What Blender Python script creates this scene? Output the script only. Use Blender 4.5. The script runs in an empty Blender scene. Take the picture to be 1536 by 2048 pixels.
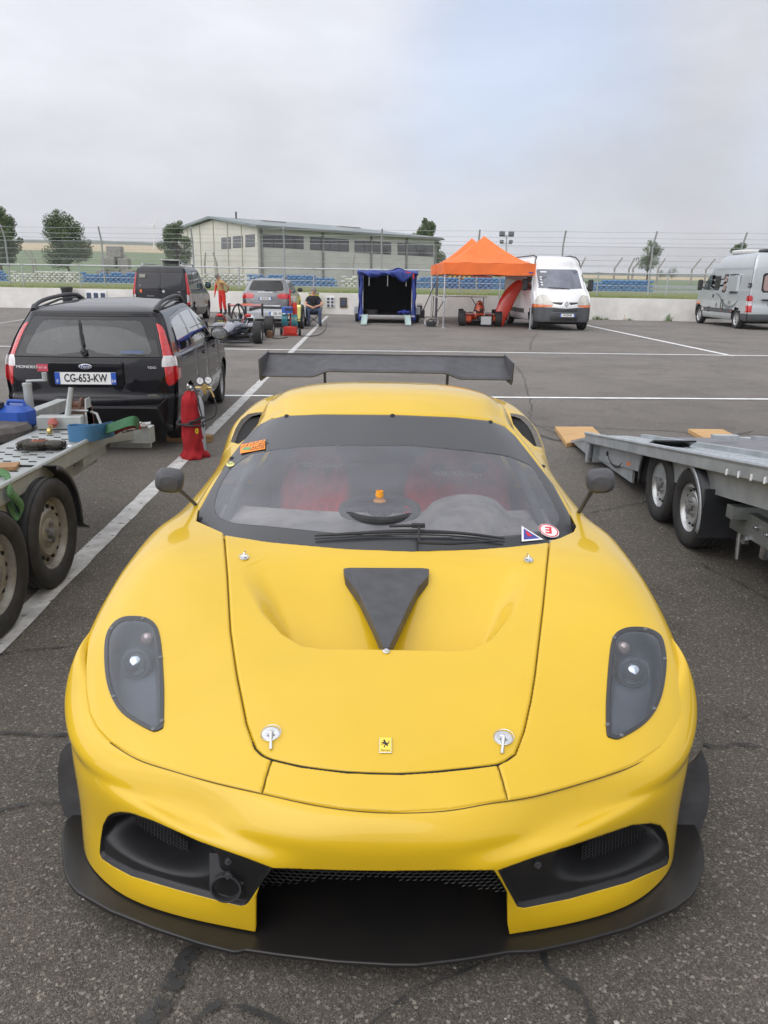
import bpy, math, random
import numpy as np
from mathutils import Vector, Matrix, Euler, noise as mnoise
random.seed(7); rng = np.random.RandomState(7)
SC = bpy.context.scene
COL = SC.collection
R = math.radians
# ------------------------------------------------------------------ camera
CAM_H, FOC, PITCH, ROLL = 1.72, 1540.0, math.atan(464/1540.0), R(0.9)
_c, _s = math.cos(PITCH), math.sin(PITCH)
_f = np.array([0, _c, -_s]); _r0 = np.array([1., 0, 0]); _u0 = np.array([0, _s, _c])
_r = _r0*math.cos(ROLL) + _u0*math.sin(ROLL)
_u = -_r0*math.sin(ROLL) + _u0*math.cos(ROLL)
CAM_P = np.array([0, 0, CAM_H])
cam_data = bpy.data.cameras.new('camera')
cam = bpy.data.objects.new('camera', cam_data); COL.objects.link(cam)
cam_data.sensor_fit = 'VERTICAL'; cam_data.sensor_height = 24.0
cam_data.lens = 24.0*FOC/2048.0
cam_data.clip_start = 0.05; cam_data.clip_end = 12000
cam.matrix_world = Matrix(((_r[0], _u[0], -_f[0], 0), (_r[1], _u[1], -_f[1], 0), (_r[2], _u[2], -_f[2], CAM_H), (0, 0, 0, 1)))
SC.camera = cam
# ------------------------------------------------------------------ world, sun, exposure
SUN_EL, SUN_AZ = R(44), R(-155)          # veiled sun behind the viewer, to the left
W = bpy.data.worlds.new('World'); SC.world = W; W.use_nodes = True
def build_world():
    nt = W.node_tree; N = nt.nodes; L = nt.links; N.clear()
    out = N.new('ShaderNodeOutputWorld'); bg = N.new('ShaderNodeBackground'); bg.inputs[1].default_value = 0.10
    sky = N.new('ShaderNodeTexSky'); sky.sky_type = 'NISHITA'; sky.sun_disc = False
    sky.sun_elevation = SUN_EL; sky.sun_rotation = SUN_AZ; sky.dust_density = 3; sky.air_density = 1.0
    tc = N.new('ShaderNodeTexCoord'); sep = N.new('ShaderNodeSeparateXYZ'); L.new(tc.outputs['Generated'], sep.inputs[0])
    # height gradient of the cloud deck: pale at the horizon, a little brighter overhead
    gr = N.new('ShaderNodeValToRGB'); L.new(sep.outputs[2], gr.inputs[0])
    e = gr.color_ramp.elements
    e[0].position = 0.0; e[0].color = (7.0, 7.1, 7.5, 1)
    e[1].position = 1.0; e[1].color = (10.6, 10.7, 11.1, 1)
    for p, c in ((0.10, (7.25, 7.35, 7.85, 1)), (0.25, (7.6, 7.75, 8.35, 1)), (0.42, (7.9, 8.1, 8.8, 1))):
        q = e.new(p); q.color = c
    mp = N.new('ShaderNodeMapping'); mp.inputs['Scale'].default_value = (1.0, 1.0, 2.4); mp.inputs['Location'].default_value = (0.35, 0.1, 0.22)
    L.new(tc.outputs['Generated'], mp.inputs[0])
    n1 = N.new('ShaderNodeTexNoise'); n1.inputs['Scale'].default_value = 2.1; n1.inputs['Detail'].default_value = 7; n1.inputs['Roughness'].default_value = 0.52
    L.new(mp.outputs[0], n1.inputs['Vector'])
    r1 = N.new('ShaderNodeMapRange'); L.new(n1.outputs[0], r1.inputs[0])
    for i, v in ((1, 0.34), (2, 0.66), (3, 0.80), (4, 1.20)): r1.inputs[i].default_value = v
    mul = N.new('ShaderNodeMixRGB'); mul.blend_type = 'MULTIPLY'; mul.inputs[0].default_value = 1
    L.new(gr.outputs[0], mul.inputs[1]); L.new(r1.outputs[0], mul.inputs[2])
    # thin place in the cloud towards the upper right lets the blue through
    dv = N.new('ShaderNodeVectorMath'); dv.operation = 'DISTANCE'; L.new(tc.outputs['Generated'], dv.inputs[0])
    dv.inputs[1].default_value = (0.155, 0.945, 0.29)
    n2 = N.new('ShaderNodeTexNoise'); n2.inputs['Scale'].default_value = 4.0; n2.inputs['Detail'].default_value = 6
    L.new(tc.outputs['Generated'], n2.inputs['Vector'])
    ad = N.new('ShaderNodeMath'); ad.operation = 'MULTIPLY_ADD'; L.new(n2.outputs[0], ad.inputs[0]); ad.inputs[1].default_value = 0.5; L.new(dv.outputs['Value'], ad.inputs[2])
    r2 = N.new('ShaderNodeMapRange'); r2.interpolation_type = 'SMOOTHSTEP'; L.new(ad.outputs[0], r2.inputs[0])
    for i, v in ((1, 0.26), (2, 0.54), (3, 0.50), (4, 0.0)): r2.inputs[i].default_value = v
    mx = N.new('ShaderNodeMixRGB'); L.new(r2.outputs[0], mx.inputs[0]); L.new(mul.outputs[0], mx.inputs[1])
    # second thin place low on the right, and the brighter side of the overcast up behind the viewer's left
    dv2 = N.new('ShaderNodeVectorMath'); dv2.operation = 'DISTANCE'; L.new(tc.outputs['Generated'], dv2.inputs[0]); dv2.inputs[1].default_value = (0.47, 0.865, 0.17)
    ad2 = N.new('ShaderNodeMath'); ad2.operation = 'MULTIPLY_ADD'; L.new(n2.outputs[0], ad2.inputs[0]); ad2.inputs[1].default_value = 0.5; L.new(dv2.outputs['Value'], ad2.inputs[2])
    r3 = N.new('ShaderNodeMapRange'); r3.interpolation_type = 'SMOOTHSTEP'; L.new(ad2.outputs[0], r3.inputs[0])
    for i, v in ((1, 0.28), (2, 0.46), (3, 0.45), (4, 0.0)): r3.inputs[i].default_value = v
    mxm = N.new('ShaderNodeMath'); mxm.operation = 'MAXIMUM'; L.new(r2.outputs[0], mxm.inputs[0]); L.new(r3.outputs[0], mxm.inputs[1]); L.new(mxm.outputs[0], mx.inputs[0])
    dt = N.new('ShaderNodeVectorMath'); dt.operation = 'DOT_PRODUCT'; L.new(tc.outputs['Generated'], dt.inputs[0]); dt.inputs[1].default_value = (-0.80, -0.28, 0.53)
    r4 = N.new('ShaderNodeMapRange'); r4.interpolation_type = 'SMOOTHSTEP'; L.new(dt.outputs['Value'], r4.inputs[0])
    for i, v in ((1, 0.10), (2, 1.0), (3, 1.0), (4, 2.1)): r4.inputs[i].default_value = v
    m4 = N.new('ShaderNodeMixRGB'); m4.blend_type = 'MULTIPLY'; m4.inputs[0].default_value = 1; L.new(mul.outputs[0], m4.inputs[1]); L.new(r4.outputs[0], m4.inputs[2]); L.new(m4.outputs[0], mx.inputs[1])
    bl = N.new('ShaderNodeMixRGB'); bl.blend_type = 'ADD'; bl.inputs[0].default_value = 1; L.new(sky.outputs[0], bl.inputs[1]); bl.inputs[2].default_value = (3.0, 3.9, 5.8, 1)
    L.new(bl.outputs[0], mx.inputs[2])
    # a little of the clear sky's own tint everywhere
    mx2 = N.new('ShaderNodeMixRGB'); mx2.inputs[0].default_value = 0.04; L.new(mx.outputs[0], mx2.inputs[1]); L.new(sky.outputs[0], mx2.inputs[2])
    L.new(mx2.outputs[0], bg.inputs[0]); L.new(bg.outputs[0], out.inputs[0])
build_world()
sd = bpy.data.lights.new('sun', 'SUN'); sd.energy = 0.7; sd.angle = R(60); sd.color = (1.0, 0.965, 0.92)
sun = bpy.data.objects.new('sun', sd); COL.objects.link(sun)
_sd = Vector((math.sin(SUN_AZ)*math.cos(SUN_EL), math.cos(SUN_AZ)*math.cos(SUN_EL), math.sin(SUN_EL)))
sun.rotation_euler = _sd.to_track_quat('Z', 'Y').to_euler()
VS = SC.view_settings
SC.display_settings.display_device = 'sRGB'
VS.view_transform = 'Standard'; VS.look = 'None'; VS.exposure = 0.06; VS.gamma = 1.0; VS.use_curve_mapping = False
SC.render.engine = 'CYCLES'
SC.cycles.max_bounces = 8; SC.cycles.transparent_max_bounces = 24
# ------------------------------------------------------------------ pixel <-> world helpers (photo pixels 1536 x 2048)
def ray(px, py):
    return _f + _r*((px-768)/FOC) - _u*((py-1024)/FOC)
def gz(px, py, z=0.0):
    d = ray(px, py); t = (z-CAM_H)/d[2]; return CAM_P + d*t
def gy(px, py, Y):
    d = ray(px, py); return CAM_P + d*(Y/d[1])
def proj(P):
    q = np.asarray(P, float)-CAM_P; D = q@_f
    return np.stack([768+FOC*(q@_r)/D, 1024-FOC*(q@_u)/D], -1)
# ------------------------------------------------------------------ materials
MATS = {}
def nodes_of(m): return m.node_tree.nodes, m.node_tree.links, m.node_tree.nodes['Principled BSDF']
def mat(name, col, rough=0.5, metal=0.0, var=0.0, scale=8.0, bump=0.0, bscale=60.0, coat=0.0, coat_rough=0.05, col2=None, spec=0.5,
        detail=5, stretch=None, emit=None, wear=None, rvar=0.0):
    if name in MATS: return MATS[name]
    m = bpy.data.materials.new(name); m.use_nodes = True; N, L, b = nodes_of(m)
    b.inputs['Base Color'].default_value = (*col, 1); b.inputs['Roughness'].default_value = rough
    b.inputs['Metallic'].default_value = metal; b.inputs['Coat Weight'].default_value = coat; b.inputs['Coat Roughness'].default_value = coat_rough
    b.inputs['Specular IOR Level'].default_value = spec
    tc = N.new('ShaderNodeTexCoord'); src = tc.outputs['Object']
    if stretch:
        mp = N.new('ShaderNodeMapping'); mp.inputs['Scale'].default_value = stretch; L.new(src, mp.inputs[0]); src = mp.outputs[0]
    if var > 0 or col2 is not None:
        n = N.new('ShaderNodeTexNoise'); n.inputs['Scale'].default_value = scale; n.inputs['Detail'].default_value = detail; n.inputs['Roughness'].default_value = 0.6
        L.new(src, n.inputs['Vector'])
        rp = N.new('ShaderNodeValToRGB'); L.new(n.outputs[0], rp.inputs[0])
        c2 = col2 if col2 is not None else tuple(c*(1-var) for c in col)
        c1 = col if col2 is not None else tuple(min(1, c*(1+var)) for c in col)
        rp.color_ramp.elements[0].position = 0.35; rp.color_ramp.elements[0].color = (*c2, 1)
        rp.color_ramp.elements[1].position = 0.65; rp.color_ramp.elements[1].color = (*c1, 1)
        last = rp.outputs[0]
        if wear is not None:      # (colour, scale, threshold): patches of wear or dirt with a shape of their own
            n3 = N.new('ShaderNodeTexNoise'); n3.inputs['Scale'].default_value = wear[1]; n3.inputs['Detail'].default_value = 8; n3.inputs['Roughness'].default_value = 0.62
            L.new(src, n3.inputs['Vector'])
            r3 = N.new('ShaderNodeMapRange'); L.new(n3.outputs[0], r3.inputs[0]); r3.inputs[1].default_value = wear[2]; r3.inputs[2].default_value = wear[2]+0.05
            mx = N.new('ShaderNodeMixRGB'); L.new(r3.outputs[0], mx.inputs[0]); L.new(last, mx.inputs[1]); mx.inputs[2].default_value = (*wear[0], 1); last = mx.outputs[0]
        L.new(last, b.inputs['Base Color'])
        if rvar > 0:
            rr = N.new('ShaderNodeMapRange'); L.new(n.outputs[0], rr.inputs[0]); rr.inputs[1].default_value = .3; rr.inputs[2].default_value = .7
            rr.inputs[3].default_value = max(0, rough-rvar); rr.inputs[4].default_value = min(1, rough+rvar); L.new(rr.outputs[0], b.inputs['Roughness'])
    if bump > 0:
        n2 = N.new('ShaderNodeTexNoise'); n2.inputs['Scale'].default_value = bscale; n2.inputs['Detail'].default_value = 4
        L.new(src, n2.inputs['Vector']); bp = N.new('ShaderNodeBump'); bp.inputs['Strength'].default_value = bump; bp.inputs['Distance'].default_value = 0.01
        L.new(n2.outputs[0], bp.inputs['Height']); L.new(bp.outputs[0], b.inputs['Normal'])
    if emit:
        b.inputs['Emission Color'].default_value = (*emit[0], 1); b.inputs['Emission Strength'].default_value = emit[1]
    MATS[name] = m; return m
def glass(name, tint=(1, 1, 1), dust=0.0, dustcol=(.5, .5, .5), refl=1.0, rough=0.02, clear=1.0):
    """thin pane: fresnel reflection over tinted transparency with a film of dust"""
    if name in MATS: return MATS[name]
    m = bpy.data.materials.new(name); m.use_nodes = True; N, L, b = nodes_of(m); N.remove(b)
    out = [n for n in N if n.type == 'OUTPUT_MATERIAL'][0]
    tr = N.new('ShaderNodeBsdfTransparent'); tr.inputs[0].default_value = (*tint, 1)
    gl = N.new('ShaderNodeBsdfGlossy'); gl.inputs['Roughness'].default_value = rough
    df = N.new('ShaderNodeBsdfDiffuse'); df.inputs[0].default_value = (*dustcol, 1)
    fr = N.new('ShaderNodeFresnel'); fr.inputs[0].default_value = 1.5
    mu = N.new('ShaderNodeMath'); mu.operation = 'MULTIPLY'; mu.use_clamp = True; L.new(fr.outputs[0], mu.inputs[0]); mu.inputs[1].default_value = 1.8*refl
    m1 = N.new('ShaderNodeMixShader'); L.new(tr.outputs[0], m1.inputs[1]); L.new(df.outputs[0], m1.inputs[2])
    if dust > 0:
        tc = N.new('ShaderNodeTexCoord'); n = N.new('ShaderNodeTexNoise'); n.inputs['Scale'].default_value = 5; n.inputs['Detail'].default_value = 7; L.new(tc.outputs['Object'], n.inputs['Vector'])
        rr = N.new('ShaderNodeMapRange'); L.new(n.outputs[0], rr.inputs[0]); rr.inputs[1].default_value = .3; rr.inputs[2].default_value = .7
        rr.inputs[3].default_value = dust*0.8; rr.inputs[4].default_value = dust*1.2; L.new(rr.outputs[0], m1.inputs[0])
    else: m1.inputs[0].default_value = 0
    m2 = N.new('ShaderNodeMixShader'); L.new(mu.outputs[0], m2.inputs[0]); L.new(m1.outputs[0], m2.inputs[1]); L.new(gl.outputs[0], m2.inputs[2])
    L.new(m2.outputs[0], out.inputs[0]); MATS[name] = m; return m
# ------------------------------------------------------------------ object helpers
def tag(o, label=None, cat=None, group=None, kind=None):
    if label: o['label'] = label
    if cat: o['category'] = cat
    if group: o['group'] = group
    if kind: o['kind'] = kind
    return o
def thing(name, label, cat, loc=(0, 0, 0), rz=0.0, group=None):
    o = bpy.data.objects.new(name, None); COL.objects.link(o); o.empty_display_size = 0.2
    o.location = [float(v) for v in loc]; o.rotation_euler = (0, 0, rz); return tag(o, label, cat, group)
def mesh_obj(name, verts, faces, m, parent=None, smooth=True, sharp=None, mi=None):
    me = bpy.data.meshes.new(name)
    if isinstance(verts, np.ndarray): verts = verts.tolist()
    me.from_pydata(verts, [], faces)
    ms = m if isinstance(m, (list, tuple)) else [m]
    for q in ms: me.materials.append(q)
    if mi is not None: me.polygons.foreach_set('material_index', mi)
    me.polygons.foreach_set('use_smooth', [bool(smooth)]*len(me.polygons))
    me.validate(); me.update()
    if smooth and sharp is not None:
        try: me.set_sharp_from_angle(angle=R(sharp))
        except Exception: pass
    o = bpy.data.objects.new(name, me); COL.objects.link(o)
    if parent is not None: o.parent = parent
    return o
def copy_tree(o, parent=None, label=None):
    kids = list(o.children)
    c = o.copy(); COL.objects.link(c)
    if parent is not None: c.parent = parent
    if label: c['label'] = label
    for k in kids: copy_tree(k, c)
    return c
class MB:
    """collects simple solids, then links them as one mesh object"""
    def __init__(s): s.v = []; s.f = []; s.mi = []; s.cur = 0
    def add(s, vs, fs, M=None):
        n = len(s.v)
        if M is not None: vs = [tuple(M @ Vector(v)) for v in vs]
        s.v += [tuple(float(a) for a in v) for v in vs]; s.f += [tuple(i+n for i in f) for f in fs]; s.mi += [s.cur]*len(fs); return s
    def box(s, c, d, rot=None, bev=0.0):
        x, y, z = d[0]/2, d[1]/2, d[2]/2
        M = Matrix.Translation(Vector([float(a) for a in c]))
        if rot is not None: M = M @ Euler(rot).to_matrix().to_4x4()
        if bev <= 0:
            vs = [(a*x, b*y, e*z) for e in (-1, 1) for b in (-1, 1) for a in (-1, 1)]
            return s.add(vs, [(0, 2, 3, 1), (4, 5, 7, 6), (0, 1, 5, 4), (2, 6, 7, 3), (0, 4, 6, 2), (1, 3, 7, 5)], M)
        b = min(bev, x*.99, y*.99, z*.99)
        # chamfered box: octagon rings
        def ring(zz, ins):
            X, Y = x-ins, y-ins; q = b
            return [(X-q, -Y, zz), (X, -Y+q, zz), (X, Y-q, zz), (X-q, Y, zz), (-X+q, Y, zz), (-X, Y-q, zz), (-X, -Y+q, zz), (-X+q, -Y, zz)]
        vs = ring(-z, b*.9) + ring(-z+b, 0) + ring(z-b, 0) + ring(z, b*.9)
        fs = [tuple(range(7, -1, -1)), tuple(range(24, 32))]
        for k in range(3):
            for i in range(8): j = (i+1) % 8; fs.append((k*8+i, k*8+j, k*8+8+j, k*8+8+i))
        return s.add(vs, fs, M)
    def tube(s, pts, r, n=10, cap=True, closed=False, flat=1.0):
        pts = [Vector([float(a) for a in p]) for p in pts]; rs = r if isinstance(r, (list, tuple)) else [r]*len(pts)
        vs = []; up = None
        for i, p in enumerate(pts):
            if closed: t = pts[(i+1) % len(pts)]-pts[i-1]
            else: t = (pts[min(i+1, len(pts)-1)]-pts[max(i-1, 0)])
            if t.length < 1e-9: t = Vector((0, 0, 1))
            t.normalize()
            if up is None: up = Vector((0, 0, 1)) if abs(t.z) < .9 else Vector((0, 1, 0))
            a = t.cross(up); 
            if a.length < 1e-6: a = t.orthogonal()
            a.normalize(); b = a.cross(t).normalized(); up = b
            for k in range(n):
                an = 2*math.pi*k/n; vs.append(tuple(p + a*(rs[i]*math.cos(an)) + b*(rs[i]*flat*math.sin(an))))
        fs = []; m = len(pts)
        for i in range(m if closed else m-1):
            for k in range(n):
                k2 = (k+1) % n; i2 = (i+1) % m; fs.append((i*n+k, i*n+k2, i2*n+k2, i2*n+k))
        if cap and not closed: fs += [tuple(range(n-1, -1, -1)), tuple((m-1)*n+k for k in range(n))]
        return s.add(vs, fs)
    def lathe(s, prof, axis='z', c=(0, 0, 0), n=24, M=None, closed=False, cap=True):
        vs = []
        for (r, h) in prof:
            for k in range(n):
                a = 2*math.pi*k/n; x, y = r*math.cos(a), r*math.sin(a)
                vs.append({'z': (x, y, h), 'x': (h, x, y), 'y': (x, h, y)}[axis])
        vs = [(v[0]+c[0], v[1]+c[1], v[2]+c[2]) for v in vs]
        m = len(prof); fs = []
        for i in range(m if closed else m-1):
            for k in range(n):
                k2 = (k+1) % n; i2 = (i+1) % m
                fs.append((i*n+k, i*n+k2, i2*n+k2, i2*n+k) if axis != 'y' else (i*n+k, i2*n+k, i2*n+k2, i*n+k2))
        if not closed and cap:
            if prof[0][0] > 1e-6: fs.append(tuple(range(n-1, -1, -1)))
            if prof[-1][0] > 1e-6: fs.append(tuple((m-1)*n+k for k in range(n)))
        return s.add(vs, fs, M)
    def prism(s, poly, h0, h1, axis='z', M=None, taper=1.0):
        """poly in 2D, extruded along axis between h0 and h1"""
        n = len(poly); cx = sum(p[0] for p in poly)/n; cy = sum(p[1] for p in poly)/n
        f = {'z': lambda a, b, h: (a, b, h), 'x': lambda a, b, h: (h, a, b), 'y': lambda a, b, h: (a, h, b)}[axis]
        vs = [f(a, b, h0) for a, b in poly] + [f(cx+(a-cx)*taper, cy+(b-cy)*taper, h1) for a, b in poly]
        fs = [tuple(range(n-1, -1, -1)), tuple(range(n, 2*n))] + [(i, (i+1) % n, n+(i+1) % n, n+i) for i in range(n)]
        return s.add(vs, fs, M)
    def grid(s, G, thick=0.0):
        """G: rows x cols array of points"""
        G = np.asarray(G, float); m, n = G.shape[:2]; vs = [tuple(p) for p in G.reshape(-1, 3)]
        fs = [(i*n+j, i*n+j+1, (i+1)*n+j+1, (i+1)*n+j) for i in range(m-1) for j in range(n-1)]
        return s.add(vs, fs)
    def build(s, name, m, parent=None, smooth=False, sharp=35, bevel=0.0):
        o = mesh_obj(name, s.v, s.f, m, parent, smooth, sharp, s.mi if isinstance(m, (list, tuple)) and len(m) > 1 else None)
        if bevel > 0:
            b = o.modifiers.new('bevel', 'BEVEL'); b.width = bevel; b.segments = 2; b.limit_method = 'ANGLE'; b.angle_limit = R(40)
        return o
def solid(o, t, off=-1.0):
    m = o.modifiers.new('solid', 'SOLIDIFY'); m.thickness = t; m.offset = off; return o
# text as mesh
def text_mesh(txt, size, depth=0.0, res=3, align='CENTER', xs=1.0, bold=0.0, shear=0.0):
    c = bpy.data.curves.new('t', 'FONT'); c.body = txt; c.size = size; c.extrude = depth; c.align_x = align; c.align_y = 'CENTER'; c.resolution_u = res; c.offset = bold; c.shear = shear
    o = bpy.data.objects.new('t', c); COL.objects.link(o); bpy.context.view_layer.update()
    dg = bpy.context.evaluated_depsgraph_get(); me = bpy.data.meshes.new_from_object(o.evaluated_get(dg))
    vs = [(v.co.x*xs, v.co.y, v.co.z) for v in me.vertices]; fs = [tuple(p.vertices) for p in me.polygons]
    bpy.data.objects.remove(o); bpy.data.curves.remove(c); bpy.data.meshes.remove(me); return vs, fs
def frame(o, xd, yd):
    """matrix with local x, y along the given directions, origin o"""
    x = Vector([float(a) for a in xd]).normalized(); y = Vector([float(a) for a in yd]); z = x.cross(y).normalized(); y = z.cross(x)
    return Matrix(((x.x, y.x, z.x, float(o[0])), (x.y, y.y, z.y, float(o[1])), (x.z, y.z, z.z, float(o[2])), (0, 0, 0, 1)))
def text(name, txt, size, M, m, parent=None, depth=0.001, **k):
    vs, fs = text_mesh(txt, size, depth, **k); b = MB(); b.add(vs, fs, M); return b.build(name, m, parent)
# ------------------------------------------------------------------ spline surfaces and panel cutting
def _coef(A):
    n = A.shape[0]; M = np.zeros((n, n)); 
    for i in range(1, n-1): M[i, i-1:i+2] = (1/6, 4/6, 1/6)
    M[0, 0] = 1; M[-1, -1] = 1
    c = np.linalg.solve(M, A.reshape(n, -1)).reshape(A.shape)
    return np.concatenate([2*c[:1]-c[1:2], c, 2*c[-1:]-c[-2:-1]], 0)
class Surf:
    """C2 tensor spline through a net of points net[v][u]"""
    def __init__(s, net):
        A = np.array(net, float); s.nv, s.nu = A.shape[:2]
        c = _coef(A); c = np.swapaxes(_coef(np.swapaxes(c, 0, 1)), 0, 1); s.c = c
    def __call__(s, U, V):
        u = np.clip(U, 0, 1)*(s.nu-1); v = np.clip(V, 0, 1)*(s.nv-1)
        i = np.minimum(np.floor(u).astype(int), s.nu-2); j = np.minimum(np.floor(v).astype(int), s.nv-2); t = u-i; w = v-j
        def B(t): return ((1-t)**3/6, (3*t**3-6*t**2+4)/6, (-3*t**3+3*t**2+3*t+1)/6, t**3/6)
        bu, bv = B(t), B(w); P = 0
        for a in range(4):
            for b in range(4): P = P + (bu[a]*bv[b])[..., None]*s.c[j+b, i+a]
        return P
def mirror_net(half):
    """half rows given centre outwards at x >= 0 -> full rows from -x to +x"""
    return [[(-p[0], p[1], p[2]) for p in r[::-1][:-1]] + list(r) for r in half]
def spl(pts, n):
    """C2 curve through points, n samples"""
    A = np.array(pts, float); c = _coef(A); u = np.linspace(0, 1, n)*(len(A)-1); i = np.minimum(u.astype(int), len(A)-2); t = (u-i)[:, None]
    return c[i]*(1-t)**3/6 + c[i+1]*(3*t**3-6*t**2+4)/6 + c[i+2]*(-3*t**3+3*t**2+3*t+1)/6 + c[i+3]*t**3/6
def cspl(pts, n):
    """closed smooth curve"""
    p = list(pts); q = p[-3:]+p+p[:4]; A = spl(q, 40*(len(q)-1)+1); A = A[120:120+40*len(p)]; return A[np.linspace(0, len(A), n, endpoint=False).astype(int)]
MAPS = {'px': proj, 'x': lambda P: P[..., 1:3], 'y': lambda P: P[..., [0, 2]], 'z': lambda P: P[..., 0:2]}
def near_poly(q, poly, closed=True):
    best = np.full(len(q), 1e18); nr = np.zeros_like(q); n = len(poly)
    for k in range(n if closed else n-1):
        a = poly[k]; b = poly[(k+1) % n]; ab = b-a; L = ab@ab
        if L < 1e-16: continue
        t = np.clip(((q-a)@ab)/L, 0, 1); p = a+t[:, None]*ab; d = ((q-p)**2).sum(1); m = d < best; best[m] = d[m]; nr[m] = p[m]
    return np.sqrt(best), nr
def inside(q, poly):
    x, y = q[:, 0], q[:, 1]; c = np.zeros(len(q), bool); n = len(poly)
    for k in range(n):
        x1, y1 = poly[k]; x2, y2 = poly[(k+1) % n]
        if y1 == y2: continue
        m = ((y1 > y) != (y2 > y)) & (x < (x2-x1)*(y-y1)/(y2-y1)+x1); c ^= m
    return c
def panelize(S, nu, nv, regions, us=None, vs=None, xf=None, default='body', grooves=True):
    """samples S on a grid, bends grid lines onto region outlines, sorts faces into named panels.
    region = (name, map, polygon, cond or None, groove depth).  name None only scribes a line."""
    u = np.linspace(0, 1, nu) if us is None else np.asarray(us); v = np.linspace(0, 1, nv) if vs is None else np.asarray(vs); nu, nv = len(u), len(v)
    U, V = np.meshgrid(u, v); P = S(U, V)
    if xf is not None: P = xf(P, U, V)
    dU = np.gradient(U, axis=1); dV = np.gradient(V, axis=0); snapped = np.zeros(U.shape, int); depth = np.zeros(U.shape)
    U2, V2 = U.copy(), V.copy()
    for ri, (nm, mp, poly, cond, gd) in enumerate(regions):
        closed = nm is not None; poly = np.asarray(poly, float)
        q = MAPS[mp](P); lo = poly.min(0); hi = poly.max(0)
        ju = np.gradient(q, axis=1); jv = np.gradient(q, axis=0); cell = np.maximum(np.hypot(*np.moveaxis(ju, -1, 0)), np.hypot(*np.moveaxis(jv, -1, 0)))
        m = (snapped == 0) & (q[..., 0] > lo[0]-cell) & (q[..., 0] < hi[0]+cell) & (q[..., 1] > lo[1]-cell) & (q[..., 1] < hi[1]+cell)
        if cond is not None: m &= cond(P)
        if not m.any(): continue
        qq = q[m]; d, nr = near_poly(qq, poly, closed); dl = nr-qq; a = ju[m]; b = jv[m]; det = a[:, 0]*b[:, 1]-a[:, 1]*b[:, 0]; det[np.abs(det) < 1e-14] = 1e-14
        ia = (dl[:, 0]*b[:, 1]-dl[:, 1]*b[:, 0])/det; ib = (a[:, 0]*dl[:, 1]-a[:, 1]*dl[:, 0])/det
        ok = (np.abs(ia) <= .56) & (np.abs(ib) <= .56)
        idx = np.argwhere(m)[ok]; U2[idx[:, 0], idx[:, 1]] += ia[ok]*dU[idx[:, 0], idx[:, 1]]; V2[idx[:, 0], idx[:, 1]] += ib[ok]*dV[idx[:, 0], idx[:, 1]]
        snapped[idx[:, 0], idx[:, 1]] = ri+1; depth[idx[:, 0], idx[:, 1]] = gd
    U2 = np.clip(U2, u.min(), u.max()); V2 = np.clip(V2, v.min(), v.max()); P = S(U2, V2)
    if xf is not None: P = xf(P, U2, V2)
    tu = np.gradient(P, axis=1); tv = np.gradient(P, axis=0); nn = np.cross(tu, tv); nn /= np.maximum(np.linalg.norm(nn, axis=-1, keepdims=True), 1e-12)
    depth[:] = 0; Pc = P.reshape(-1, 3)
    for ri, (nm, mp, poly, cond, gd) in enumerate(regions):
        if gd <= 0: continue
        poly = np.asarray(poly, float); wd = 3.0 if mp == 'px' else .006; q = MAPS[mp](P); lo = poly.min(0)-wd; hi = poly.max(0)+wd
        m = (q[..., 0] > lo[0]) & (q[..., 0] < hi[0]) & (q[..., 1] > lo[1]) & (q[..., 1] < hi[1])
        if cond is not None: m &= cond(P)
        if m.any(): d, _ = near_poly(q[m], poly, nm is not None); depth[m] = np.maximum(depth[m], gd*np.clip(1-d/wd, 0, 1))
    if depth.any(): P = P-nn*depth[..., None]
    idx = np.arange(nu*nv).reshape(nv, nu); a = idx[:-1, :-1].ravel(); b = idx[:-1, 1:].ravel(); c = idx[1:, 1:].ravel(); d = idx[1:, :-1].ravel()
    sn = snapped.ravel() > 0; s1 = sn[a] & sn[c]; s2 = sn[b] & sn[d] & ~s1; s0 = ~(s1 | s2)
    quads = np.stack([a, b, c, d], 1)[s0]
    tris = np.concatenate([np.stack([a, b, c], 1)[s1], np.stack([a, c, d], 1)[s1], np.stack([a, b, d], 1)[s2], np.stack([b, c, d], 1)[s2]])
    Pf = P.reshape(-1, 3); out = {}
    if len(tris):   # slivers whose three corners all lie on one outline
        sf = snapped.ravel(); e = Pf[tris]; ar = np.linalg.norm(np.cross(e[:, 1]-e[:, 0], e[:, 2]-e[:, 0]), axis=1); L2 = np.maximum(((e[:, 1]-e[:, 0])**2).sum(1), np.maximum(((e[:, 2]-e[:, 0])**2).sum(1), ((e[:, 2]-e[:, 1])**2).sum(1)))
        al = (sf[tris[:, 0]] > 0) & (sf[tris[:, 1]] > 0) & (sf[tris[:, 2]] > 0); tris = tris[~(al & (ar < .22*L2))]
    lab_q = np.full(len(quads), -1); lab_t = np.full(len(tris), -1)
    Cq = Pc[quads].mean(1); Ct = Pc[tris].mean(1) if len(tris) else np.zeros((0, 3))
    for ri, (nm, mp, poly, cond, gd) in enumerate(regions):
        if nm is None: continue
        poly = np.asarray(poly, float)
        for C, lab in ((Cq, lab_q), (Ct, lab_t)):
            if not len(C): continue
            m = (lab < 0) & inside(MAPS[mp](C), poly)
            if cond is not None: m &= cond(C)
            lab[m] = ri
    names = {}
    for ri in range(-1, len(regions)):
        nm = default if ri < 0 else regions[ri][0]
        if nm is None: continue
        fq = quads[lab_q == ri]; ft = tris[lab_t == ri]
        if len(fq)+len(ft): names.setdefault(nm, []).append((fq, ft))
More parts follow.
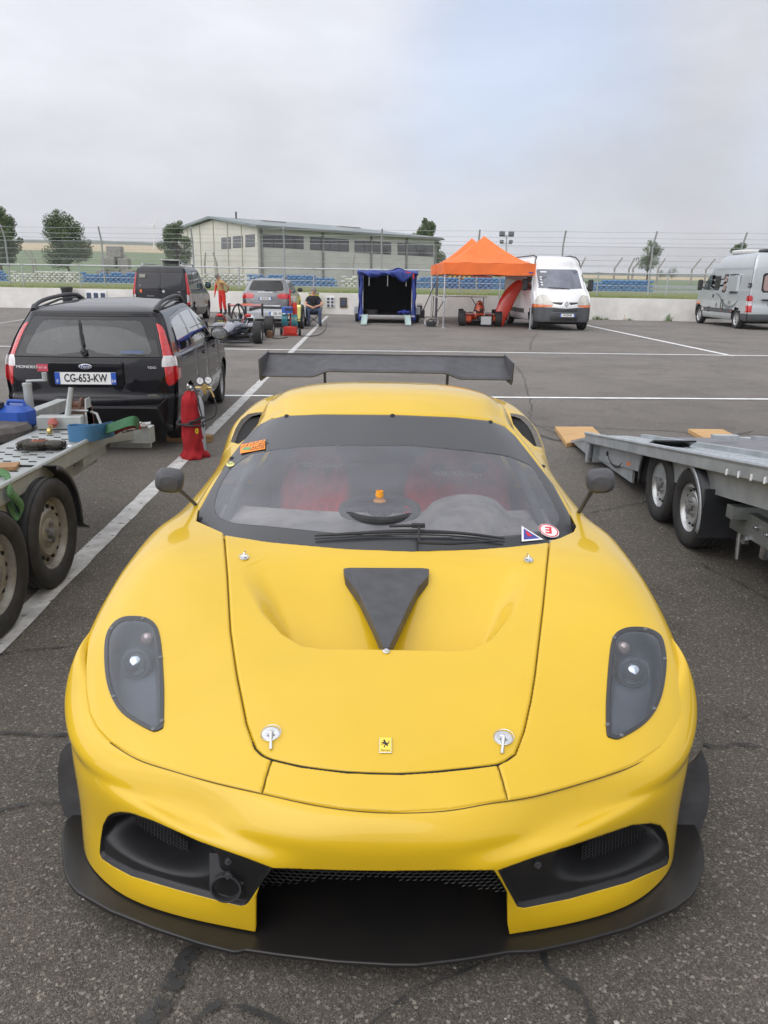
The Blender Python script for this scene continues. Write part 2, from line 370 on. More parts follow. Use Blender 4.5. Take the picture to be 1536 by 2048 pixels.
    for nm, lst in names.items():
        fq = np.concatenate([x[0] for x in lst]); ft = np.concatenate([x[1] for x in lst])
        used = np.unique(np.concatenate([fq.ravel(), ft.ravel()])); rm = np.full(len(Pf), -1); rm[used] = np.arange(len(used))
        out[nm] = (Pf[used], rm[fq].tolist()+rm[ft].tolist())
    return out
def off(V, F, t):
    """shift a sheet along its own normals"""
    V = np.array(V, float); N = np.zeros_like(V)
    for f in F:
        n = np.cross(V[f[1]]-V[f[0]], V[f[2]]-V[f[0]])
        for i in f: N[i] += n
    N /= np.maximum(np.linalg.norm(N, axis=1, keepdims=True), 1e-12); return V+N*t
# ------------------------------------------------------------------ shared materials and wheels
M_YEL = mat('yellow_paint', (0.63, 0.402, 0.005), 0.45, coat=0.85, coat_rough=0.035, var=0.025, scale=3, spec=0.3, wear=((.25, .16, .03), 55, .735))
M_CARB = mat('black_composite', (0.055, 0.055, 0.06), 0.5, var=0.2, scale=14, bump=0.08, bscale=300)
M_SPLIT = mat('splitter_black', (0.011, 0.010, 0.010), 0.36, col2=(0.018, 0.016, 0.014), scale=5, bump=0.05, bscale=200, rvar=0.08)
M_FRIT = mat('black_screen_border', (0.020, 0.021, 0.024), 0.34, coat=0.5, coat_rough=0.12)
M_MATTE = mat('matt_black', (0.02, 0.02, 0.022), 0.6, var=0.2, scale=20)
M_DARK = mat('deep_black', (0.006, 0.006, 0.006), 0.8)
M_CHROME = mat('steel', (0.62, 0.63, 0.64), 0.22, 1.0, var=0.1, scale=30)
M_RUBBER = mat('rubber', (0.028, 0.027, 0.027), 0.75, var=0.25, scale=18, bump=0.15, bscale=120)
M_RIMG = mat('rim_grey', (0.33, 0.33, 0.33), 0.4, 0.7, var=0.15, scale=20)
M_REDCLOTH = mat('red_cloth', (0.88, 0.02, 0.04), 0.8, var=0.2, scale=20, bump=0.15, bscale=150)
M_WHITE = mat('white_vinyl', (0.8, 0.8, 0.8), 0.45)
M_BLACKVINYL = mat('black_vinyl', (0.015, 0.015, 0.017), 0.5)
M_BUCKET = mat('headlight_bucket', (0.12, 0.14, 0.17), 0.35, col2=(.07, .085, .11), scale=6)
M_LAMPGLASS = mat('projector_glass', (0.55, 0.6, 0.66), 0.03, 0.9, coat=1)
M_ORST = mat('orange_sticker', (.85, .26, .01), .5); M_GREENST = mat('green_sticker', (.12, .3, .12), .5); M_INK = mat('ink', (.03, .03, .08), .6); M_REDV = mat('red_vinyl', (.62, .02, .03), .45); M_BLUEV = mat('blue_vinyl', (.05, .06, .30), .45)
M_DASH = mat('dusty_dash', (.36, .34, .33), .9, col2=(.20, .195, .19), scale=9, detail=8)
M_CAB = mat('cabin_black', (.05, .052, .058), .8)
def wheel(parent, c, r, w, s, rimm, rr=.72, spokes=5, name='wheel', off_=None, slick=False):
    """c centre, axis x, s = outward sign"""
    wo = bpy.data.objects.new(name, None); COL.objects.link(wo); wo.parent = parent; wo.location = [float(a) for a in (c if off_ is None else np.array(c)-off_)]
    h = w/2; ri = r*rr; b = MB()
    prof = [(ri, -h*.80), (ri+.01, -h*.93), (r*.86, -h), (r*.95, -h*.95), (r*.985, -h*.80)]
    if not slick:
        for k in range(4):
            x = -h*.7+k*h*.42; prof += [(r, x), (r, x+h*.26), (r-.008, x+h*.28), (r-.008, x+h*.40)]
        prof = prof[:-2]
    prof += [(r, h*.82) if slick else (r, h*.75), (r*.985, h*.80), (r*.95, h*.95), (r*.86, h), (ri+.01, h*.93), (ri, h*.80)]
    b.lathe(prof, axis='x', n=44, cap=False); b.build('tyre', M_RUBBER, wo, True, 50)
    b = MB(); b.lathe([(ri, -h*.80), (ri-.006, -h*.7), (ri*.90, -h*.5), (ri*.88, h*.3), (ri*.97, s*h*.72 if s > 0 else h*.72), (ri+.004, h*.80)] if s > 0 else [(ri+.004, -h*.80), (ri*.97, -h*.72), (ri*.88, -h*.3), (ri*.90, h*.5), (ri-.006, h*.7), (ri, h*.80)], axis='x', n=40, cap=False)
    f0 = s*h*.45
    if spokes == 0:    # pressed steel disc with round holes round the edge
        pr = [(ri*.93, f0+s*.0), (ri*.80, f0-s*.012), (ri*.62, f0+s*.02), (ri*.42, f0+s*.012), (ri*.36, f0+s*.018), (0, f0+s*.018)]
        b.lathe(pr, axis='x', n=40)
    else:
        for k in range(spokes):
            a = 2*math.pi*k/spokes+.3; ca, sa = math.cos(a), math.sin(a); wd = ri*.17
            p0 = np.array([f0, ca*ri*.15, sa*ri*.15]); p1 = np.array([f0+s*.01, ca*ri*.92, sa*ri*.92]); t = np.array([0, -sa, ca])
            vs = [p0-t*wd, p0+t*wd, p1+t*wd*.75, p1-t*wd*.75]; vs = vs+[v-np.array([s*.03, 0, 0]) for v in vs]
            b.add(vs, [(0, 1, 2, 3), (7, 6, 5, 4), (0, 3, 7, 4), (1, 5, 6, 2)])
        b.lathe([(ri*.24, f0-s*.02), (ri*.24, f0+s*.012), (ri*.15, f0+s*.02), (0, f0+s*.02)], axis='x', n=20)
    b.build('rim', rimm, wo, True, 35)
    if spokes == 0:
        d = MB()
        for k in range(14):
            a = 2*math.pi*k/14; d.lathe([(ri*.055, f0-s*.004), (ri*.055, f0+s*.012)], axis='x', c=(0, ri*.745*math.cos(a), ri*.745*math.sin(a)), n=10)
        d.build('vent_hole', M_DARK, wo, True)
        d = MB()
        for k in range(5):
            a = 2*math.pi*k/5; d.lathe([(.011, f0), (.011, f0+s*.04), (0, f0+s*.042)], axis='x', c=(0, ri*.27*math.cos(a), ri*.27*math.sin(a)), n=8)
        d.lathe([(ri*.16, f0), (ri*.15, f0+s*.05), (0, f0+s*.055)], axis='x', n=20); d.build('hub', M_RIMG, wo, True)
    else:
        d = MB(); d.lathe([(ri*.75, -s*.01), (ri*.75, s*.01), (0, s*.012)], axis='x', n=24); d.build('brake_disc', M_MATTE, wo, True)
    return wo
# ------------------------------------------------------------------ setting
def asphalt_material():
    m = bpy.data.materials.new('asphalt'); m.use_nodes = True; N, L, b = nodes_of(m)
    tc = N.new('ShaderNodeTexCoord'); src = tc.outputs['Object']
    def noise(sc, det=5, ro=.6, vec=None):
        n = N.new('ShaderNodeTexNoise'); n.inputs['Scale'].default_value = sc; n.inputs['Detail'].default_value = det; n.inputs['Roughness'].default_value = ro; L.new(vec or src, n.inputs['Vector']); return n.outputs[0]
    def rng_(x, a, b_, c, d):
        r = N.new('ShaderNodeMapRange'); L.new(x, r.inputs[0])
        for i, v in ((1, a), (2, b_), (3, c), (4, d)): r.inputs[i].default_value = v
        return r.outputs[0]
    def mix(f, c1, c2, bt='MIX'):
        x = N.new('ShaderNodeMixRGB'); x.blend_type = bt
        if isinstance(f, float): x.inputs[0].default_value = f
        else: L.new(f, x.inputs[0])
        for i, c in ((1, c1), (2, c2)):
            if isinstance(c, tuple): x.inputs[i].default_value = (*c, 1)
            else: L.new(c, x.inputs[i])
        return x.outputs[0]
    # a darker tarmac patch close by; near shade and far grazing brightness painted in
    sp = N.new('ShaderNodeSeparateXYZ'); L.new(src, sp.inputs[0])
    edge = N.new('ShaderNodeMath'); edge.operation = 'MULTIPLY_ADD'; L.new(noise(.35, 4), edge.inputs[0]); edge.inputs[1].default_value = 5.0; L.new(sp.outputs[1], edge.inputs[2])
    base = mix(rng_(edge.outputs[0], 6.5, 17.0, 0, 1), (.112, .097, .080), (.215, .194, .176))
    base = mix(rng_(noise(.55, 7, .68), .42, .64, 0, .85), base, mix(1.0, base, (.66, .66, .66), 'MULTIPLY'))
    base = mix(rng_(noise(1.7, 9, .72), .54, .68, 0, .75), base, mix(1.0, base, (.55, .55, .56), 'MULTIPLY'))
    # long dark scrapes and patches running across
    mp = N.new('ShaderNodeMapping'); mp.inputs['Scale'].default_value = (.35, 2.2, 1); L.new(src, mp.inputs[0])
    base = mix(rng_(noise(1.3, 8, .68, mp.outputs[0]), .60, .68, 0, .42), base, (.055, .053, .052))
    # aggregate
    v = N.new('ShaderNodeTexVoronoi'); v.inputs['Scale'].default_value = 265; L.new(src, v.inputs['Vector'])
    vs = N.new('ShaderNodeSeparateColor'); L.new(v.outputs['Color'], vs.inputs[0])
    base = mix(rng_(vs.outputs[0], .62, 1.0, 0, .55), base, (.30, .275, .235))
    base = mix(rng_(vs.outputs[1], .45, 1.0, 0, .7), base, (.022, .020, .018))
    v2 = N.new('ShaderNodeTexVoronoi'); v2.inputs['Scale'].default_value = 135; L.new(src, v2.inputs['Vector']); vs2 = N.new('ShaderNodeSeparateColor'); L.new(v2.outputs['Color'], vs2.inputs[0])
    base = mix(rng_(vs2.outputs[2], .92, 1.0, 0, .6), base, (.38, .35, .29))
    L.new(base, b.inputs['Base Color']); b.inputs['Roughness'].default_value = .82; b.inputs['Specular IOR Level'].default_value = .35
    bp = N.new('ShaderNodeBump'); bp.inputs['Strength'].default_value = .7; bp.inputs['Distance'].default_value = .004
    ds = rng_(v.outputs['Distance'], 0, .6, 1, 0); L.new(ds, bp.inputs['Height']); L.new(bp.outputs[0], b.inputs['Normal'])
    return m
M_ASPH = asphalt_material()
WL, WR = gz(0, 615), gz(1380, 643); wd_ = (WR-WL)/np.linalg.norm(WR-WL); wn_ = np.array([-wd_[1], wd_[0], 0])
def wallpt(t, back=0.0, z=0.0): p = WL+wd_*t+wn_*back; return np.array([p[0], p[1], z])
def wall_t(px, py=600, back=0.0):
    """distance along the wall line under a photo column"""
    d = ray(px, py); A = np.array([[d[0], -wd_[0]], [d[1], -wd_[1]]]); o = WL+wn_*back-CAM_P; return np.linalg.solve(A, o[:2])[1]
b = MB(); g = [(-60, -12), (60, -12), tuple(wallpt(75, .3)[:2]), tuple(wallpt(-45, .3)[:2])]; b.add([(x, y, 0) for x, y in g], [(0, 1, 2, 3)]); tag(b.build('ground', M_ASPH), kind='structure')
M_PAINT2 = mat('cross_paint', (.85, .85, .84), .7, col2=(.66, .66, .65), scale=5)
M_PAINT = mat('road_paint', (.56, .55, .53), .7, col2=(.36, .35, .34), scale=9, detail=8, wear=((.15, .14, .13), 14, .60))
def strip(name, p, q, w, z=.004, m=M_PAINT, n=60):
    p, q = np.array(p, float), np.array(q, float); d = (q-p)/np.linalg.norm(q-p); s = np.array([-d[1], d[0], 0]); b = MB(); G = []
    for side_ in (-1, 1): G.append([p+(q-p)*t+s*side_*(w/2+rng.uniform(-.006, .006)) for t in np.linspace(0, 1, n)])
    G = np.array(G); G[..., 2] = z; b.grid(G[::-1]); return tag(b.build(name, m), kind='structure')
a, c = gz(0, 1282), gz(655, 632); strip('bay_line', a+(a-c)*.05, c, .135, n=200)
a, c = gz(0, 693), gz(1536, 712); strip('cross_line', a-(c-a)*.4, c+(c-a)*.4, .14, .008, m=M_PAINT2, n=120)
a, c = gz(476, 792), gz(1536, 799); strip('cross_line', a-(c-a)*.3, c+(c-a)*.3, .12, .008, m=M_PAINT2, n=120)
a, c = gz(1170, 650), gz(1465, 712); strip('bay_line', a, c, .14, m=M_PAINT2, n=80)
a, c = gz(-60, 655), gz(56, 638); strip('bay_line', a, c, .11, n=40)
M_TAR = mat('tar', (.035, .034, .033), .6, var=.3, scale=12, bump=.1)
def _frayed(m):
    N, L, b_ = nodes_of(m); tc = N.new('ShaderNodeTexCoord'); n = N.new('ShaderNodeTexNoise'); n.inputs['Scale'].default_value = 34; n.inputs['Detail'].default_value = 8; n.inputs['Roughness'].default_value = .75; L.new(tc.outputs['Object'], n.inputs['Vector'])
    r = N.new('ShaderNodeMapRange'); L.new(n.outputs[0], r.inputs[0]); r.inputs[1].default_value = .40; r.inputs[2].default_value = .50; L.new(r.outputs[0], b_.inputs['Alpha'])
_frayed(M_TAR)
def crack(pts, w, seed=0, lift=.0025, name='tar_crack'):
    r_ = np.random.RandomState(seed); P = [gz(*p) for p in pts]; C = []
    for i in range(len(P)-1):
        n = max(3, int(np.linalg.norm(P[i+1]-P[i])/max(w*1.3, .03)))
        for k in range(n): C.append(P[i]+(P[i+1]-P[i])*k/n)
    C = np.array(C+[P[-1]])
    if w >= .04 and pts[0][1] > 1890: C = spl(P, max(12, int(len(C)*.8)))
    j = r_.normal(0, w*(.32 if pts[0][1] < 1890 else .12), C.shape); j[1:-1] = (j[:-2]+j[1:-1]+j[2:])/1.8; C = C+j; ww = w*((.15 if w < .06 else .45)+.45*r_.rand(len(C))); T_ = np.gradient(C, axis=0); S_ = np.stack([-T_[:, 1], T_[:, 0], 0*T_[:, 0]], 1); S_ /= np.maximum(np.linalg.norm(S_, axis=1)[:, None], 1e-6)
    A = C-S_*ww[:, None]/2; B = C+S_*ww[:, None]/2; A[:, 2] = B[:, 2] = lift; b = MB(); b.grid([B, A]); tag(b.build(name, M_TAR), kind='structure')
for k, (pts, w) in enumerate([
    ([(1036, 735), (1050, 760), (1056, 790), (1061, 812), (1060, 845), (1090, 858), (1122, 872)], .045), ([(1060, 852), (1150, 857), (1250, 858), (1400, 866), (1536, 871)], .05),
    ([(1075, 870), (1120, 880), (1180, 892)], .12), ([(1095, 858), (1160, 850), (1260, 862), (1350, 860)], .03), ([(1500, 862), (1470, 870), (1536, 884)], .05),
    ([(1038, 740), (1010, 722), (960, 716)], .03), ([(1080, 735), (1300, 733), (1536, 737)], .03), ([(1180, 1027), (1240, 1014), (1300, 1003)], .022),
    ([(-10, 1312), (60, 1302), (160, 1292)], .022), ([(-10, 1468), (70, 1470), (150, 1476)], .035), ([(-10, 1632), (50, 1612), (130, 1606)], .035),
    ([(1395, 1492), (1470, 1494), (1560, 1503)], .045), ([(395, 1905), (360, 1940), (335, 1990), (300, 2060)], .075), ([(1085, 1900), (1105, 1950), (1165, 2000), (1185, 2060)], .045),
    ([(385, 2042), (450, 2020), (520, 2034), (600, 2070)], .045), ([(740, 2060), (820, 1990), (900, 1960), (1010, 1915)], .015), ([(1400, 1130), (1470, 1165), (1560, 1215)], .025), ([(1060, 700), (1062, 682), (1075, 668)], .05),
    ([(820, 690), (850, 690)], .10), ([(600, 668), (640, 662), (652, 650)], .03)]): crack(pts, w, k+3, .0022+.0008*k)
# pebbles and litter
b = MB(); r_ = np.random.RandomState(5)
for _ in range(420):
    x, y = r_.uniform(-3.5, 3.5), r_.uniform(.7, 10); s_ = r_.uniform(.003, .008); b.lathe([(0, 0), (s_, s_*.4), (0, s_*.9)], c=(x, y, 0), n=5)
tag(b.build('gravel', mat('pebble', (.35, .33, .30), .8, var=.4, scale=3)), 'loose grit scattered over the asphalt', 'grit', kind='stuff')
def oneshot(name, label, cat, b, m, **k): o = b.build(name, m, None, **k); return tag(o, label, cat)
# --- retaining wall
M_WALL = mat('white_wall', (.80, .78, .74), .85, col2=(.62, .60, .56), scale=.9, detail=9, wear=((.46, .32, .18), .9, .64), bump=.25, bscale=12)
b = MB(); n = 80; G = []
for (bk, z) in ((0, 0), (0, 1.03), (.0, 1.045), (.30, 1.045), (.30, .0)): G.append([wallpt(-45+120*k/n, bk, z + (rng.uniform(-.006, .006) if 0 < z else 0)) for k in range(n+1)])
b.grid(np.array(G)); wall = b.build('retaining_wall', M_WALL, None, True, 30); tag(wall, 'long low white painted concrete wall with flaking patches at the back of the paddock', 'wall')
# weeds and rust stain at the foot of the wall
M_WEED = mat('weed', (.10, .17, .045), .8, var=.4, scale=9)
def tuft(b, c, n, h, r, r_, lean=.5):
    for _ in range(n):
        a = r_.uniform(0, 6.28); d = r_.uniform(0, r); p = np.array([c[0]+d*math.cos(a), c[1]+d*math.sin(a), c[2]]); hh = h*r_.uniform(.5, 1); q = p+np.array([r_.normal(0, lean*hh), r_.normal(0, lean*hh), hh]); w = hh*.09+.004
        s_ = np.array([math.cos(a+1.5), math.sin(a+1.5), 0])*w; b.add([p-s_, p+s_, q], [(0, 1, 2)])
for i, (px, h, n_) in enumerate([(1197, .16, 60), (1213, .10, 40), (1262, .10, 25), (1340, .28, 22), (980, .1, 25), (720, .14, 30)]):
    b = MB(); r_ = np.random.RandomState(i); tuft(b, wallpt(wall_t(px), -.12, 0), n_, h*1.5, .28, r_); o = b.build('weed', M_WEED); tag(o, ['leafy green weed at the foot of the wall just right of the white van', 'small weed at the foot of the wall a little right of the leafy one', 'tiny weed by an ochre stain low on the white wall', 'dry stalky weed at the wall near the silver camper', 'weed at the wall behind the orange tent', 'weed at the wall left of the blue tarpaulin trailer'][i], 'weed', 'weeds at the foot of the wall')
# --- grass bank behind the wall
M_GRASS = mat('grass', (.13, .19, .05), .95, col2=(.21, .20, .09), scale=.8, detail=9, bump=.4, bscale=10)
M_FIELD = mat('field_green', (.10, .17, .06), .95, col2=(.13, .16, .07), scale=.03, detail=6)
M_CROP = mat('ripe_crop', (.50, .38, .20), .95, col2=(.42, .34, .20), scale=.02, detail=6)
M_RIDGE = mat('far_woods', (.055, .085, .05), .95, col2=(.08, .10, .06), scale=.02, detail=6)
b = MB(); G = []
for bk, z in ((.28, 1.0), (.34, 1.06), (1.2, 1.12), (3, 1.24), (8, 1.27), (16, 1.1)): G.append([wallpt(-60+160*k/80, bk, z+rng.uniform(-.02, .02)) for k in range(81)])
b.grid(np.array(G)); tag(b.build('grass_bank', M_GRASS, None, True), kind='structure')
b = MB(); r_ = np.random.RandomState(2)
for _ in range(15000):
    t = r_.uniform(-6, 48); p = wallpt(t, r_.uniform(.25, 1.6), 1.03); tuft(b, p, 1, .16, .01, r_, .6)
tag(b.build('grass', mat('grass_blades', (.15, .22, .05), .9, col2=(.26, .25, .11), scale=2.5)), 'short unmown grass along the top of the white wall', 'grass', kind='stuff')
# --- land rising to the horizon
def terrain():
    az = np.linspace(-42, 42, 90); ts = np.array([0, .05, .12, .22, .35, .5, .65, .78, .80, .86, .93, .935, .97, 1.0])
    Ys = np.array([58, 75, 100, 140, 200, 300, 450, 640, 660, 820, 1050, 1060, 1100, 1150.]); V = []
    for Y, t in zip(Ys, ts):
        row = []
        for a in az:
            X = math.tan(R(a))*Y; left = 1/(1+math.exp((a+2)/5.0)); emax = .0105+.031*left; 
            e = -.014+(emax+.014)*t; jag = 0
            if t >= .97: jag = (mnoise.noise(Vector((a*1.1, 3.1, 0)))*.0016+abs(mnoise.noise(Vector((a*4.5, 1.7, 0))))*.0014)
            row.append((X, Y, CAM_H+(e+jag)*Y))
        V.append(row)
    V = np.array(V)
    for nm, i0, i1, m in (('field', 0, 8, M_FIELD), ('crop_field', 7, 11, M_CROP), ('distant_woods', 10, 14, M_RIDGE)):
        b = MB(); b.grid(V[i0:i1]); tag(b.build(nm, m, None, True), kind='structure')
terrain()
# --- far tree clumps seen over the fields
def leafy(b, c, r, n, s, r_, flat=1.0):
    P = r_.normal(0, 1, (n, 3)); P /= np.linalg.norm(P, axis=1)[:, None]; P *= (r_.rand(n, 1)**.45)*r; P[:, 2] *= flat
    for p in P:
        q = np.array(c)+p; a = r_.normal(0, 1, 3); a /= np.linalg.norm(a); t = np.cross(a, r_.normal(0, 1, 3)); t /= np.linalg.norm(t)+1e-9; e = s*r_.uniform(.6, 1.3); u_ = np.cross(a, t)
        b.add([q-t*e, q+u_*e*.7, q+t*e, q-u_*e*.7], [(0, 1, 2, 3)])
M_LEAF = [mat('leaf_dark', (.06, .10, .036), .7, col2=(.11, .155, .06), scale=.9, detail=3), mat('leaf_mid', (.07, .11, .035), .7, col2=(.12, .17, .06), scale=.9, detail=3)]
M_BARK = mat('bark', (.09, .07, .055), .9, var=.3, scale=6)
def tree(px0, px1, ytop, ybase, Y, label, seed, mi=0, dens=1.0, open_=0.0, group=None, trunk_frac=.3):
    r_ = np.random.RandomState(seed); B_ = gy((px0+px1)/2, ybase, Y); Tp = gy((px0+px1)/2, ytop, Y); w = (gy(px1, ybase, Y)-gy(px0, ybase, Y))[0]; h = Tp[2]-B_[2]
    t = thing('tree', label, 'tree', B_, 0, group); cb_ = h*trunk_frac; r = w/2
    b = MB(); b.tube([(0, 0, -.5), (w*.01, 0, cb_*.6), (-w*.01, 0, cb_), (0, 0, h*.75)], [h*.028, h*.022, h*.018, h*.005], 8)
    blobs = []; nb = 26
    for k in range(nb):
        th = r_.uniform(0, 6.28); zz = cb_+(h-cb_)*(.08+.86*(k+.5)/nb); f = math.sin(math.pi*min(1, max(0, ((zz-cb_)/(h-cb_)*.88+.12))))**.62
        rr = r*f*r_.uniform(.25, .86); c = np.array([rr*math.cos(th), rr*math.sin(th), zz]); blobs.append(c); b.tube([(0, 0, cb_*.8+(zz-cb_)*.3), tuple(c*np.array([.5, .5, 1])-np.array([0, 0, (h-cb_)*.06])), tuple(c)], [h*.009, h*.006, h*.002], 5)
    b.build('trunk', M_BARK, t, True)
    f = MB(); br = r*(.36-.1*open_)
    for c in blobs:
        s_ = r_.uniform(.7, 1.25); leafy(f, c, br*s_, int(480*dens*s_*s_), h*.013, r_, .8)
        leafy(f, c+r_.normal(0, br*.6, 3), br*.45, int(60*dens), h*.017, r_)
    f.build('crown', M_LEAF[mi], t); return t
tree(-40, 47, 412, 548, 66, 'tall dark leafy tree cut off by the left edge, behind the catch fence', 1, 0, 1.2, trunk_frac=.12)
tree(84, 192, 432, 548, 70, 'broad round dark tree standing in the open field left of the pale building', 2, 0, 1.2, .1, trunk_frac=.12)
tree(320, 392, 447, 548, 74, 'dark tree touching the gable end of the pale building', 3, 0, 1.2, trunk_frac=.12)
tree(812, 896, 444, 560, 104, 'green tree rising behind the right end of the pale building', 14, 1, 2.2, trunk_frac=.05)
tree(1263, 1322, 484, 566, 85, 'small airy young tree with light showing through its crown', 5, 1, .32, .5, trunk_frac=.30)
tree(1452, 1494, 486, 566, 90, 'dark tree top showing above the roof of the silver camper', 6, 0, 1.0, trunk_frac=.1)
for i, (a, c, tp, bs) in enumerate([(1308, 1334, 541, 556), (1328, 1358, 537, 556)]):
    tree(a, c, tp, bs, 420, ['smaller left clump of the pair of hazy trees on the skyline', 'taller right clump of the pair of hazy trees on the skyline'][i], 20+i, 0, .5, trunk_frac=.02, group='hazy trees on the skyline')
# --- tyre barrier
M_TYW = mat('tyre_white', (.74, .74, .68), .8, col2=(.42, .43, .36), scale=2, detail=6); M_TYB = mat('tyre_blue', (.07, .19, .42), .8, col2=(.11, .25, .47), scale=1.2, detail=6)
TY_R, TY_H, TBACK = .165, .13, 8.5
def tyre_mesh(name, m):
    b = MB(); b.lathe([(TY_R*.62, .01), (TY_R*.72, 0), (TY_R*.93, .012), (TY_R, .04), (TY_R, TY_H-.04), (TY_R*.93, TY_H-.012), (TY_R*.72, TY_H), (TY_R*.62, TY_H-.01)], n=14, closed=True); o = b.build(name, m, None, True, 60); return o
base_w, base_b = tyre_mesh('barrier_tyre', M_TYW), tyre_mesh('barrier_tyre', M_TYB)
LW, LB = 'white painted tyre stacked in the white stretches of the tyre barrier', 'blue painted tyre stacked in the blue stretches of the tyre barrier'
zones = [(-60, 23, 'b', 5), (23, 163, 'w', 5), (163, 285, 'b', 5), (396, 494, 'w', 5), (494, 683, 'b', 5), (683, 716, 'w', 5), (828, 1070, 'b', 5), (1180, 1314, 'b', 5), (285, 396, 'w', 4), (720, 828, 'w', 4)]
used_first = {'w': False, 'b': False}; count = 0; spare = {'w': MB(), 'b': MB()}
for (x0, x1, c, rows) in zones:
    t0, t1 = wall_t(x0, 560, TBACK), wall_t(x1, 560, TBACK); nn = int((t1-t0)/(2*TY_R+.004)); hidden = (x0 in (285, 720))
    for row in range(rows):
        for k in range(nn-(row % 2)):
            if row == rows-1 and rng.rand() < .25: continue
            t = t0+(2*TY_R+.004)*(k+.5+(.5 if row % 2 else 0)); p = wallpt(t, TBACK+rng.uniform(-.03, .03), 1.27+row*TY_H+.002)
            if row >= 2 and count < 300 and not hidden:
                src = base_w if c == 'w' else base_b
                if not used_first[c]: o = src; used_first[c] = True
                else: o = src.copy(); COL.objects.link(o)
                o.location = p.tolist(); o.rotation_euler = (rng.uniform(-.05, .05), rng.uniform(-.05, .05), rng.uniform(0, 6)); tag(o, LW if c == 'w' else LB, 'tyre', ('white' if c == 'w' else 'blue')+' tyres of the barrier'); count += 1
            else:
                spare[c].lathe([(TY_R*.62, .01), (TY_R*.93, .008), (TY_R, .04), (TY_R, TY_H-.04), (TY_R*.93, TY_H-.008), (TY_R*.62, TY_H-.01)], c=p, n=10, closed=True)
for c, m, l in (('w', M_TYW, 'remaining white tyres of the tyre barrier'), ('b', M_TYB, 'remaining blue tyres of the tyre barrier')): tag(spare[c].build('tyre_pile', m, None, True, 60), l, 'tyres', kind='stuff')
# --- rail fence on the bank
M_GALV = mat('galvanised', (.42, .44, .45), .45, .55, var=.15, scale=14, bump=.03); M_CONC = mat('grey_concrete', (.30, .28, .26), .9, var=.2, scale=5, bump=.2, bscale=20)
rf = thing('rail_fence', 'galvanised pipe rail fence on short posts along the top of the white wall', 'fence', wallpt(10, 1.0, 1.0)); O_ = np.array(rf.location)
b = MB(); a = wall_t(-80, 520, 1.0); c = wall_t(1560, 553, 1.0); b.tube([wallpt(a, 1.0, 2.22)-O_, wallpt(c, 1.0, 2.22)-O_], .038, 8)
b.tube([wallpt(a, 1.0, 1.62)-O_, wallpt(c, 1.0, 1.62)-O_], .012, 6); b.tube([wallpt(a, 1.0, 1.35)-O_, wallpt(c, 1.0, 1.35)-O_], .008, 6); b.build('top_rail', M_GALV, rf, True)
for px in (-70, 45, 159, 300, 478, 627, 780, 920, 1060, 1197, 1337, 1480):
    t = wall_t(px, 545, 1.0); b = MB(); b.tube([wallpt(t, 1.0, .9)-O_, wallpt(t, 1.0, 2.2)-O_], .035, 8); b.box(wallpt(t, 1.0, 2.235)-O_, (.16, .10, .05)); b.build('post', M_GALV, rf, True)
# --- catch fence: tall posts leaning over at the top, wires and chain link
cf = thing('catch_fence', 'tall chain link debris fence with bent steel posts and strands of wire', 'fence', wallpt(12, 2.2, 1.0)); O_ = np.array(cf.location); BK = 2.2
posts = [15, 206, 387, 569, 763, 955, 1124, 1303, 1480]; pt = [wall_t(p, 520, BK) for p in posts]; pt = [2*pt[0]-pt[1]]+pt
ZT = [None]*len(pt)
def ftop(t): p = wallpt(t, BK); return 1
def zat(px, py, t): 
    p = wallpt(t, BK); return gy(px, py, p[1])[2]
HK, HT = 3.55, 4.25
for t in pt:
    b = MB(); b.tube([wallpt(t, BK, .9)-O_, wallpt(t, BK, HK)-O_, wallpt(t+.05, BK-.35, HT)-O_], .045, 8); b.build('post', M_GALV, cf, True)
a, c = pt[0]-3, pt[-1]+3; b = MB()
for z, r in ((1.3, .006), (1.9, .006), (2.6, .007), (3.1, .008), (3.5, .010)): b.tube([wallpt(a, BK-.03, z)-O_, wallpt(c, BK-.03, z)-O_], r, 4)
for z, f in ((3.7, .3), (3.92, .6), (4.2, .95)):
    N_ = 260; pp = []
    for k in range(N_+1):
        t = a+(c-a)*k/N_; j = min(abs(t-q) for q in pt); pp.append(wallpt(t, BK-.35*f, z-.03*min(1, j/2.3)**.5)-O_)
    b.tube(pp, .007, 4)
    for k in range(0, N_*2): 
        t = a+(c-a)*k/(2*N_); q = wallpt(t, BK-.35*f, z-.02)-O_; b.tube([q+np.array([-.02, 0, -.025]), q+np.array([.02, 0, .025])], .004, 3, cap=False)
b.build('wire', M_GALV, cf)
b = MB(); hgt = HK-1.15; stp = .085; wv = .0042
for k in range(int((c-a+hgt)/stp)):
    for sg in (-1, 1):
        t0 = a+k*stp-(hgt if sg > 0 else 0); t1 = t0+sg*hgt+(0 if sg > 0 else 0); 
        if sg < 0: t0, t1 = a+k*stp, a+k*stp-hgt
        p, q = wallpt(t0, BK, 1.15)-O_, wallpt(t1, BK, HK)-O_; s_ = np.array([wv*.7, 0, 0]); b.add([p-s_, p+s_, q+s_, q-s_], [(0, 1, 2, 3)])
b.build('chain_link', mat('wire_grey', (.28, .29, .29), .6, .4), cf)
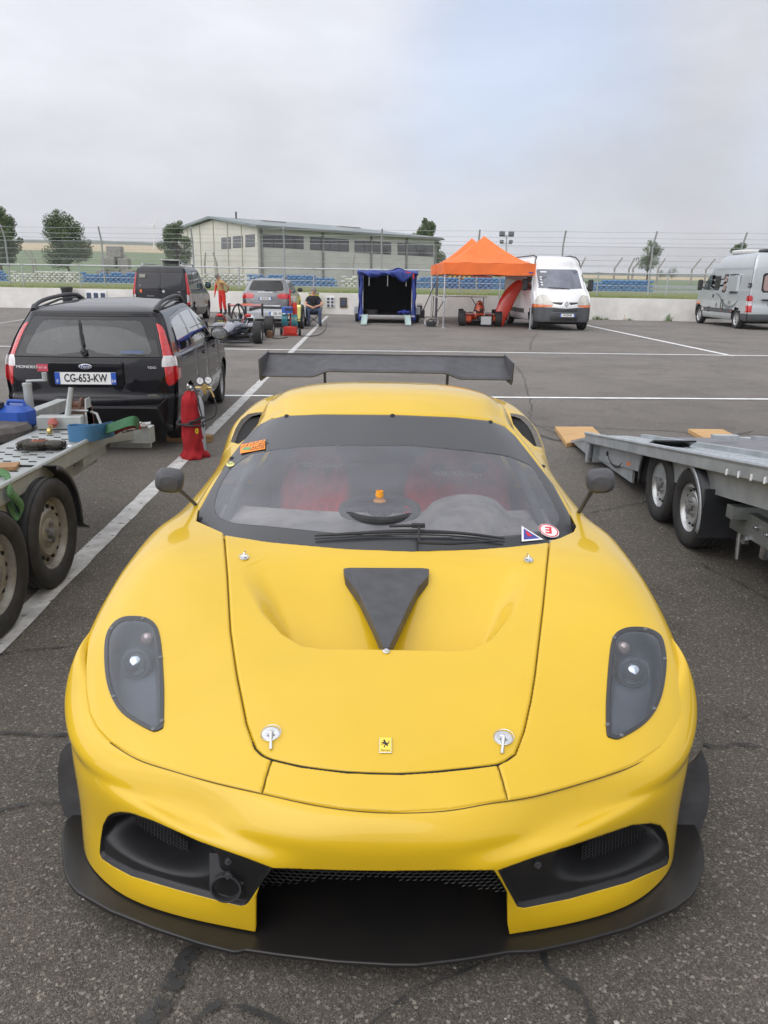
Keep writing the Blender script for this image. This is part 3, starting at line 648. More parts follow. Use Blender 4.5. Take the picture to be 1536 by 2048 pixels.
# --- second, older fence of concrete posts beyond the track
of = thing('concrete_post_fence', 'older fence of cranked concrete posts and wire beyond the tyre barrier', 'fence', wallpt(12, 16, 1.0)); O_ = np.array(of.location)
for px, kx in ((72, -.3), (66, -.5), (166, 0), (255, -.2), (282, 0), (395, 0), (410, .1), (434, -.25), (706, .1), (1005, .3), (1229, .45), (1258, .3), (1266, .5), (1316, .4), (1384, .5), (1412, .5), (200, 0), (930, .1), (1160, .3), (1450, .4)):
    t = wall_t(px, 540, 16); b = MB(); h = 2.7 if kx else 1.9; b.tube([wallpt(t, 16, .7)-O_, wallpt(t, 16, h)-O_, wallpt(t+kx, 16, h+(.7 if kx else .02))-O_], [.07, .065, .05], 6); b.build('post', M_CONC, of)
b = MB(); a, c = wall_t(-100, 540, 16), wall_t(1600, 540, 16)
for z in (1.2, 1.6, 2.0, 2.4, 2.8, 3.2): b.tube([wallpt(a, 16, z)-O_, wallpt(c, 16, z)-O_], .010, 4)
b.build('wire', mat('wire_grey', (.28, .29, .29), .6, .4), of)
b = MB(); a, c = wall_t(940, 540, 15), wall_t(1600, 540, 15)
for z in (1.25, 1.55): b.box((wallpt(a, 15, z)+wallpt(c, 15, z))/2, (c-a, .06, .22), rot=(0, 0, math.atan2(wd_[1], wd_[0])))
oneshot('guard_rail', 'low steel guard rail running behind the blue tyres on the right', 'guard rail', b, M_GALV)
for i, (px, w_, h_) in enumerate([(709, 1.2, .0), (1330, 3.2, .5)]):
    pass
# --- concrete blocks in the field at left
b = MB(); p = gy(229, 542, 78); 
for k, (dx, dz, w_) in enumerate([(-1.2, .6, 1.1), (0, .6, 1.1), (1.3, .6, 1.2), (-.4, 1.75, 1.3), (1.0, 1.7, 1.0), (0.2, 2.75, 1.4)]): b.box(p+np.array([dx, rng.uniform(-.2, .2), dz-1]), (w_, 1.0, 1.05), bev=.06)
oneshot('block_stack', 'heap of mossy concrete blocks standing in the field between the trees', 'concrete blocks', b, M_CONC)
# --- wind turbine
tc_ = gy(307, 452, 800); bs_ = gy(307, 494, 800); wt = thing('wind_turbine', 'faint slender white wind turbine on the left skyline', 'wind turbine', bs_); O_ = bs_; M_TURB = mat('turbine_white', (.75, .76, .78), .5)
b = MB(); b.tube([(0, 0, -8), tc_-O_], [.7, .45], 10); b.build('tower', M_TURB, wt, True); b = MB(); b.box(tc_-O_+np.array([0, 0, .4]), (2.2, 5, 2.2), bev=.5); b.build('nacelle', M_TURB, wt)
L_ = tc_[2]-bs_[2]
for (dx, dy) in ((-.42, .0826), (.40, .58), (.02, -.66)):
    b = MB(); d = np.array([dx, -.01, dy])*L_*1.6; b.tube([tc_-O_+np.array([0, -3, 0]), tc_-O_+d*.25+np.array([0, -3, 0]), tc_-O_+d+np.array([0, -3, 0])], [.3, .4, .1], 6); b.build('blade', M_TURB, wt, True)
# --- floodlight mast
p = gy(1013, 552, 75); tp = gy(1013, 470, 75); fm = thing('floodlight_mast', 'tall steel mast carrying four floodlights behind the orange tent', 'floodlight', p); b = MB(); b.tube([(0, 0, -1), tp-p], [.10, .06], 8); b.box(tp-p+np.array([0, 0, -.1]), (1.3, .08, .08)); b.box(tp-p+np.array([0, 0, -.75]), (1.1, .08, .08)); b.build('mast', M_GALV, fm)
for dx, dz in ((-.42, .1), (.42, .1), (-.42, -.58), (.42, -.58)):
    b = MB(); b.box(tp-p+np.array([dx, -.1, dz]), (.50 if dz > 0 else .36, .25, .44 if dz > 0 else .24), rot=(-.3, 0, 0), bev=.04); b.build('floodlight_head', mat('lamp_dark', (.10, .10, .11), .4, .5), fm)
# --- long pale building
EZ = 6.2
A = gz(514, 454, EZ); B = gz(874, 478.5, EZ); C = gz(393.5, 467, EZ); GZ = .8
u1 = (B-A)/np.linalg.norm(B-A); LB_ = np.linalg.norm((B-A)[:2]); u2 = np.array([-u1[1], u1[0], 0]); Wd = abs((C-A)@u2); u2 = u2*(1 if (C-A)@u2 > 0 else -1)
bd = thing('track_building', 'long pale building with a low green-grey roof and a row of dark window strips', 'building', (A[0], A[1], GZ)); bO = np.array([A[0], A[1], GZ])
def bl(s, t, z): return A*np.array([1, 1, 0])+u1*s+u2*t+np.array([0, 0, z])-bO
mid_ = Wd/2; RZ = gy(440, 437.6, (A+u2*mid_)[1])[2]
M_CLAD = mat('cream_cladding', (.68, .64, .56), .85, col2=(.60, .57, .51), scale=.4, detail=5); M_BLOCK = mat('blockwork', (.62, .60, .56), .9, col2=(.50, .485, .455), scale=.35, detail=7, stretch=(1, 1, 2.5)); M_ROOF = mat('roof_sheet', (.22, .25, .255), .55, var=.15, scale=.5); M_WINB = mat('dark_pane', (.02, .022, .025), .12, coat=1); M_WINF = mat('window_frame_dark', (.07, .08, .08), .6)
b = MB(); b.add([bl(0, 0, 0), bl(LB_, 0, 0), bl(LB_, 0, EZ), bl(0, 0, EZ), bl(0, Wd, 0), bl(LB_, Wd, 0), bl(LB_, Wd, EZ), bl(0, Wd, EZ)], [(0, 1, 2, 3), (1, 5, 6, 2), (5, 4, 7, 6)]); b.build('long_wall', M_BLOCK, bd)
b = MB(); b.add([bl(0, 0, 0), bl(0, Wd, 0), bl(0, Wd, EZ), bl(0, mid_, RZ-.1), bl(0, 0, EZ)], [(0, 4, 3, 2, 1)]); b.build('gable_wall', M_CLAD, bd); b = MB(); b.add([bl(LB_, 0, EZ), bl(LB_, Wd, EZ), bl(LB_-2, mid_, RZ-.1)], [(0, 1, 2)]); b.build('gable_wall', M_CLAD, bd)
b = MB(); o_ = .5
def roofpt(s, t, z): return bl(s, t, z)
rt = [roofpt(-o_, -o_, EZ-.05), roofpt(LB_+o_, -o_, EZ-.05), roofpt(LB_*.64 if False else LB_-8, mid_, RZ), roofpt(-o_, mid_, RZ), roofpt(-o_, Wd+o_, EZ-.05), roofpt(LB_+o_, Wd+o_, EZ-.05)]
dz = np.array([0, 0, .22]); b.add([p+dz for p in rt]+list(rt), [(0, 1, 2, 3), (3, 2, 5, 4), (1, 5, 2), (6, 0, 3, 9), (9, 3, 4, 10), (7, 1, 0, 6), (7, 11, 5, 1), (6, 9, 8, 7), (9, 10, 11, 8)]); b.build('roof', M_ROOF, bd)
for s in (.24, .66):
    b = MB(); cpt = bl(LB_*s, mid_*.80, RZ-.12); b.box(cpt, (3.0, 1.2, .35), rot=(0, 0, math.atan2(u1[1], u1[0]))); b.build('ridge_vent', M_CONC, bd)
b = MB(); b.tube([bl(2.2, mid_*.9, RZ-.2), bl(2.2, mid_*.9, RZ+.75)], .09, 8); b.build('flue', M_WINF, bd)
def onwall(px, py):
    """point of the long wall plane under a pixel"""
    d = ray(px, py); nrm = u2; t = ((A-CAM_P)@nrm)/(d@nrm); return CAM_P+d*t
def ongable(px, py):
    d = ray(px, py); t = ((A-CAM_P)@u1)/(d@u1); return CAM_P+d*t
def windows(pxs, fn, n, outd, nparts):
    P = [fn(*p)-bO+outd*.03 for p in pxs]; c = sum(P)/4; fr = MB(); 
    e = 1.0; fr.add([p for p in P]+[p-outd*.06 for p in P], [(0, 3, 2, 1), (0, 1, 5, 4), (1, 2, 6, 5), (2, 3, 7, 6), (3, 0, 4, 7)]); f = fr.build('window', M_WINF, bd)
    pb = MB()
    for k in range(nparts):
        a0, a1 = (k+.04)/nparts, (k+.96)/nparts; q = [P[0]+(P[1]-P[0])*a0, P[0]+(P[1]-P[0])*a1, P[3]+(P[2]-P[3])*a1, P[3]+(P[2]-P[3])*a0]
        q2 = [q[0]*.95+q[3]*.05, q[1]*.95+q[2]*.05, q[2]*.95+q[1]*.05, q[3]*.95+q[0]*.05]; pb.add([v+outd*.02 for v in q2], [(0, 3, 2, 1)])
    pb.build('pane', M_WINB, f)
for q in ([(525, 467.5), (607, 473), (607, 498.5), (525, 494)], [(620, 473.5), (697.5, 479), (697.5, 504), (620, 499.5)], [(709, 480), (782, 485), (782, 509), (709, 505)], [(795, 485.5), (866.5, 490), (866.5, 513.5), (795, 509.5)]): windows(q, onwall, 0, -u2, 4)
for q in ([(443, 475.5), (462, 474), (462, 497), (443, 498)], [(466, 473), (486, 471.5), (486, 495), (466, 496)], [(491, 470), (509.5, 468), (509.5, 493), (491, 494.5)]): windows(q, ongable, 0, -u1, 3)
b = MB()
for f in (.318, .585, .80, .99, 0.015): b.box(bl(LB_*f, -.08, EZ/2), (.22, .12, EZ), rot=(0, 0, math.atan2(u1[1], u1[0])))
b.tube([bl(.4, -.2, 0), bl(.4, -.2, EZ-.3)], .07, 6); b.box(bl(LB_/2, -.62, EZ-.02), (LB_+1, .16, .16), rot=(0, 0, math.atan2(u1[1], u1[0]))); b.build('pilaster_and_gutter', mat('panel_joint', (.20, .20, .19), .8), bd)
b = MB()
for f in (.17, .33, .5, .67, .83):
    hz = EZ+(RZ-EZ)*(1-abs(f-.5)*2); b.box(bl(-.03, Wd*f, hz/2), (.05, .10, hz-.3), rot=(0, 0, math.atan2(u1[1], u1[0])))
b.build('cladding_joint', mat('panel_joint2', (.42, .38, .30), .8), bd)
# red container seen under the tent
ct = thing('red_container', 'dark red shipping container with yellow chevrons, seen under the tent roof', 'container', gy(935, 572, 52)); O_ = np.array(ct.location)
p0, p1 = gy(886, 572, 52)-O_, gy(979, 572, 52)-O_; top_ = gy(935, 546, 52)[2]-O_[2]+.4
b = MB(); n = 34
for k in range(n):
    x0 = p0[0]+(p1[0]-p0[0])*k/n; x1 = p0[0]+(p1[0]-p0[0])*(k+1)/n; b.box(((x0+x1)/2, .02*(k % 2), top_/2-.3), ((x1-x0)*1.001, 2.2, top_+.6))
b.build('shell', mat('container_red', (.24, .035, .03), .7, var=.25, scale=2), ct)
b = MB()
for k in range(5): b.add([(p0[0]+.2+k*.30, -1.16, top_-.75), (p0[0]+.35+k*.30, -1.16, top_-.75), (p0[0]+.62+k*.30, -1.16, top_-.32), (p0[0]+.47+k*.30, -1.16, top_-.32)], [(0, 1, 2, 3)])
b.build('chevron', mat('chevron_yellow', (.6, .45, .05), .6), ct)
# wall furniture
def sockets(px0, px1, y0, y1, label, n, m_):
    t0, t1 = wall_t(px0, (y0+y1)/2), wall_t(px1, (y0+y1)/2); c = wallpt((t0+t1)/2, 0, 0); Y = c[1]; z1 = gy(px0, y0, Y)[2]; z0 = gy(px0, y1, Y)[2]; w = t1-t0
    t = thing('socket_box', label, 'electrical box', (c[0], c[1], z0), math.atan2(wd_[1], wd_[0])); h = z1-z0; b = MB(); b.box((0, -.03, h/2), (w, .06, h)); b.build('cabinet', m_, t)
    b = MB()
    for i in range(n[0]):
        for j in range(n[1]): b.box((-w/2+w*(i+.5)/n[0], -.075, h*(j+.5)/n[1]), (w/n[0]*.62, .04, h/n[1]*.62), bev=.01)
    b.build('socket', mat('socket_dark', (.05, .07, .12), .5), t); return t
sockets(653, 669, 594, 614, 'small white electrical box with blue sockets set in the white wall', (2, 3), M_WHITE)
sockets(680, 694, 595, 615, 'dark recess with a grey socket in the white wall, right of the blue sockets', (1, 1), mat('recess_brown', (.10, .08, .06), .9))
sockets(172, 214, 582, 600, 'row of sockets on the wall above the roof of the black estate car', (3, 1), M_WHITE)
# bins
t = wall_t(144, 590); c = wallpt(t, -.5, 0); b = MB(); b.lathe([(.20, 0), (.24, .75), (.26, .80), (.27, .86)], n=20); b.lathe([(.28, .86), (.28, .90), (.26, .93), (0, .94)], n=20); o = b.build('waste_bin', mat('bin_black', (.02, .021, .022), .5), None, True); o.location = c.tolist(); o.scale = (1.12, 1.12, 1.22); tag(o, 'black round waste bin against the white wall at left', 'bin')
t = wall_t(632, 600); c = wallpt(t, -.55, 0); bn = thing('bag_stand', 'yellow transparent rubbish bag hanging from a lidded stand at the wall', 'rubbish bag', c)
b = MB(); G = []
for h, r in ((.08, .10), (.14, .20), (.35, .24), (.6, .23), (.85, .25), (1.0, .255)): G.append([((r+.018*math.sin(7*a+h*9))*math.cos(a), (r+.018*math.sin(5*a+h*5))*math.sin(a), h) for a in np.linspace(0, 2*math.pi, 40)])
b.grid(G[::-1]); b.build('bag', mat('bag_yellow', (.62, .60, .08), .35, var=.3, scale=5), bn, True)
b = MB(); b.lathe([(.27, 1.0), (.275, 1.07), (.25, 1.09), (0, 1.10)], n=24); b.tube([(0, .22, 0), (0, .22, 1.0)], .02, 6); b.build('lid', mat('lid_grey', (.30, .32, .28), .5), bn, True)
# ------------------------------------------------------------------ the yellow racing car
car = thing('race_car', 'yellow racing car with black front splitter and rear wing, nose towards the viewer', 'racing car', (0, 1.5, 0))
CAR_O = np.array([0, 1.5, 0])
def cpart(name, V, F, m, parent=None, smooth=True, sharp=None):
    """vertices are given in world space; car children are stored relative to the car's base"""
    return mesh_obj(name, np.asarray(V, float)-CAR_O, F, m, parent or car, smooth, sharp)
def cb(b, name, m, parent=None, smooth=False, bevel=0):
    b.v = [(v[0]-CAR_O[0], v[1]-CAR_O[1], v[2]-CAR_O[2]) for v in b.v]; return b.build(name, m, parent or car, smooth, 35, bevel)
TX = [0, .14, .28, .42, .54, .65, .75, .83, .89, .93, .955, .962, .955, .94]
TROWS = [
 (1.40, .97, [.40, .395, .385, .355, .31, .25, .18, .11, .04, -.02, -.08, -.14, -.2, -.26]),
 (1.575, .97, [.493, .490, .480, .458, .425, .38, .325, .26, .20, .15, .09, .02, -.06, -.12]),
 (1.70, .98, [.537, .535, .527, .512, .492, .465, .422, .368, .31, .25, .19, .12, .04, -.04]),
 (1.85, .99, [.567, .567, .563, .556, .545, .531, .507, .468, .42, .365, .295, .21, .12, .05]),
 (2.00, 1., [.594, .595, .596, .598, .598, .594, .583, .563, .530, .49, .43, .35, .23, .10]),
 (2.15, 1., [.624, .626, .630, .638, .645, .650, .649, .641, .620, .588, .54, .45, .30, .14]),
 (2.30, 1., [.656, .658, .665, .676, .689, .699, .702, .695, .677, .650, .605, .51, .33, .15]),
 (2.50, 1., [.704, .707, .714, .727, .741, .754, .759, .751, .730, .700, .650, .54, .34, .15]),
 (2.70, 1., [.768, .769, .771, .774, .780, .786, .787, .778, .757, .722, .665, .55, .34, .15]),
 (2.95, 1., [.84, .835, .822, .805, .797, .794, .792, .784, .764, .722, .655, .54, .34, .15]),
 (3.20, .98, [.84, .835, .83, .82, .815, .812, .808, .792, .755, .70, .62, .50, .32, .15]),
 (3.70, .97, [.84, .84, .84, .84, .84, .84, .838, .822, .77, .70, .60, .48, .30, .15]),
 (4.10, .985, [.86, .86, .86, .86, .865, .868, .866, .85, .80, .71, .60, .46, .30, .15]),
 (4.45, 1., [.90, .90, .90, .91, .92, .93, .932, .922, .885, .80, .67, .50, .32, .15]),
 (4.70, 1., [.96, .96, .97, .98, .985, .988, .980, .955, .90, .82, .70, .52, .34, .15]),
 (5.00, 1., [.98, .985, .99, .995, 1.0, 1.0, .985, .95, .895, .82, .70, .52, .34, .15]),
 (5.40, .99, [.97, .97, .975, .98, .975, .965, .945, .91, .86, .79, .68, .52, .34, .15]),
 (5.80, .97, [.93, .93, .93, .93, .925, .91, .89, .86, .81, .74, .64, .50, .34, .15]),
 (5.95, .95, [.84, .84, .84, .84, .835, .83, .81, .79, .75, .68, .58, .45, .32, .15])]
T = Surf(mirror_net([[(x*w, Y, z) for x, z in zip(TX, zs)] for Y, w, zs in TROWS]))
_U, _V = np.meshgrid(np.linspace(0, 1, 400), np.linspace(0, .62, 400)); _TP = T(_U, _V).reshape(-1, 3); _TQ = proj(_TP); _UV = np.stack([_U.ravel(), _V.ravel()], 1)
def hit(pts, S, vmax=.62):
    """exact surface points under photo pixels (Newton on the spline parameters)"""
    out = []
    for p in pts:
        q = np.array(p, float); d = ((_TQ-q)**2).sum(1); c = np.nonzero(d < 64)[0]
        if len(c) < 3: c = np.argsort(d)[:6]
        D = ((_TP[c]-CAM_P)**2).sum(1)**.5; c = c[D < D.min()+.12]; i = c[np.argmin(d[c])]; uv = _UV[i].copy(); h = 1e-4
        for _ in range(4):
            P3 = S(np.array([uv[0], uv[0]+h, uv[0]]), np.array([uv[1], uv[1], uv[1]+h])); Q3 = proj(P3); J_ = np.stack([(Q3[1]-Q3[0])/h, (Q3[2]-Q3[0])/h], 1)
            uv = uv+np.clip(np.linalg.solve(J_, q-Q3[0]), -.02, .02)
        out.append(S(np.array([uv[0]]), np.array([uv[1]]))[0])
    return out
def on(px, py, S=None, P=None, Q=None, _front=True):
    """point of the body surface seen at a photo pixel (inverse-distance blend of the nearest samples)"""
    P = _TP if P is None else P; Q = _TQ if Q is None else Q
    d = ((Q-np.array([px, py]))**2).sum(1); r = 36.0
    c = np.nonzero(d < r)[0]
    if len(c) < 4: c = np.argsort(d)[:6]
    D = ((P[c]-CAM_P)**2).sum(1)**.5; c = c[D < D.min()+.10]; i = c[np.argsort(d[c])[:4]]; w = 1/(d[i]+1e-3); return (P[i]*w[:, None]).sum(0)/w.sum()
# --- outlines measured on the photograph
HOOD = [(448,1067),(455,1150),(461,1259),(474,1350),(484,1400),(493,1446),(511,1496),(524,1509),(543,1518),(602,1532),(693,1543.5),(798,1547),(876,1542),(944,1535),(996,1528),(1016,1518),(1031,1507),(1049,1459),(1062,1400),(1070,1350),(1086,1212),(1094,1130),(1099,1082),(1020,1091),(953,1096),(823,1100),(692,1095),(600,1087),(536,1081)]
NOSE = [(543,1518),(602,1532),(693,1543.5),(798,1547),(876,1542),(944,1535),(996,1528),(1007,1565),(1015,1599),(967,1607),(898,1619),(798,1624),(693,1618),(602,1603),(524,1585),(533,1550)]
SEAM_L = [(798,1624),(693,1618),(602,1603),(522,1585),(426,1563),(335,1537),(271,1515),(218,1482),(193,1457),(177,1426),(170,1379),(170,1332),(174,1274),(184,1225),(197,1180)]
SEAM_R = [(798,1624),(898,1619),(967,1607),(1014,1600),(1068,1591),(1138,1572.5),(1209,1551),(1270,1528),(1321,1497),(1350,1471),(1361,1445),(1369.5,1403),(1372,1356),(1371,1304),(1362,1250),(1345,1190)]
KEEP = SEAM_L + [(150,1150),(100,1000),(300,600),(1250,600),(1500,1000),(1390,1150)] + SEAM_R[::-1][:-1]
HL_L = [(265,1233),(289,1235),(307.5,1244.5),(318,1262),(324,1297),(327.4,1344),(329,1391),(328,1445),(324,1459),(312,1464),(296,1460),(265,1442.5),(237,1419),(218,1381.6),(210,1339),(209,1297),(214,1267),(228,1245.6),(246.6,1235)]
HL_R = [(1267.5,1254.5),(1291,1256),(1310,1263),(1324,1276),(1331,1302),(1332.7,1330),(1328,1372),(1317,1410),(1298,1440),(1272,1461),(1244,1476.5),(1230,1479.5),(1218,1476),(1212,1464),(1211,1414),(1213.6,1363),(1218,1311),(1223,1281),(1232,1265.6),(1249,1257)]
RECESS = [(476,1139),(489,1175),(521,1227.5),(562,1269),(604,1293),(651,1299),(765,1300),(901,1303),(942,1300),(984,1280),(1026,1233),(1052,1181),(1067,1139),(1000,1118),(770,1110),(540,1112)]
TRI = [(688,1141),(700,1139),(845,1140),(858,1141.5),(857.6,1157),(838,1178),(817.5,1217),(797,1264),(780,1299),(766,1299),(744.6,1248),(718.5,1196),(703,1173),(689,1157)]
WS_OUT = [(520,846),(536,838),(569,830),(643,827),(790,828),(912,833),(979,840),(1010,851),(1031,870),(1065,912.6),(1108,967.6),(1138,1023),(1152.5,1053),(1147.6,1064),(1120,1076.6),(1099,1082),(1020,1091),(953,1096),(823,1100),(692,1095),(600,1087),(536,1081),(448,1067),(410,1050),(392,1042),(395,1023),(422,974),(459,912.6),(496,867)]
WS_IN = [(492,914),(503,908),(534,902),(618,893),(704,891),(800,891.5),(851,894),(973,906),(1034,919),(1060,931),(1071,943),(1095.6,986),(1114,1023),(1117,1041),(1102,1056),(1065,1065.6),(973,1073),(790,1072),(667,1065.6),(545,1053),(471,1046),(441,1035),(430,1018),(434.6,986),(453,949),(475,926)]
INT_L = [(528,824),(512,825),(496,828),(482,839),(471,857),(461,884),(478,888),(500,870),(524,845)]
INT_R = [(1020,826),(1034,828),(1048,832),(1062,844),(1074,864),(1085,895),(1068,892),(1044,870),(1026,848)]
def shrink(poly, t):
    p = np.array(poly, float); n = len(p); a = np.roll(p, -1, 0)-np.roll(p, 1, 0); a /= np.linalg.norm(a, axis=1)[:, None]; nn = np.stack([-a[:, 1], a[:, 0]], 1)
    q = p+nn*t; c = p.mean(0)
    return q if abs(np.linalg.norm(q-c, axis=1).mean()) < abs(np.linalg.norm(p-c, axis=1).mean()) else p-nn*t
HL_L = cspl(HL_L, 60); HL_R = cspl(HL_R, 60); WS_INs = cspl(WS_IN, 120); RECs = np.array(RECESS, float)
HLI_L = shrink(HL_L, 8.5); HLI_R = shrink(HL_R, 8.5); HLM_L = shrink(HL_L, 4); HLM_R = shrink(HL_R, 4)
front = lambda P: P[..., 1] < 3.4
def sstep(t): t = np.clip(t, 0, 1); return t*t*(3-2*t)
def t_xf(P, U, V):
    q = proj(P); sh = q.shape[:-1]; qf = q.reshape(-1, 2); m = (P[..., 1].reshape(-1) < 3.0) & inside(qf, RECs)
    idx = np.nonzero(m)[0]; d, _ = near_poly(qf[idx], RECs[:13], False)
    y = qf[idx, 1]; D0 = 0.125*sstep((y-1108)/188.0); w = 24+34*sstep((1300-y)/120.0); dep = np.zeros(len(qf)); dep[idx] = D0*sstep(d/w)
    P = P.copy(); P[..., 2] -= dep.reshape(sh); return P
cl = lambda P: (P[..., 1] < 3.4) & (P[..., 0] < 0)
def poly_side(L, s): return L
vmid = 10.4/18
arch = lambda yc, r: [(yc+r*math.cos(a), .34+r*math.sin(a)) for a in np.linspace(0, 2*math.pi, 48, endpoint=False)]
side = lambda P: np.abs(P[..., 0]) > .80
def outside(poly, big): return poly
regs = [('hood', 'px', HOOD, front, .011), ('nose_panel', 'px', NOSE, front, .007),
        ('lens_l', 'px', HLM_L, front, 0), ('lens_r', 'px', HLM_R, front, 0),
        ('screen', 'px', WS_OUT, lambda P: P[..., 1] < 3.6, 0), ('archhole', 'x', arch(2.56, .365), side, 0),
        ('cabin', 'z', [(-.60, 2.72), (.60, 2.72), (.60, 4.2), (-.60, 4.2)], None, 0),
        ('body', 'px', KEEP, front, .004)]
TF = panelize(T, 760, 600, regs, vs=np.linspace(0, vmid, 600), xf=t_xf, default='trash')
def split_x(name, V, F):
    V = np.asarray(V); lf = [f for f in F if V[f[0], 0] < 0]; rf = [f for f in F if V[f[0], 0] >= 0]; out = []
    for ff in (lf, rf):
        us = sorted({i for f in ff for i in f}); mp = {a: k for k, a in enumerate(us)}
        out.append(cpart(name, V[us], [tuple(mp[i] for i in f) for f in ff], M_YEL))
    return out
cpart('hood', *TF['hood'], M_YEL); cpart('nose_panel', *TF['nose_panel'], M_YEL)
split_x('front_fender', *TF['body'])
# dark liner under the panels so the shut lines read as gaps
LV, LU = np.meshgrid(np.linspace(0.02, .45, 60), np.linspace(.12, .88, 60), indexing='ij'); G = t_xf(T(LU, LV), LU, LV)
regL = panelize(T, 160, 160, [('liner', 'px', shrink(np.array(SEAM_L[:11]+[(448,1075),(1099,1090)]+SEAM_R[::-1][5:-1], float), 14), front, 0), ], vs=np.linspace(0, .48, 160), xf=t_xf, default='trash')
V, F = regL['liner']; V = off(V, F, -.012)
rearT = panelize(T, 260, 260, [('archhole', 'x', arch(5.12, .375), side, 0), ('intake', 'px', INT_L, lambda P: P[..., 1] > 3.9, 0), ('intake', 'px', INT_R, lambda P: P[..., 1] > 3.9, 0),
        ('cabin', 'z', [(-.60, 2.5), (.60, 2.5), (.60, 4.2), (-.60, 4.2)], None, 0), (None, 'x', [(3.12, .2), (3.1, .5), (3.3, .85)], side, .006), (None, 'x', [(4.1, .2), (4.22, .5), (4.1, .9)], side, .006)],
        vs=np.linspace(vmid, 1, 260), default='rear_body')
cpart('rear_body', *rearT['rear_body'], M_YEL)
if 'intake' in rearT:
    V, F = rearT['intake']; V = np.asarray(V)
    for s in (-1, 1):
        ff = [f for f in F if V[f[0], 0]*s > 0]; us_ = sorted({i for f in ff for i in f}); mp = {a: k for k, a in enumerate(us_)}
        if ff:
            o = cpart('air_intake', off(V[us_], [tuple(mp[i] for i in f) for f in ff], -.03), [tuple(mp[i] for i in f) for f in ff], M_DARK)
            b = MB(); vv = V[us_]; x0, x1 = vv[:, 0].min(), vv[:, 0].max(); y0, y1 = vv[:, 1].min(), vv[:, 1].max()
# tail panel closing the back
tp = T(np.linspace(0, 1, 60), np.ones(60)); b = MB(); b.grid([[(p[0], p[1], p[2]) for p in tp], [(p[0]*.97, p[1]+.03, .12) for p in tp]]); cb(b, 'tail_panel', M_YEL, smooth=True)
# --- headlights
M_LENS = glass('lens_clear', (.92, .95, .99), .03, (.5, .53, .58), 1.0, .02)
for sfx, xs, pr, br in (('l', -1, (266, 1300), (292, 1266)), ('r', 1, (1271, 1318), (1249, 1284))):
    V, F = TF['lens_'+sfx]; PO = HL_L if xs < 0 else HL_R; b = MB(); rings = []
    for sh_, up in ((-.6, -.002), (.6, .004), (7.5, .0045), (9.0, .003), (9.4, -.006)): rings.append([p+np.array([xs*.3*up, -.2*up, up]) for p in hit(shrink(PO, sh_) if sh_ > 0 else PO, T)])
    rings = [r_+[r_[0]] for r_ in rings]; b.grid(rings if xs > 0 else rings); fr = cb(b, 'headlight', M_FRIT, smooth=True)
    cpart('lens', np.asarray(V)+np.array([0, 0, .003]), F, M_LENS, fr)
    V = np.asarray(V); q = proj(V); d, _ = near_poly(q, HLI_L if xs < 0 else HLI_R); dep = .085*sstep(d/14)
    W2 = V.copy(); W2[:, 2] -= dep; W2[:, 1] += dep*.25; cpart('bucket', W2, F, M_BUCKET, fr)
    c = on(*pr)+np.array([0, .012, -.055]); dr = Vector((0, -1, .35)).normalized()
    Mx = Matrix.Translation(c) @ dr.to_track_quat('Z', 'Y').to_matrix().to_4x4()
    b = MB(); b.lathe([(.047, -.03), (.047, 0), (.042, .006), (.037, .006), (.034, 0)], n=32, M=Mx); cb(b, 'lamp_ring', M_BUCKET, fr, True)
    b = MB(); b.lathe([(.036, .0), (.033, .012), (.026, .021), (.014, .027), (0, .029)], n=32, M=Mx); cb(b, 'projector', M_LAMPGLASS, fr, True)
    c = on(*br)+np.array([0, .0, -.02]); Mx = Matrix.Translation(c) @ dr.to_track_quat('Z', 'Y').to_matrix().to_4x4()
    b = MB(); b.lathe([(.018, -.02), (.019, 0), (.016, .005), (.008, .009), (0, .010)], n=20, M=Mx); cb(b, 'bulb', mat('bulb_pink', (.55, .42, .40), .15, .3, coat=1), fr, True)
    PO = HL_L if xs < 0 else HL_R; cc = shrink(PO, 4.2)
    for k in (3, 14, 22, 30, 40, 52):
        p = on(*cc[k]); n = Vector((0, -.3, 1)).normalized(); Mx = Matrix.Translation(p) @ n.to_track_quat('Z', 'Y').to_matrix().to_4x4()
        b = MB(); b.lathe([(.0062, .0), (.0062, .0055), (.0035, .0065), (0, .005)], n=12, M=Mx); cb(b, 'screw', mat('screw', (.16, .16, .17), .35, .8), fr, True)
# --- bumper
seam_px_half = [(772, 1624), (690, 1617), (602, 1603), (522, 1585), (401, 1555), (308, 1522), (220, 1483), (179, 1428), (171, 1370)]
top = [on(*p) for p in seam_px_half]; top = [np.array([abs(p[0]), p[1], p[2]-.004]) for p in top]; top[0][0] = 0
top.append(np.array([.927, 2.14, .605])); top.append(np.array([.925, 2.25, .632]))
r5 = [(0,1.535,.452),(.115,1.537,.452),(.22,1.55,.450),(.33,1.583,.446),(.455,1.645,.446),(.625,1.72,.45),(.768,1.795,.458),(.877,1.905,.468),(.944,2.045,.515),(.953,2.14,.575),(.933,2.25,.615)]
r4 = [(0,1.524,.408),(.115,1.526,.408),(.22,1.538,.406),(.325,1.564,.408),(.453,1.608,.415),(.611,1.692,.42),(.762,1.783,.42),(.872,1.903,.42),(.945,2.045,.44),(.957,2.14,.47),(.948,2.25,.50)]
r3 = [(0,1.530,.356),(.105,1.531,.356),(.2,1.534,.356),(.285,1.536,.357),(.455,1.580,.385),(.602,1.658,.392),(.755,1.768,.372),(.868,1.89,.365),(.938,2.04,.365),(.95,2.14,.37),(.948,2.25,.38)]
r2 = [(0,1.55,.25),(.11,1.55,.25),(.21,1.555,.25),(.31,1.575,.25),(.47,1.632,.25),(.645,1.705,.25),(.78,1.792,.25),(.872,1.90,.25),(.930,2.045,.25),(.945,2.14,.25),(.945,2.25,.25)]
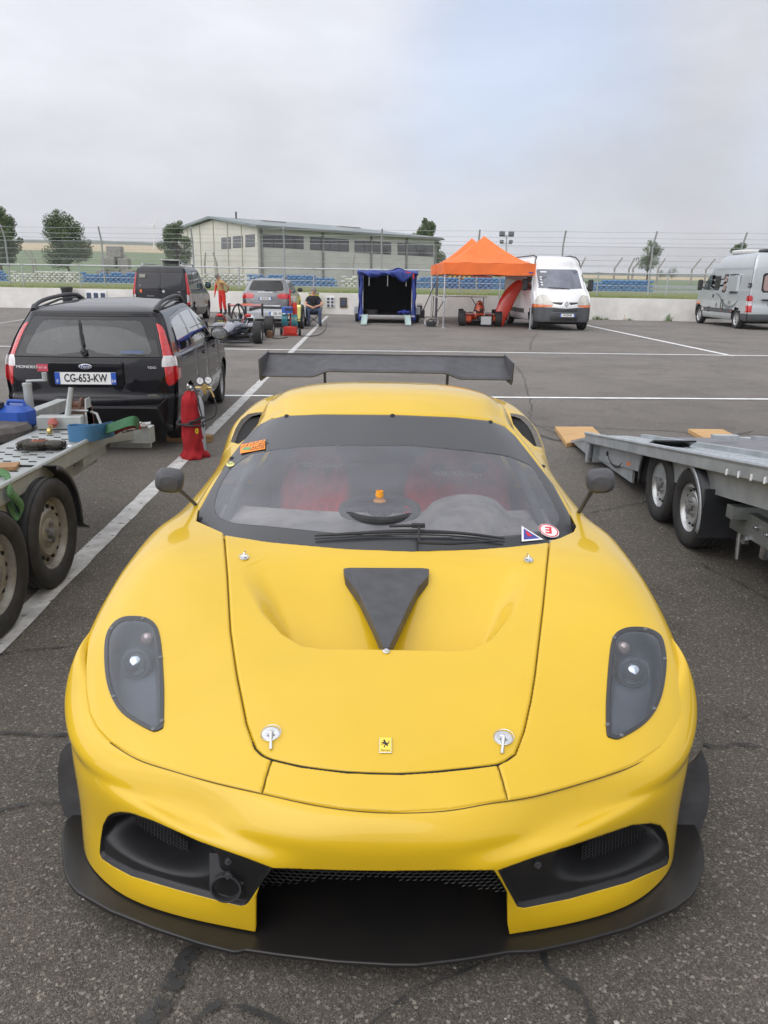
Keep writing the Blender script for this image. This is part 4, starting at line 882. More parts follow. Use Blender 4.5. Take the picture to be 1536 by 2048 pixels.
r1 = [(0,1.575,.15),(.11,1.576,.15),(.22,1.58,.15),(.335,1.598,.15),(.49,1.638,.15),(.66,1.702,.15),(.785,1.79,.15),(.874,1.90,.15),(.930,2.05,.15),(.945,2.14,.15),(.943,2.25,.15)]
r0 = [(0,1.585,.088),(.11,1.586,.088),(.225,1.59,.088),(.345,1.61,.088),(.50,1.645,.088),(.668,1.705,.088),(.79,1.79,.088),(.876,1.90,.088),(.930,2.05,.088),(.945,2.14,.088),(.943,2.25,.088)]
flg = [tuple(p*np.array([.97, 1, 1])+np.array([0, .035, -.022])) for p in top]
BS = Surf(mirror_net([r0, r1, r2, r3, r4, r5, [tuple(p) for p in top], flg]))
MOUTH = [(506,1890),(511.5,1856),(511.5,1795),(520,1768),(545,1736),(672,1740.5),(780,1742),(881,1741),(988,1740.5),(1002,1762),(1016,1788),(1016,1850),(1024,1890)]
DUCT_L = [(240,1624),(226,1626),(215,1633),(206,1650),(201,1680),(199,1706),(203,1717),(225,1732),(262,1752),(353,1779),(420,1797),(481,1812),(492,1810),(500,1801),(517.5,1774),(545,1736),(490,1715),(399,1683),(308,1642),(262,1626)]
DUCT_R = [(995.5,1741),(1012,1772),(1035,1814),(1049,1816),(1138,1798),(1256,1765),(1321,1737),(1335,1729),(1339,1716),(1338,1690),(1332,1665),(1321,1651),(1302.5,1646.6),(1265,1650),(1162,1685),(1068,1715)]
BP = panelize(BS, 680, 190, [('archhole', 'x', arch(2.56, .365), None, 0), ('duct_l', 'px', DUCT_L, None, 0), ('duct_r', 'px', DUCT_R, None, 0), ('mouth', 'px', MOUTH, None, 0)], default='front_bumper')
ob = cpart('front_bumper', *BP['front_bumper'], M_YEL); solid(ob, .008)
def bowl(q, cx, cy, rx, ry, ang):
    x = q[:, 0]-cx; y = q[:, 1]-cy; c, s = math.cos(ang), math.sin(ang); a = (x*c+y*s)/rx; b_ = (-x*s+y*c)/ry; return np.sqrt(a*a+b_*b_)
bumper_mesh = mat('duct_black', (0.010, 0.010, 0.011), 0.45, var=.2, scale=9)
for sfx, xs in (('l', -1), ('r', 1)):
    V, F = BP['duct_'+sfx]; V = np.asarray(V); q = proj(V); d, _ = near_poly(q, np.array(DUCT_L if xs < 0 else DUCT_R, float))
    rr = bowl(q, *((318, 1698, 118, 44, R(20)) if xs < 0 else (1222, 1708, 118, 44, R(-18))))
    dep = .012*sstep(d/6) + .115*sstep((1.12-rr)/.55)*sstep(d/12)
    W2 = V.copy(); W2[:, 1] += dep; W2[:, 0] -= xs*dep*.15
    du = cpart('brake_duct', W2, F, bumper_mesh)
    # wire mesh at the back of the duct
    cx, cy = (300, 1668) if xs < 0 else (1240, 1678)
    base = gy(cx, cy, 1.79); b = MB()
    for i in range(-11, 12): b.tube([base+np.array([i*.0105, 0.0+abs(i)*.0, -.045]), base+np.array([i*.0105, .02, .045])], .0011, 5)
    for j in range(-4, 5): b.tube([base+np.array([-.12, .01, j*.0105]), base+np.array([.12, .01, j*.0105])], .0011, 5)
    b.v = [tuple(np.array(v)+np.array([0, (abs(v[0])-abs(base[0]))*.55, (abs(v[0])-abs(base[0]))*.22])) for v in b.v]
    cb(b, 'wire_mesh', M_MATTE, du)
    for p in ([(457, 1720), (457, 1748)] if xs < 0 else [(1075, 1727)]):
        pp = gy(*p, 1.575 if xs < 0 else 1.58); b = MB(); b.lathe([(.009, .0), (.009, -.006), (.004, -.006), (.004, -.014), (0, -.014)], axis='y', c=pp, n=12); cb(b, 'bolt', mat('screw', (.16, .16, .17), .35, .8), du, True)
# tow eye plate with ring, left duct
pc = gy(452, 1776, 1.592); b = MB(); n = 28
prof = [(.0385, -.006), (.0385, .006), (.029, .006), (.029, -.006)]
b.lathe([(.040, -.006), (.040, .012), (.0345, .012), (.0345, -.006)], axis='y', n=40, closed=True, M=Matrix.Translation(pc) @ Euler((R(-4), 0, 0)).to_matrix().to_4x4())
b.prism([(-.045, .085), (.05, .075), (.05, .02), (.038, .0), (.036, .0), (.024, .030), (0, .038), (-.024, .030), (-.036, 0), (-.042, .0)], -.003, .003, axis='y', M=Matrix.Translation(pc+np.array([0, .004, 0])) @ Euler((R(-20), 0, 0)).to_matrix().to_4x4())
cb(b, 'tow_eye', mat('tow_grey', (.05, .05, .053), .42, .3), bevel=.001)
# honeycomb grille in the mouth
b = MB(); s = .0105; hx = s*math.sqrt(3); 
def gp_(x, t):   # t down the grille
    return np.array([x, 1.60+.05*t+.015*(x/.35)**2, .352-.20*t])
for r_ in range(0, 24):
    for c_ in range(-20, 21):
        x = c_*hx+(hx/2 if r_ % 2 else 0)
        if abs(x) > .335: continue
        t0 = r_*1.5*s/.235
        if t0 > .53+.34*(x/.335)**2: continue
        c3 = [(x, t0), ]
        P6 = [gp_(x+s*math.sin(k*math.pi/3), t0+s*math.cos(k*math.pi/3)/.235) for k in range(4)]
        for k in range(3): b.tube([P6[k], P6[k+1]], .0014, 4, cap=False)
cb(b, 'grille', mat('grille_grey', (.018, .018, .019), .5))
b = MB(); b.box((0, 1.95, .22), (.78, .02, .26)); b.box((-.37, 1.82, .2), (.02, .28, .26)); b.box((.37, 1.82, .2), (.02, .28, .26)); b.box((0, 1.82, .375), (.74, .34, .01)); cb(b, 'mouth_duct', M_DARK)
# --- splitter
SPL = [(178,1600),(150,1625),(130,1642),(123,1665),(122,1688),(128,1742.5),(138,1766),(153,1783.5),(217,1820),(308,1856),(399,1886),(467,1903),(478,1902),(490,1899),(558,1909),(672,1922.5),(780,1929),(834,1929.5),(927.5,1918.5),(1021,1903),(1068,1901.6),(1162,1882),(1256,1856),(1349,1816),(1378,1795),(1391.6,1779),(1402,1756),(1408,1732),(1409,1710),(1405.6,1690),(1401,1668.6),(1385,1640),(1360,1600)]
sp = [gz(x, y, .082) for x, y in SPL]; sp = [(p[0], p[1]) for p in sp]+[(.80, 2.28), (-.80, 2.28)]
b = MB(); b.prism(sp, .068, .082); o = cb(b, 'splitter', M_SPLIT); bv = o.modifiers.new('bevel', 'BEVEL'); bv.width = .005; bv.segments = 3; bv.limit_method = 'ANGLE'; bv.angle_limit = R(50)
# --- side blades in front of the wheels
for pl in ([(150,1484),(137,1485),(123,1501),(116.5,1537.5),(118,1587.6),(130,1628.6),(148,1649),(181,1655),(200,1600),(190,1500)], [(1388,1520),(1403,1500),(1415,1530),(1419,1580),(1414,1620),(1402,1655),(1388,1672),(1366,1678),(1350,1640),(1360,1540)]):
    pts = [gy(x, y, 2.06) for x, y in pl]; b = MB(); b.prism([(p[0], p[2]) for p in pts], 2.055, 2.062, axis='y'); 
    cb(b, 'wheel_arch_blade', M_CARB)
# --- greenhouse
GR = [
 [(0,2.62,.700),(.14,2.625,.700),(.28,2.64,.701),(.41,2.675,.703),(.53,2.73,.708),(.64,2.81,.722),(.73,2.89,.745),(.79,2.965,.757),(.825,3.0,.70),(.83,3.01,.6)],
 [(0,2.95,.885),(.14,2.955,.884),(.27,2.97,.880),(.40,2.995,.873),(.52,3.03,.864),(.63,3.08,.852),(.712,3.125,.838),(.778,3.17,.820),(.82,3.23,.74),(.82,3.25,.62)],
 [(0,3.26,1.005),(.13,3.262,1.004),(.26,3.275,.999),(.38,3.295,.990),(.49,3.32,.976),(.59,3.355,.957),(.67,3.385,.933),(.732,3.42,.902),(.80,3.52,.77),(.81,3.54,.64)],
 [(0,3.56,1.112),(.12,3.562,1.110),(.24,3.568,1.105),(.35,3.58,1.094),(.45,3.60,1.077),(.54,3.62,1.053),(.615,3.645,1.020),(.675,3.68,.976),(.765,3.80,.80),(.79,3.82,.66)],
 [(0,3.72,1.172),(.12,3.722,1.170),(.23,3.73,1.165),(.335,3.74,1.153),(.43,3.755,1.135),(.51,3.78,1.109),(.578,3.805,1.074),(.632,3.84,1.027),(.745,3.96,.82),(.77,3.98,.68)],
 [(0,3.92,1.203),(.13,3.92,1.202),(.25,3.93,1.197),(.365,3.94,1.186),(.46,3.95,1.169),(.535,3.97,1.144),(.592,3.99,1.108),(.638,4.02,1.060),(.74,4.12,.84),(.765,4.14,.70)],
 [(0,4.25,1.186),(.13,4.25,1.185),(.26,4.25,1.180),(.38,4.26,1.168),(.47,4.27,1.149),(.545,4.28,1.122),(.60,4.3,1.085),(.640,4.32,1.038),(.735,4.38,.86),(.76,4.4,.72)],
 [(0,4.6,1.125),(.13,4.6,1.124),(.26,4.6,1.119),(.38,4.6,1.108),(.47,4.6,1.092),(.545,4.6,1.068),(.60,4.6,1.035),(.645,4.62,.99),(.73,4.66,.88),(.76,4.7,.78)],
 [(0,5.0,1.05),(.13,5.0,1.049),(.25,5.0,1.046),(.36,5.0,1.038),(.45,5.0,1.026),(.52,5.0,1.01),(.58,5.0,.985),(.63,5.0,.96),(.70,5.02,.92),(.75,5.04,.86)],
 [(0,5.5,.95),(.13,5.5,.95),(.25,5.5,.948),(.36,5.5,.945),(.45,5.5,.94),(.52,5.5,.935),(.58,5.5,.93),(.63,5.5,.92),(.70,5.5,.90),(.75,5.5,.86)]]
GS = Surf(mirror_net(GR))
gside = lambda P: np.abs(P[..., 0]) > .5
WS2 = [(x, y+(9 if y > 1060 else 0)) for x, y in WS_OUT]
SK = [(380, 1043), (392, 1042), (410, 1052), (448, 1076), (536, 1090), (600, 1096), (692, 1104), (823, 1109), (953, 1105), (1020, 1100), (1099, 1091), (1120, 1085.6), (1147.6, 1073), (1152.5, 1053), (1170, 1053), (1300, 1300), (200, 1300)]
GP = panelize(GS, 420, 420, [('glass', 'px', WS_INs, lambda P: P[..., 1] < 3.72, 0), ('skip', 'px', SK, lambda P: (P[..., 1] < 3.3) & (np.abs(P[..., 0]) < .76), 0), ('border', 'px', WS2, lambda P: P[..., 1] < 3.72, .004),
    ('side_window', 'x', [(3.25, .80), (3.55, .88), (3.85, .985), (4.15, 1.02), (4.35, .98), (4.45, .90), (4.3, .86)], gside, .002), ], default='roof')
cpart('roof', *GP['roof'], M_YEL)
M_WS = glass('windscreen', (.99, .99, 1.0), .17, (.40, .42, .47), .80, .03)
ws = cpart('windscreen_border', *GP['border'], M_FRIT); solid(ws, .005)
cpart('windscreen', np.asarray(GP['glass'][0])+np.array([0, 0, -.001]), GP['glass'][1], M_WS, ws)
if 'side_window' in GP: split = GP['side_window']; cpart('side_window', *split, glass('side_glass_clear', (.95, .96, .97), .02, (.3, .3, .32)))
_gu, _gv = np.meshgrid(np.linspace(0, 1, 300), np.linspace(0, .5, 300)); _GP = GS(_gu, _gv).reshape(-1, 3); _GQ = proj(_GP)
ong = lambda x, y: on(x, y, P=_GP, Q=_GQ)
gn = Vector((0, -.36, .93)).normalized()
def bolt(p, n, r=.008, name='bolt', parent=None, m=M_MATTE):
    Mx = Matrix.Translation(Vector([float(a) for a in p])) @ Vector(n).to_track_quat('Z', 'Y').to_matrix().to_4x4()
    b = MB(); b.lathe([(r*1.5, 0), (r*1.5, .002), (r, .003), (r*.9, .006), (r*.4, .006), (r*.35, .004), (0, .004)], n=14, M=Mx); return cb(b, name, m, parent, True)
for p in ((573, 832), (785, 831), (981, 844), (464, 917), (401, 1038), (1087, 932), (1149, 1052)): bolt(ong(*p), gn, .008, 'screen_bolt', ws)
# stickers on the screen
def decal(name, pts, m, parent, surf=ong, lift=.0025, txts=()):
    """flat quad sticker: pts = 4 photo corners TL TR BR BL"""
    P = [surf(*p)+np.array([0, 0, lift]) for p in pts]; b = MB(); b.add(P, [(3, 2, 1, 0)] if np.cross(P[1]-P[0], P[3]-P[0])[2] < 0 else [(0, 1, 2, 3)]); o = cb(b, name, m, parent)
    c = sum(P)/4; xd = P[1]-P[0]; yd = P[0]-P[3]; w = np.linalg.norm(xd); h = np.linalg.norm(yd)
    for (t, u, v, sz, mm, kw) in txts:
        z = np.cross(xd, yd); z /= np.linalg.norm(z); o3 = c + xd*u + yd*v + z*.0012
        vs, fs = text_mesh(t, sz*h, .0002, **kw); b = MB(); b.add(vs, fs, frame(o3, xd, yd)); cb(b, 'lettering', mm, o)
    return o
d1 = decal('ticket', [(482, 892), (531, 882), (530, 901), (480, 910)], M_ORST, ws, lift=.007, txts=[('15.07.23', .02, .24, .42, M_INK, dict(shear=.3)), ('AUTO', .22, -.12, .26, M_INK, {}), ('ROULAGE', .2, -.34, .16, M_INK, {})])
b = MB(); p = [ong(x, y)+np.array([0, 0, .0085]) for x, y in ((486, 899), (501, 897), (501, 902), (486, 904))]; b.add(p, [(3, 2, 1, 0)]); cb(b, 'stamp', M_GREENST, d1)
def disc(name, c, xd, yd, r, m, parent, lift=0, n=32, r0=0):
    z = np.cross(xd, yd); z = z/np.linalg.norm(z); X = xd/np.linalg.norm(xd); Y = yd/np.linalg.norm(yd); b = MB()
    ring = [c+z*lift+X*r*math.cos(2*math.pi*k/n)+Y*r*math.sin(2*math.pi*k/n) for k in range(n)]
    if r0 > 0:
        ri = [c+z*lift+X*r0*math.cos(2*math.pi*k/n)+Y*r0*math.sin(2*math.pi*k/n) for k in range(n)]; b.add(ring+ri, [(k, (k+1) % n, n+(k+1) % n, n+k) for k in range(n)])
    else: b.add(ring, [tuple(range(n))])
    return cb(b, name, m, parent)
XD = np.array([1., 0, 0]); YD = ong(760, 950)-ong(760, 1000); YD /= np.linalg.norm(YD)
s0 = disc('round_sticker', ong(461, 931), XD, YD, .018, mat('pale_yellow', (.75, .72, .25), .5), ws, .008)
for k, t in enumerate(('SECURE', 'PISTE')):
    vs, fs = text_mesh(t, .009, .0002); b = MB(); b.add(vs, fs, frame(ong(461, 931)+YD*(.003-.009*k)+np.array([0, 0, .0105]), XD, YD)); cb(b, 'lettering', M_INK, s0)
c = ong(1097, 1064); Xr = XD*.97+YD*-.2
s1 = disc('round_sticker', c, Xr, YD, .040, M_WHITE, ws, .008); disc('ring', c, Xr, YD, .037, M_REDV, s1, .0092, r0=.032)
vs, fs = text_mesh('E', .054, .0002, bold=.002); b = MB(); b.add(vs, fs, frame(c+np.array([0, 0, .0098]), -Xr*.98-YD*.1, -YD)); cb(b, 'lettering', M_REDV, s1)
tri = [(1043, 1054), (1087, 1082), (1043, 1086)]; P = [ong(*p)+np.array([0, 0, .006]) for p in tri]; b = MB(); b.add(P, [(2, 1, 0)]); s2 = cb(b, 'triangle_sticker', M_WHITE, ws)
cc = sum(P)/3; b = MB(); b.add([cc+(p-cc)*.72+np.array([0, 0, .001]) for p in P], [(2, 1, 0)]); cb(b, 'field', M_BLUEV, s2)
b = MB(); b.add([cc+(p-cc)*k_+np.array([0, 0, .002]) for p, k_ in zip(P, (.5, .25, .2))], [(2, 1, 0)]); cb(b, 'bolt_mark', M_REDV, s2)
# wiper
b = MB(); w = [ong(x, y)+np.array([0, 0, .022]) for x, y in ((630, 1082), (700, 1078), (780, 1074), (850, 1074), (930, 1078), (1008, 1088))]
cv = spl(w, 30); b.tube(cv, [.004+.004*math.sin(math.pi*k/29) for k in range(30)], 8); b.tube([p-np.array([0, .002, .012]) for p in cv], .003, 6)
cb(b, 'wiper_blade', M_MATTE, smooth=True)
b = MB(); a0 = ong(835, 1070)+np.array([0, -.005, .04]); a1 = ong(838, 1097)+np.array([0, -.02, .03]); b.tube([a0+np.array([-.11, .0, -.004]), a0, ], .006, 8); b.tube([a0, a0+np.array([.002, 0, .004]), a1], .005, 8)
b.tube([a1, a1+np.array([.12, .01, -.005]), a1+np.array([.30, .06, -.01])], [.007, .007, .004], 8); b.box(a0, (.05, .02, .014)); cb(b, 'wiper_arm', M_MATTE, smooth=True)
# --- shut lines read dark at their bottom
def gap(pts, r, drop, name='panel_gap', m=M_DARK):
    P = [p+np.array([0, 0, -drop]) for p in hit([tuple(q) for q in spl(pts, 60)], T)]; b = MB(); b.tube(P, r if isinstance(r, (int, float)) else [r[0]+(r[1]-r[0])*math.sin(math.pi*k/59) for k in range(60)], 6); return cb(b, name, m, smooth=True)
gap([(505, 1482), (511, 1496), (524, 1509), (543, 1518), (602, 1532), (693, 1543.5), (798, 1547), (876, 1542), (944, 1535), (996, 1528), (1016, 1518), (1028, 1509)], (.0016, .0034), .003)
M_SHUT = mat('shut_line_brown', (.10, .06, .008), .6)
gap([(449, 1075), (455, 1150), (461, 1259), (474, 1350), (484, 1400), (493, 1446), (505, 1482)], .0012, .006, m=M_SHUT); gap([(1098, 1092), (1094, 1130), (1086, 1212), (1070, 1350), (1062, 1400), (1049, 1459), (1030, 1507)], .0012, .006, m=M_SHUT)
gap([(543, 1519), (533, 1550), (524, 1584)], .0014, .003, m=M_SHUT); gap([(996, 1529), (1007, 1565), (1015, 1597)], .0012, .003, m=M_SHUT)
gap([(220, 1483), (271, 1515), (335, 1537), (426, 1563), (522, 1585), (602, 1603), (693, 1618), (798, 1624), (898, 1619), (967, 1607), (1014, 1600), (1068, 1591), (1138, 1572.5), (1209, 1551), (1270, 1528), (1318, 1499)], .0015, .0035, m=M_SHUT)
# --- vent cover triangle and its screw
tp_ = [on(x, y) for x, y in TRI]; b = MB(); n = len(tp_); vs = [p+np.array([0, -.004, .010]) for p in tp_]+[p+np.array([0, 0, -.030]) for p in tp_]
b.add(vs, [tuple(range(n)), ] + [(i, n+i, n+(i+1) % n, (i+1) % n) for i in range(n)]); o = cb(b, 'vent_cover', M_CARB); bv = o.modifiers.new('bevel', 'BEVEL'); bv.width = .0025; bv.segments = 2
bolt(on(773, 1304)+np.array([0, 0, .002]), (0, -.25, 1), .0075, 'screw', o, M_CHROME)
# --- bonnet pins
def latch(px, py, ang, s=1.0, lever=True):
    p = on(px, py); b = MB(); n = Vector((0, -.28, 1)).normalized(); Mx = Matrix.Translation(p) @ n.to_track_quat('Z', 'Y').to_matrix().to_4x4()
    b.lathe([(.0245*s, .0005), (.024*s, .0035), (.020*s, .0045), (.010*s, .0030), (.007*s, .0030), (.006*s, .012*s), (.0035*s, .014*s), (0, .014*s)], n=28, M=Mx)
    nn = np.array(n); d = np.array([math.sin(ang), -math.cos(ang), 0]); d = d-nn*(d@nn); d /= np.linalg.norm(d)
    b.tube([p+nn*.010, p+nn*.018+d*.008, p+nn*.012+d*.030*s, p+nn*.006+d*.056*s], [.0045*s, .0045*s, .0038*s, .0045*s], 8, flat=.7)
    tn = np.cross(nn, d); b.tube([p+nn*.010-tn*.010, p+nn*.012, p+nn*.010+tn*.010], .003, 6)
    ring = [p+nn*(.006+.003*math.sin(a))+(d*math.cos(a)+tn*math.sin(a))*.027*s for a in np.linspace(0, 2*math.pi, 20, endpoint=False)]; b.tube(ring, .0011, 5, closed=True)
    return cb(b, 'bonnet_pin', M_CHROME, smooth=True)
latch(542, 1468, .12); latch(1006, 1477, -.2)
latch(488, 1116, math.pi, .62); latch(1057, 1121, math.pi, .62)
# --- badge with a rearing horse
bc = on(772, 1492); Y3 = on(772, 1470)-on(772, 1514); Y3 /= np.linalg.norm(Y3); Mb = frame(bc, XD, Y3)
b = MB(); b.box((0, 0, .0025), (.034, .0535, .004), bev=.0012); b.v = [tuple(Mb @ Vector(v)) for v in b.v]; bd = cb(b, 'nose_badge', M_CHROME)
b = MB(); b.box((0, 0, .005), (.0305, .050, .0015)); b.v = [tuple(Mb @ Vector(v)) for v in b.v]; cb(b, 'enamel', mat('badge_yellow', (.85, .6, .03), .3, coat=1), bd)
HORSE = [(-.2,-.95),(-.05,-.95),(-.12,-.6),(.02,-.35),(.22,-.5),(.38,-.72),(.5,-.66),(.4,-.35),(.42,-.1),(.62,.0),(.72,.35),(.62,.72),(.5,.75),(.56,.4),(.48,.18),(.3,.14),(.12,.3),(-.02,.55),(-.05,.82),(-.2,.98),(-.28,.9),(-.5,.74),(-.48,.62),(-.3,.62),(-.3,.42),(-.55,.3),(-.8,.42),(-.84,.3),(-.55,.1),(-.35,.12),(-.6,-.12),(-.85,-.1),(-.82,-.24),(-.5,-.26),(-.25,-.05),(-.1,-.2),(-.2,-.4),(-.35,-.62)]
def horse(M_, s, m, parent, builder=None):
    b = MB(); vs = [(x*s, y*s, 0) for x, y in HORSE]
    import mathutils
    tris = mathutils.geometry.tessellate_polygon([[Vector(v) for v in vs]]); b.add(vs, [tuple(t) for t in tris], M_)
    return (builder or cb)(b, 'horse_emblem', m, parent)
horse(Mb @ Matrix.Translation((0, .003, .0062)), .0145, M_BLACKVINYL, bd)
vs, fs = text_mesh('Ferrari', .0085, .0002); b = MB(); b.add(vs, fs, Mb @ Matrix.Translation((0, -.0205, .0062))); cb(b, 'lettering', M_BLACKVINYL, bd)
# --- mirrors
for (hx, hy, bx, by, s) in ((339, 962, 394, 1012, -1), (1201, 963, 1156, 1027, 1)):
    hc = gy(hx, hy, 3.06); bs = gy(bx, by, 3.14); b = MB()
    prof = [(0, .0), (.026, .004), (.045, .018), (.055, .042), (.0575, .070), (.0565, .085), (.050, .087), (.047, .080), (0, .078)]
    b.lathe([(r, h-.05) for r, h in prof], axis='y', n=32)
    b.v = [(v[0]*(1.02) if True else 0, v[1], v[2]*.84) for v in b.v]
    b.v = [(math.copysign(abs(v[0]/.058)**.66*.058, v[0]), v[1], math.copysign(abs(v[2]/.049)**.66*.049, v[2])) for v in b.v]
    Mm = Matrix.Translation(hc) @ Euler((0, R(-8*s), R(-10*s))).to_matrix().to_4x4(); b.v = [tuple(Mm @ Vector(v)) for v in b.v]
    mo = cb(b, 'door_mirror', M_CARB, smooth=True)
    b = MB(); h0 = hc+np.array([-s*.018, .01, -.028]); b.tube(spl([h0, h0*.6+bs*.4+np.array([0, 0, .006]), bs, bs+np.array([-s*.03, .03, -.05])], 12), [.014]*4+[.012]*8, 10, flat=.6); cb(b, 'mirror_arm', M_CARB, mo, True)
# --- rear wing
xs_ = np.linspace(-.885, .885, 60); rows = []
def lip(x):   # raised centre section, dropped outer ends
    t = sstep((abs(x)-.40)/.14); return 1.094-.040*t
prof_t = [(5.52, 0, -.006), (5.50, 0, .002), (5.52, 0, .018), (5.60, 0, .020), (5.70, .25, .035), (5.80, .6, .058), (5.88, .9, .084), (5.885, .9, .079), (5.80, .6, .045), (5.70, .25, .018), (5.60, 0, -.004)]
for (Y, bl, dz) in prof_t: rows.append([(x, Y, lip(x)*(1-bl)+1.094*bl+dz) for x in xs_])
rows.append(rows[0]); b = MB(); b.grid(rows); wg = cb(b, 'rear_wing', M_CARB, smooth=True)
b = MB(); b.box((0, 5.883, 1.177), (1.77, .005, .016)); cb(b, 'gurney_flap', M_CARB, wg)
for s in (-1, 1):
    b = MB(); b.prism([(5.44, 1.178), (5.90, 1.198), (5.92, 1.06), (5.84, 1.02), (5.50, 1.02), (5.46, 1.05)], s*.885, s*.893, axis='x'); cb(b, 'end_plate', M_CARB, wg)
    b = MB(); b.prism([(5.58, 1.10), (5.72, 1.115), (5.78, .90), (5.62, .90)], s*.447-.004, s*.447+.004, axis='x'); cb(b, 'wing_support', M_MATTE, wg)
# --- cabin: dash, seats, steering wheel, cup
b = MB(); dx = np.linspace(-.70, .70, 60)
def dz_(x, t):
    bx = (x-.345)/.175; r2 = bx*bx+((t-.86)/.62)**2; return .084*max(0, 1-r2)**.5 if r2 < 1 else 0
b.grid([[(x, 2.74+.20*(abs(x)/.7)**2+t*(.40-.10*(abs(x)/.7)**2), .735+.035*t+dz_(x, t)) for x in dx] for t in np.linspace(0, 1, 26)]); b.grid([[(x, 3.14+.10*(abs(x)/.7)**2, .77+dz_(x, 1)) for x in dx], [(x, 3.14+.10*(abs(x)/.7)**2, .45) for x in dx]])
dash = cb(b, 'dashboard', M_DASH, smooth=True)
b = MB(); b.box((0, 4.15, .52), (1.25, .03, .45)); b.box((0, 3.5, .30), (1.3, 1.6, .02)); b.box((-.66, 3.5, .50), (.02, 1.3, .5)); b.box((.66, 3.5, .50), (.02, 1.3, .5)); cb(b, 'cabin_tub', mat('tub_grey', (.30, .31, .33), .8))
def seat(cx, w, top, lean=.0):
    b = MB(); xs2 = np.linspace(-1, 1, 25); G = []
    for t in np.linspace(0, 1, 20):
        z = .38+t*(top-.38); wid = w*(.95+.10*math.sin(t*math.pi)) if t < .7 else w*(1.0-.45*((t-.7)/.3)**2)
        G.append([(cx+x*wid, 3.60+.12*t-.075*abs(x)**3, z-.02*abs(x)**4) for x in xs2])
    b.grid(G); b.grid([[(cx+x*w, 3.60-.30*t-.03*abs(x)**3, .38-.02*t+.07*abs(x)**4) for x in xs2] for t in np.linspace(0, 1, 10)])
    o = cb(b, 'seat', M_REDCLOTH, smooth=True); solid(o, .04, 0)
    for s in (-1, 1): b = MB(); b.box((cx+s*w*.42, 3.67, top-.115), (w*.34, .05, .035), bev=.012); cb(b, 'belt_slot', M_DARK, o)
    return o
s1 = seat(-.335, .150, .95); s2 = seat(.36, .245, .96)
for (px, py, o) in ((633, 929, s1), (913, 947, s2)):
    p = gy(px, py, 3.555); vs, fs = text_mesh('Ferrari Challenge', .034, .0008, shear=.35, bold=.0016); b = MB(); b.add(vs, fs, frame(p, (1, 0, -.03), (0, .3, 1))); cb(b, 'lettering', mat('stitching', (1.0, .97, .97), .6), o)
# roll cage tubes
b = MB()
for s in (-1, 1): b.tube([(s*.66, 3.05, .74), (s*.62, 3.35, .88), (s*.54, 3.66, 1.0), (s*.5, 4.05, 1.08)], .02, 10)
b.tube([(-.5, 4.05, 1.08), (.5, 4.05, 1.08)], .02, 10); b.tube([(-.54, 3.68, 1.01), (.54, 3.68, 1.01)], .02, 10)
cb(b, 'roll_cage', M_CAB, smooth=True)
# detached steering wheel lying on the dash
wc = gy(760, 1019, 2.96)+np.array([0, 0, .0]); Mw = Matrix.Translation(wc) @ Euler((R(4), 0, 0)).to_matrix().to_4x4()
b = MB(); rg = []
for a in np.linspace(0, 2*math.pi, 48, endpoint=False):
    k = 1.0 if math.sin(a) > -.55 else .93; rg.append(Mw @ Vector((.150*math.cos(a)*k, .135*math.sin(a)*k, 0)))
b.tube(rg, .0165, 10, closed=True)
for a in (R(0), R(180), R(-90)): b.tube([Mw @ Vector((.14*math.cos(a), .125*math.sin(a), 0)), Mw @ Vector((.03*math.cos(a), .03*math.sin(a), .002))], .013, 8, flat=.4)
b.lathe([(.05, -.012), (.05, .01), (.035, .014), (0, .014)], n=24, M=Mw)
b.v = [(v[0], v[1], v[2]) for v in b.v]
sw = MB(); sw.v = b.v; sw.f = b.f; sw.mi = b.mi
swo = sw.build('steering_wheel', mat('suede_black', (.03, .03, .032), .9, var=.2, scale=40), None, True); tag(swo, 'black suede steering wheel lying on the dusty dashboard behind the windscreen', 'steering wheel')
cp = gy(759, 1001, 2.975); b = MB(); b.lathe([(.026, -.004), (.026, .0), (.0175, .006), (.0150, .036), (.0145, .040), (.012, .040), (.011, .03), (0, .03)], c=cp, n=28)
co = b.build('quick_release_hub', mat('orange_plastic', (.80, .32, .015), .45), None, True); tag(co, 'small orange flanged hub standing on the steering wheel behind the windscreen', 'hub')
b = MB(); b.lathe([(.0168, .012), (.0160, .024)], c=cp, n=28); b.f = b.f[:-2]; b.mi = b.mi[:-2]; b.build('paper_label', M_WHITE, co, True)
# --- wheels
for s in (-1, 1):
    wheel(car, (s*.80, 2.56, .325), .325, .24, s, mat('rim_dark', (.12, .12, .125), .35, .6), .70, 5, off_=CAR_O); wheel(car, (s*.79, 5.12, .335), .335, .29, s, MATS['rim_dark'], .70, 5, off_=CAR_O)
b = MB()
b.box((0, 3.7, .14), (1.7, 3.6, .05)); b.box((0, 2.6, .35), (1.1, .75, .3)); b.box((0, 5.1, .5), (1.1, .9, .5)); cb(b, 'floor_pan', M_DARK)
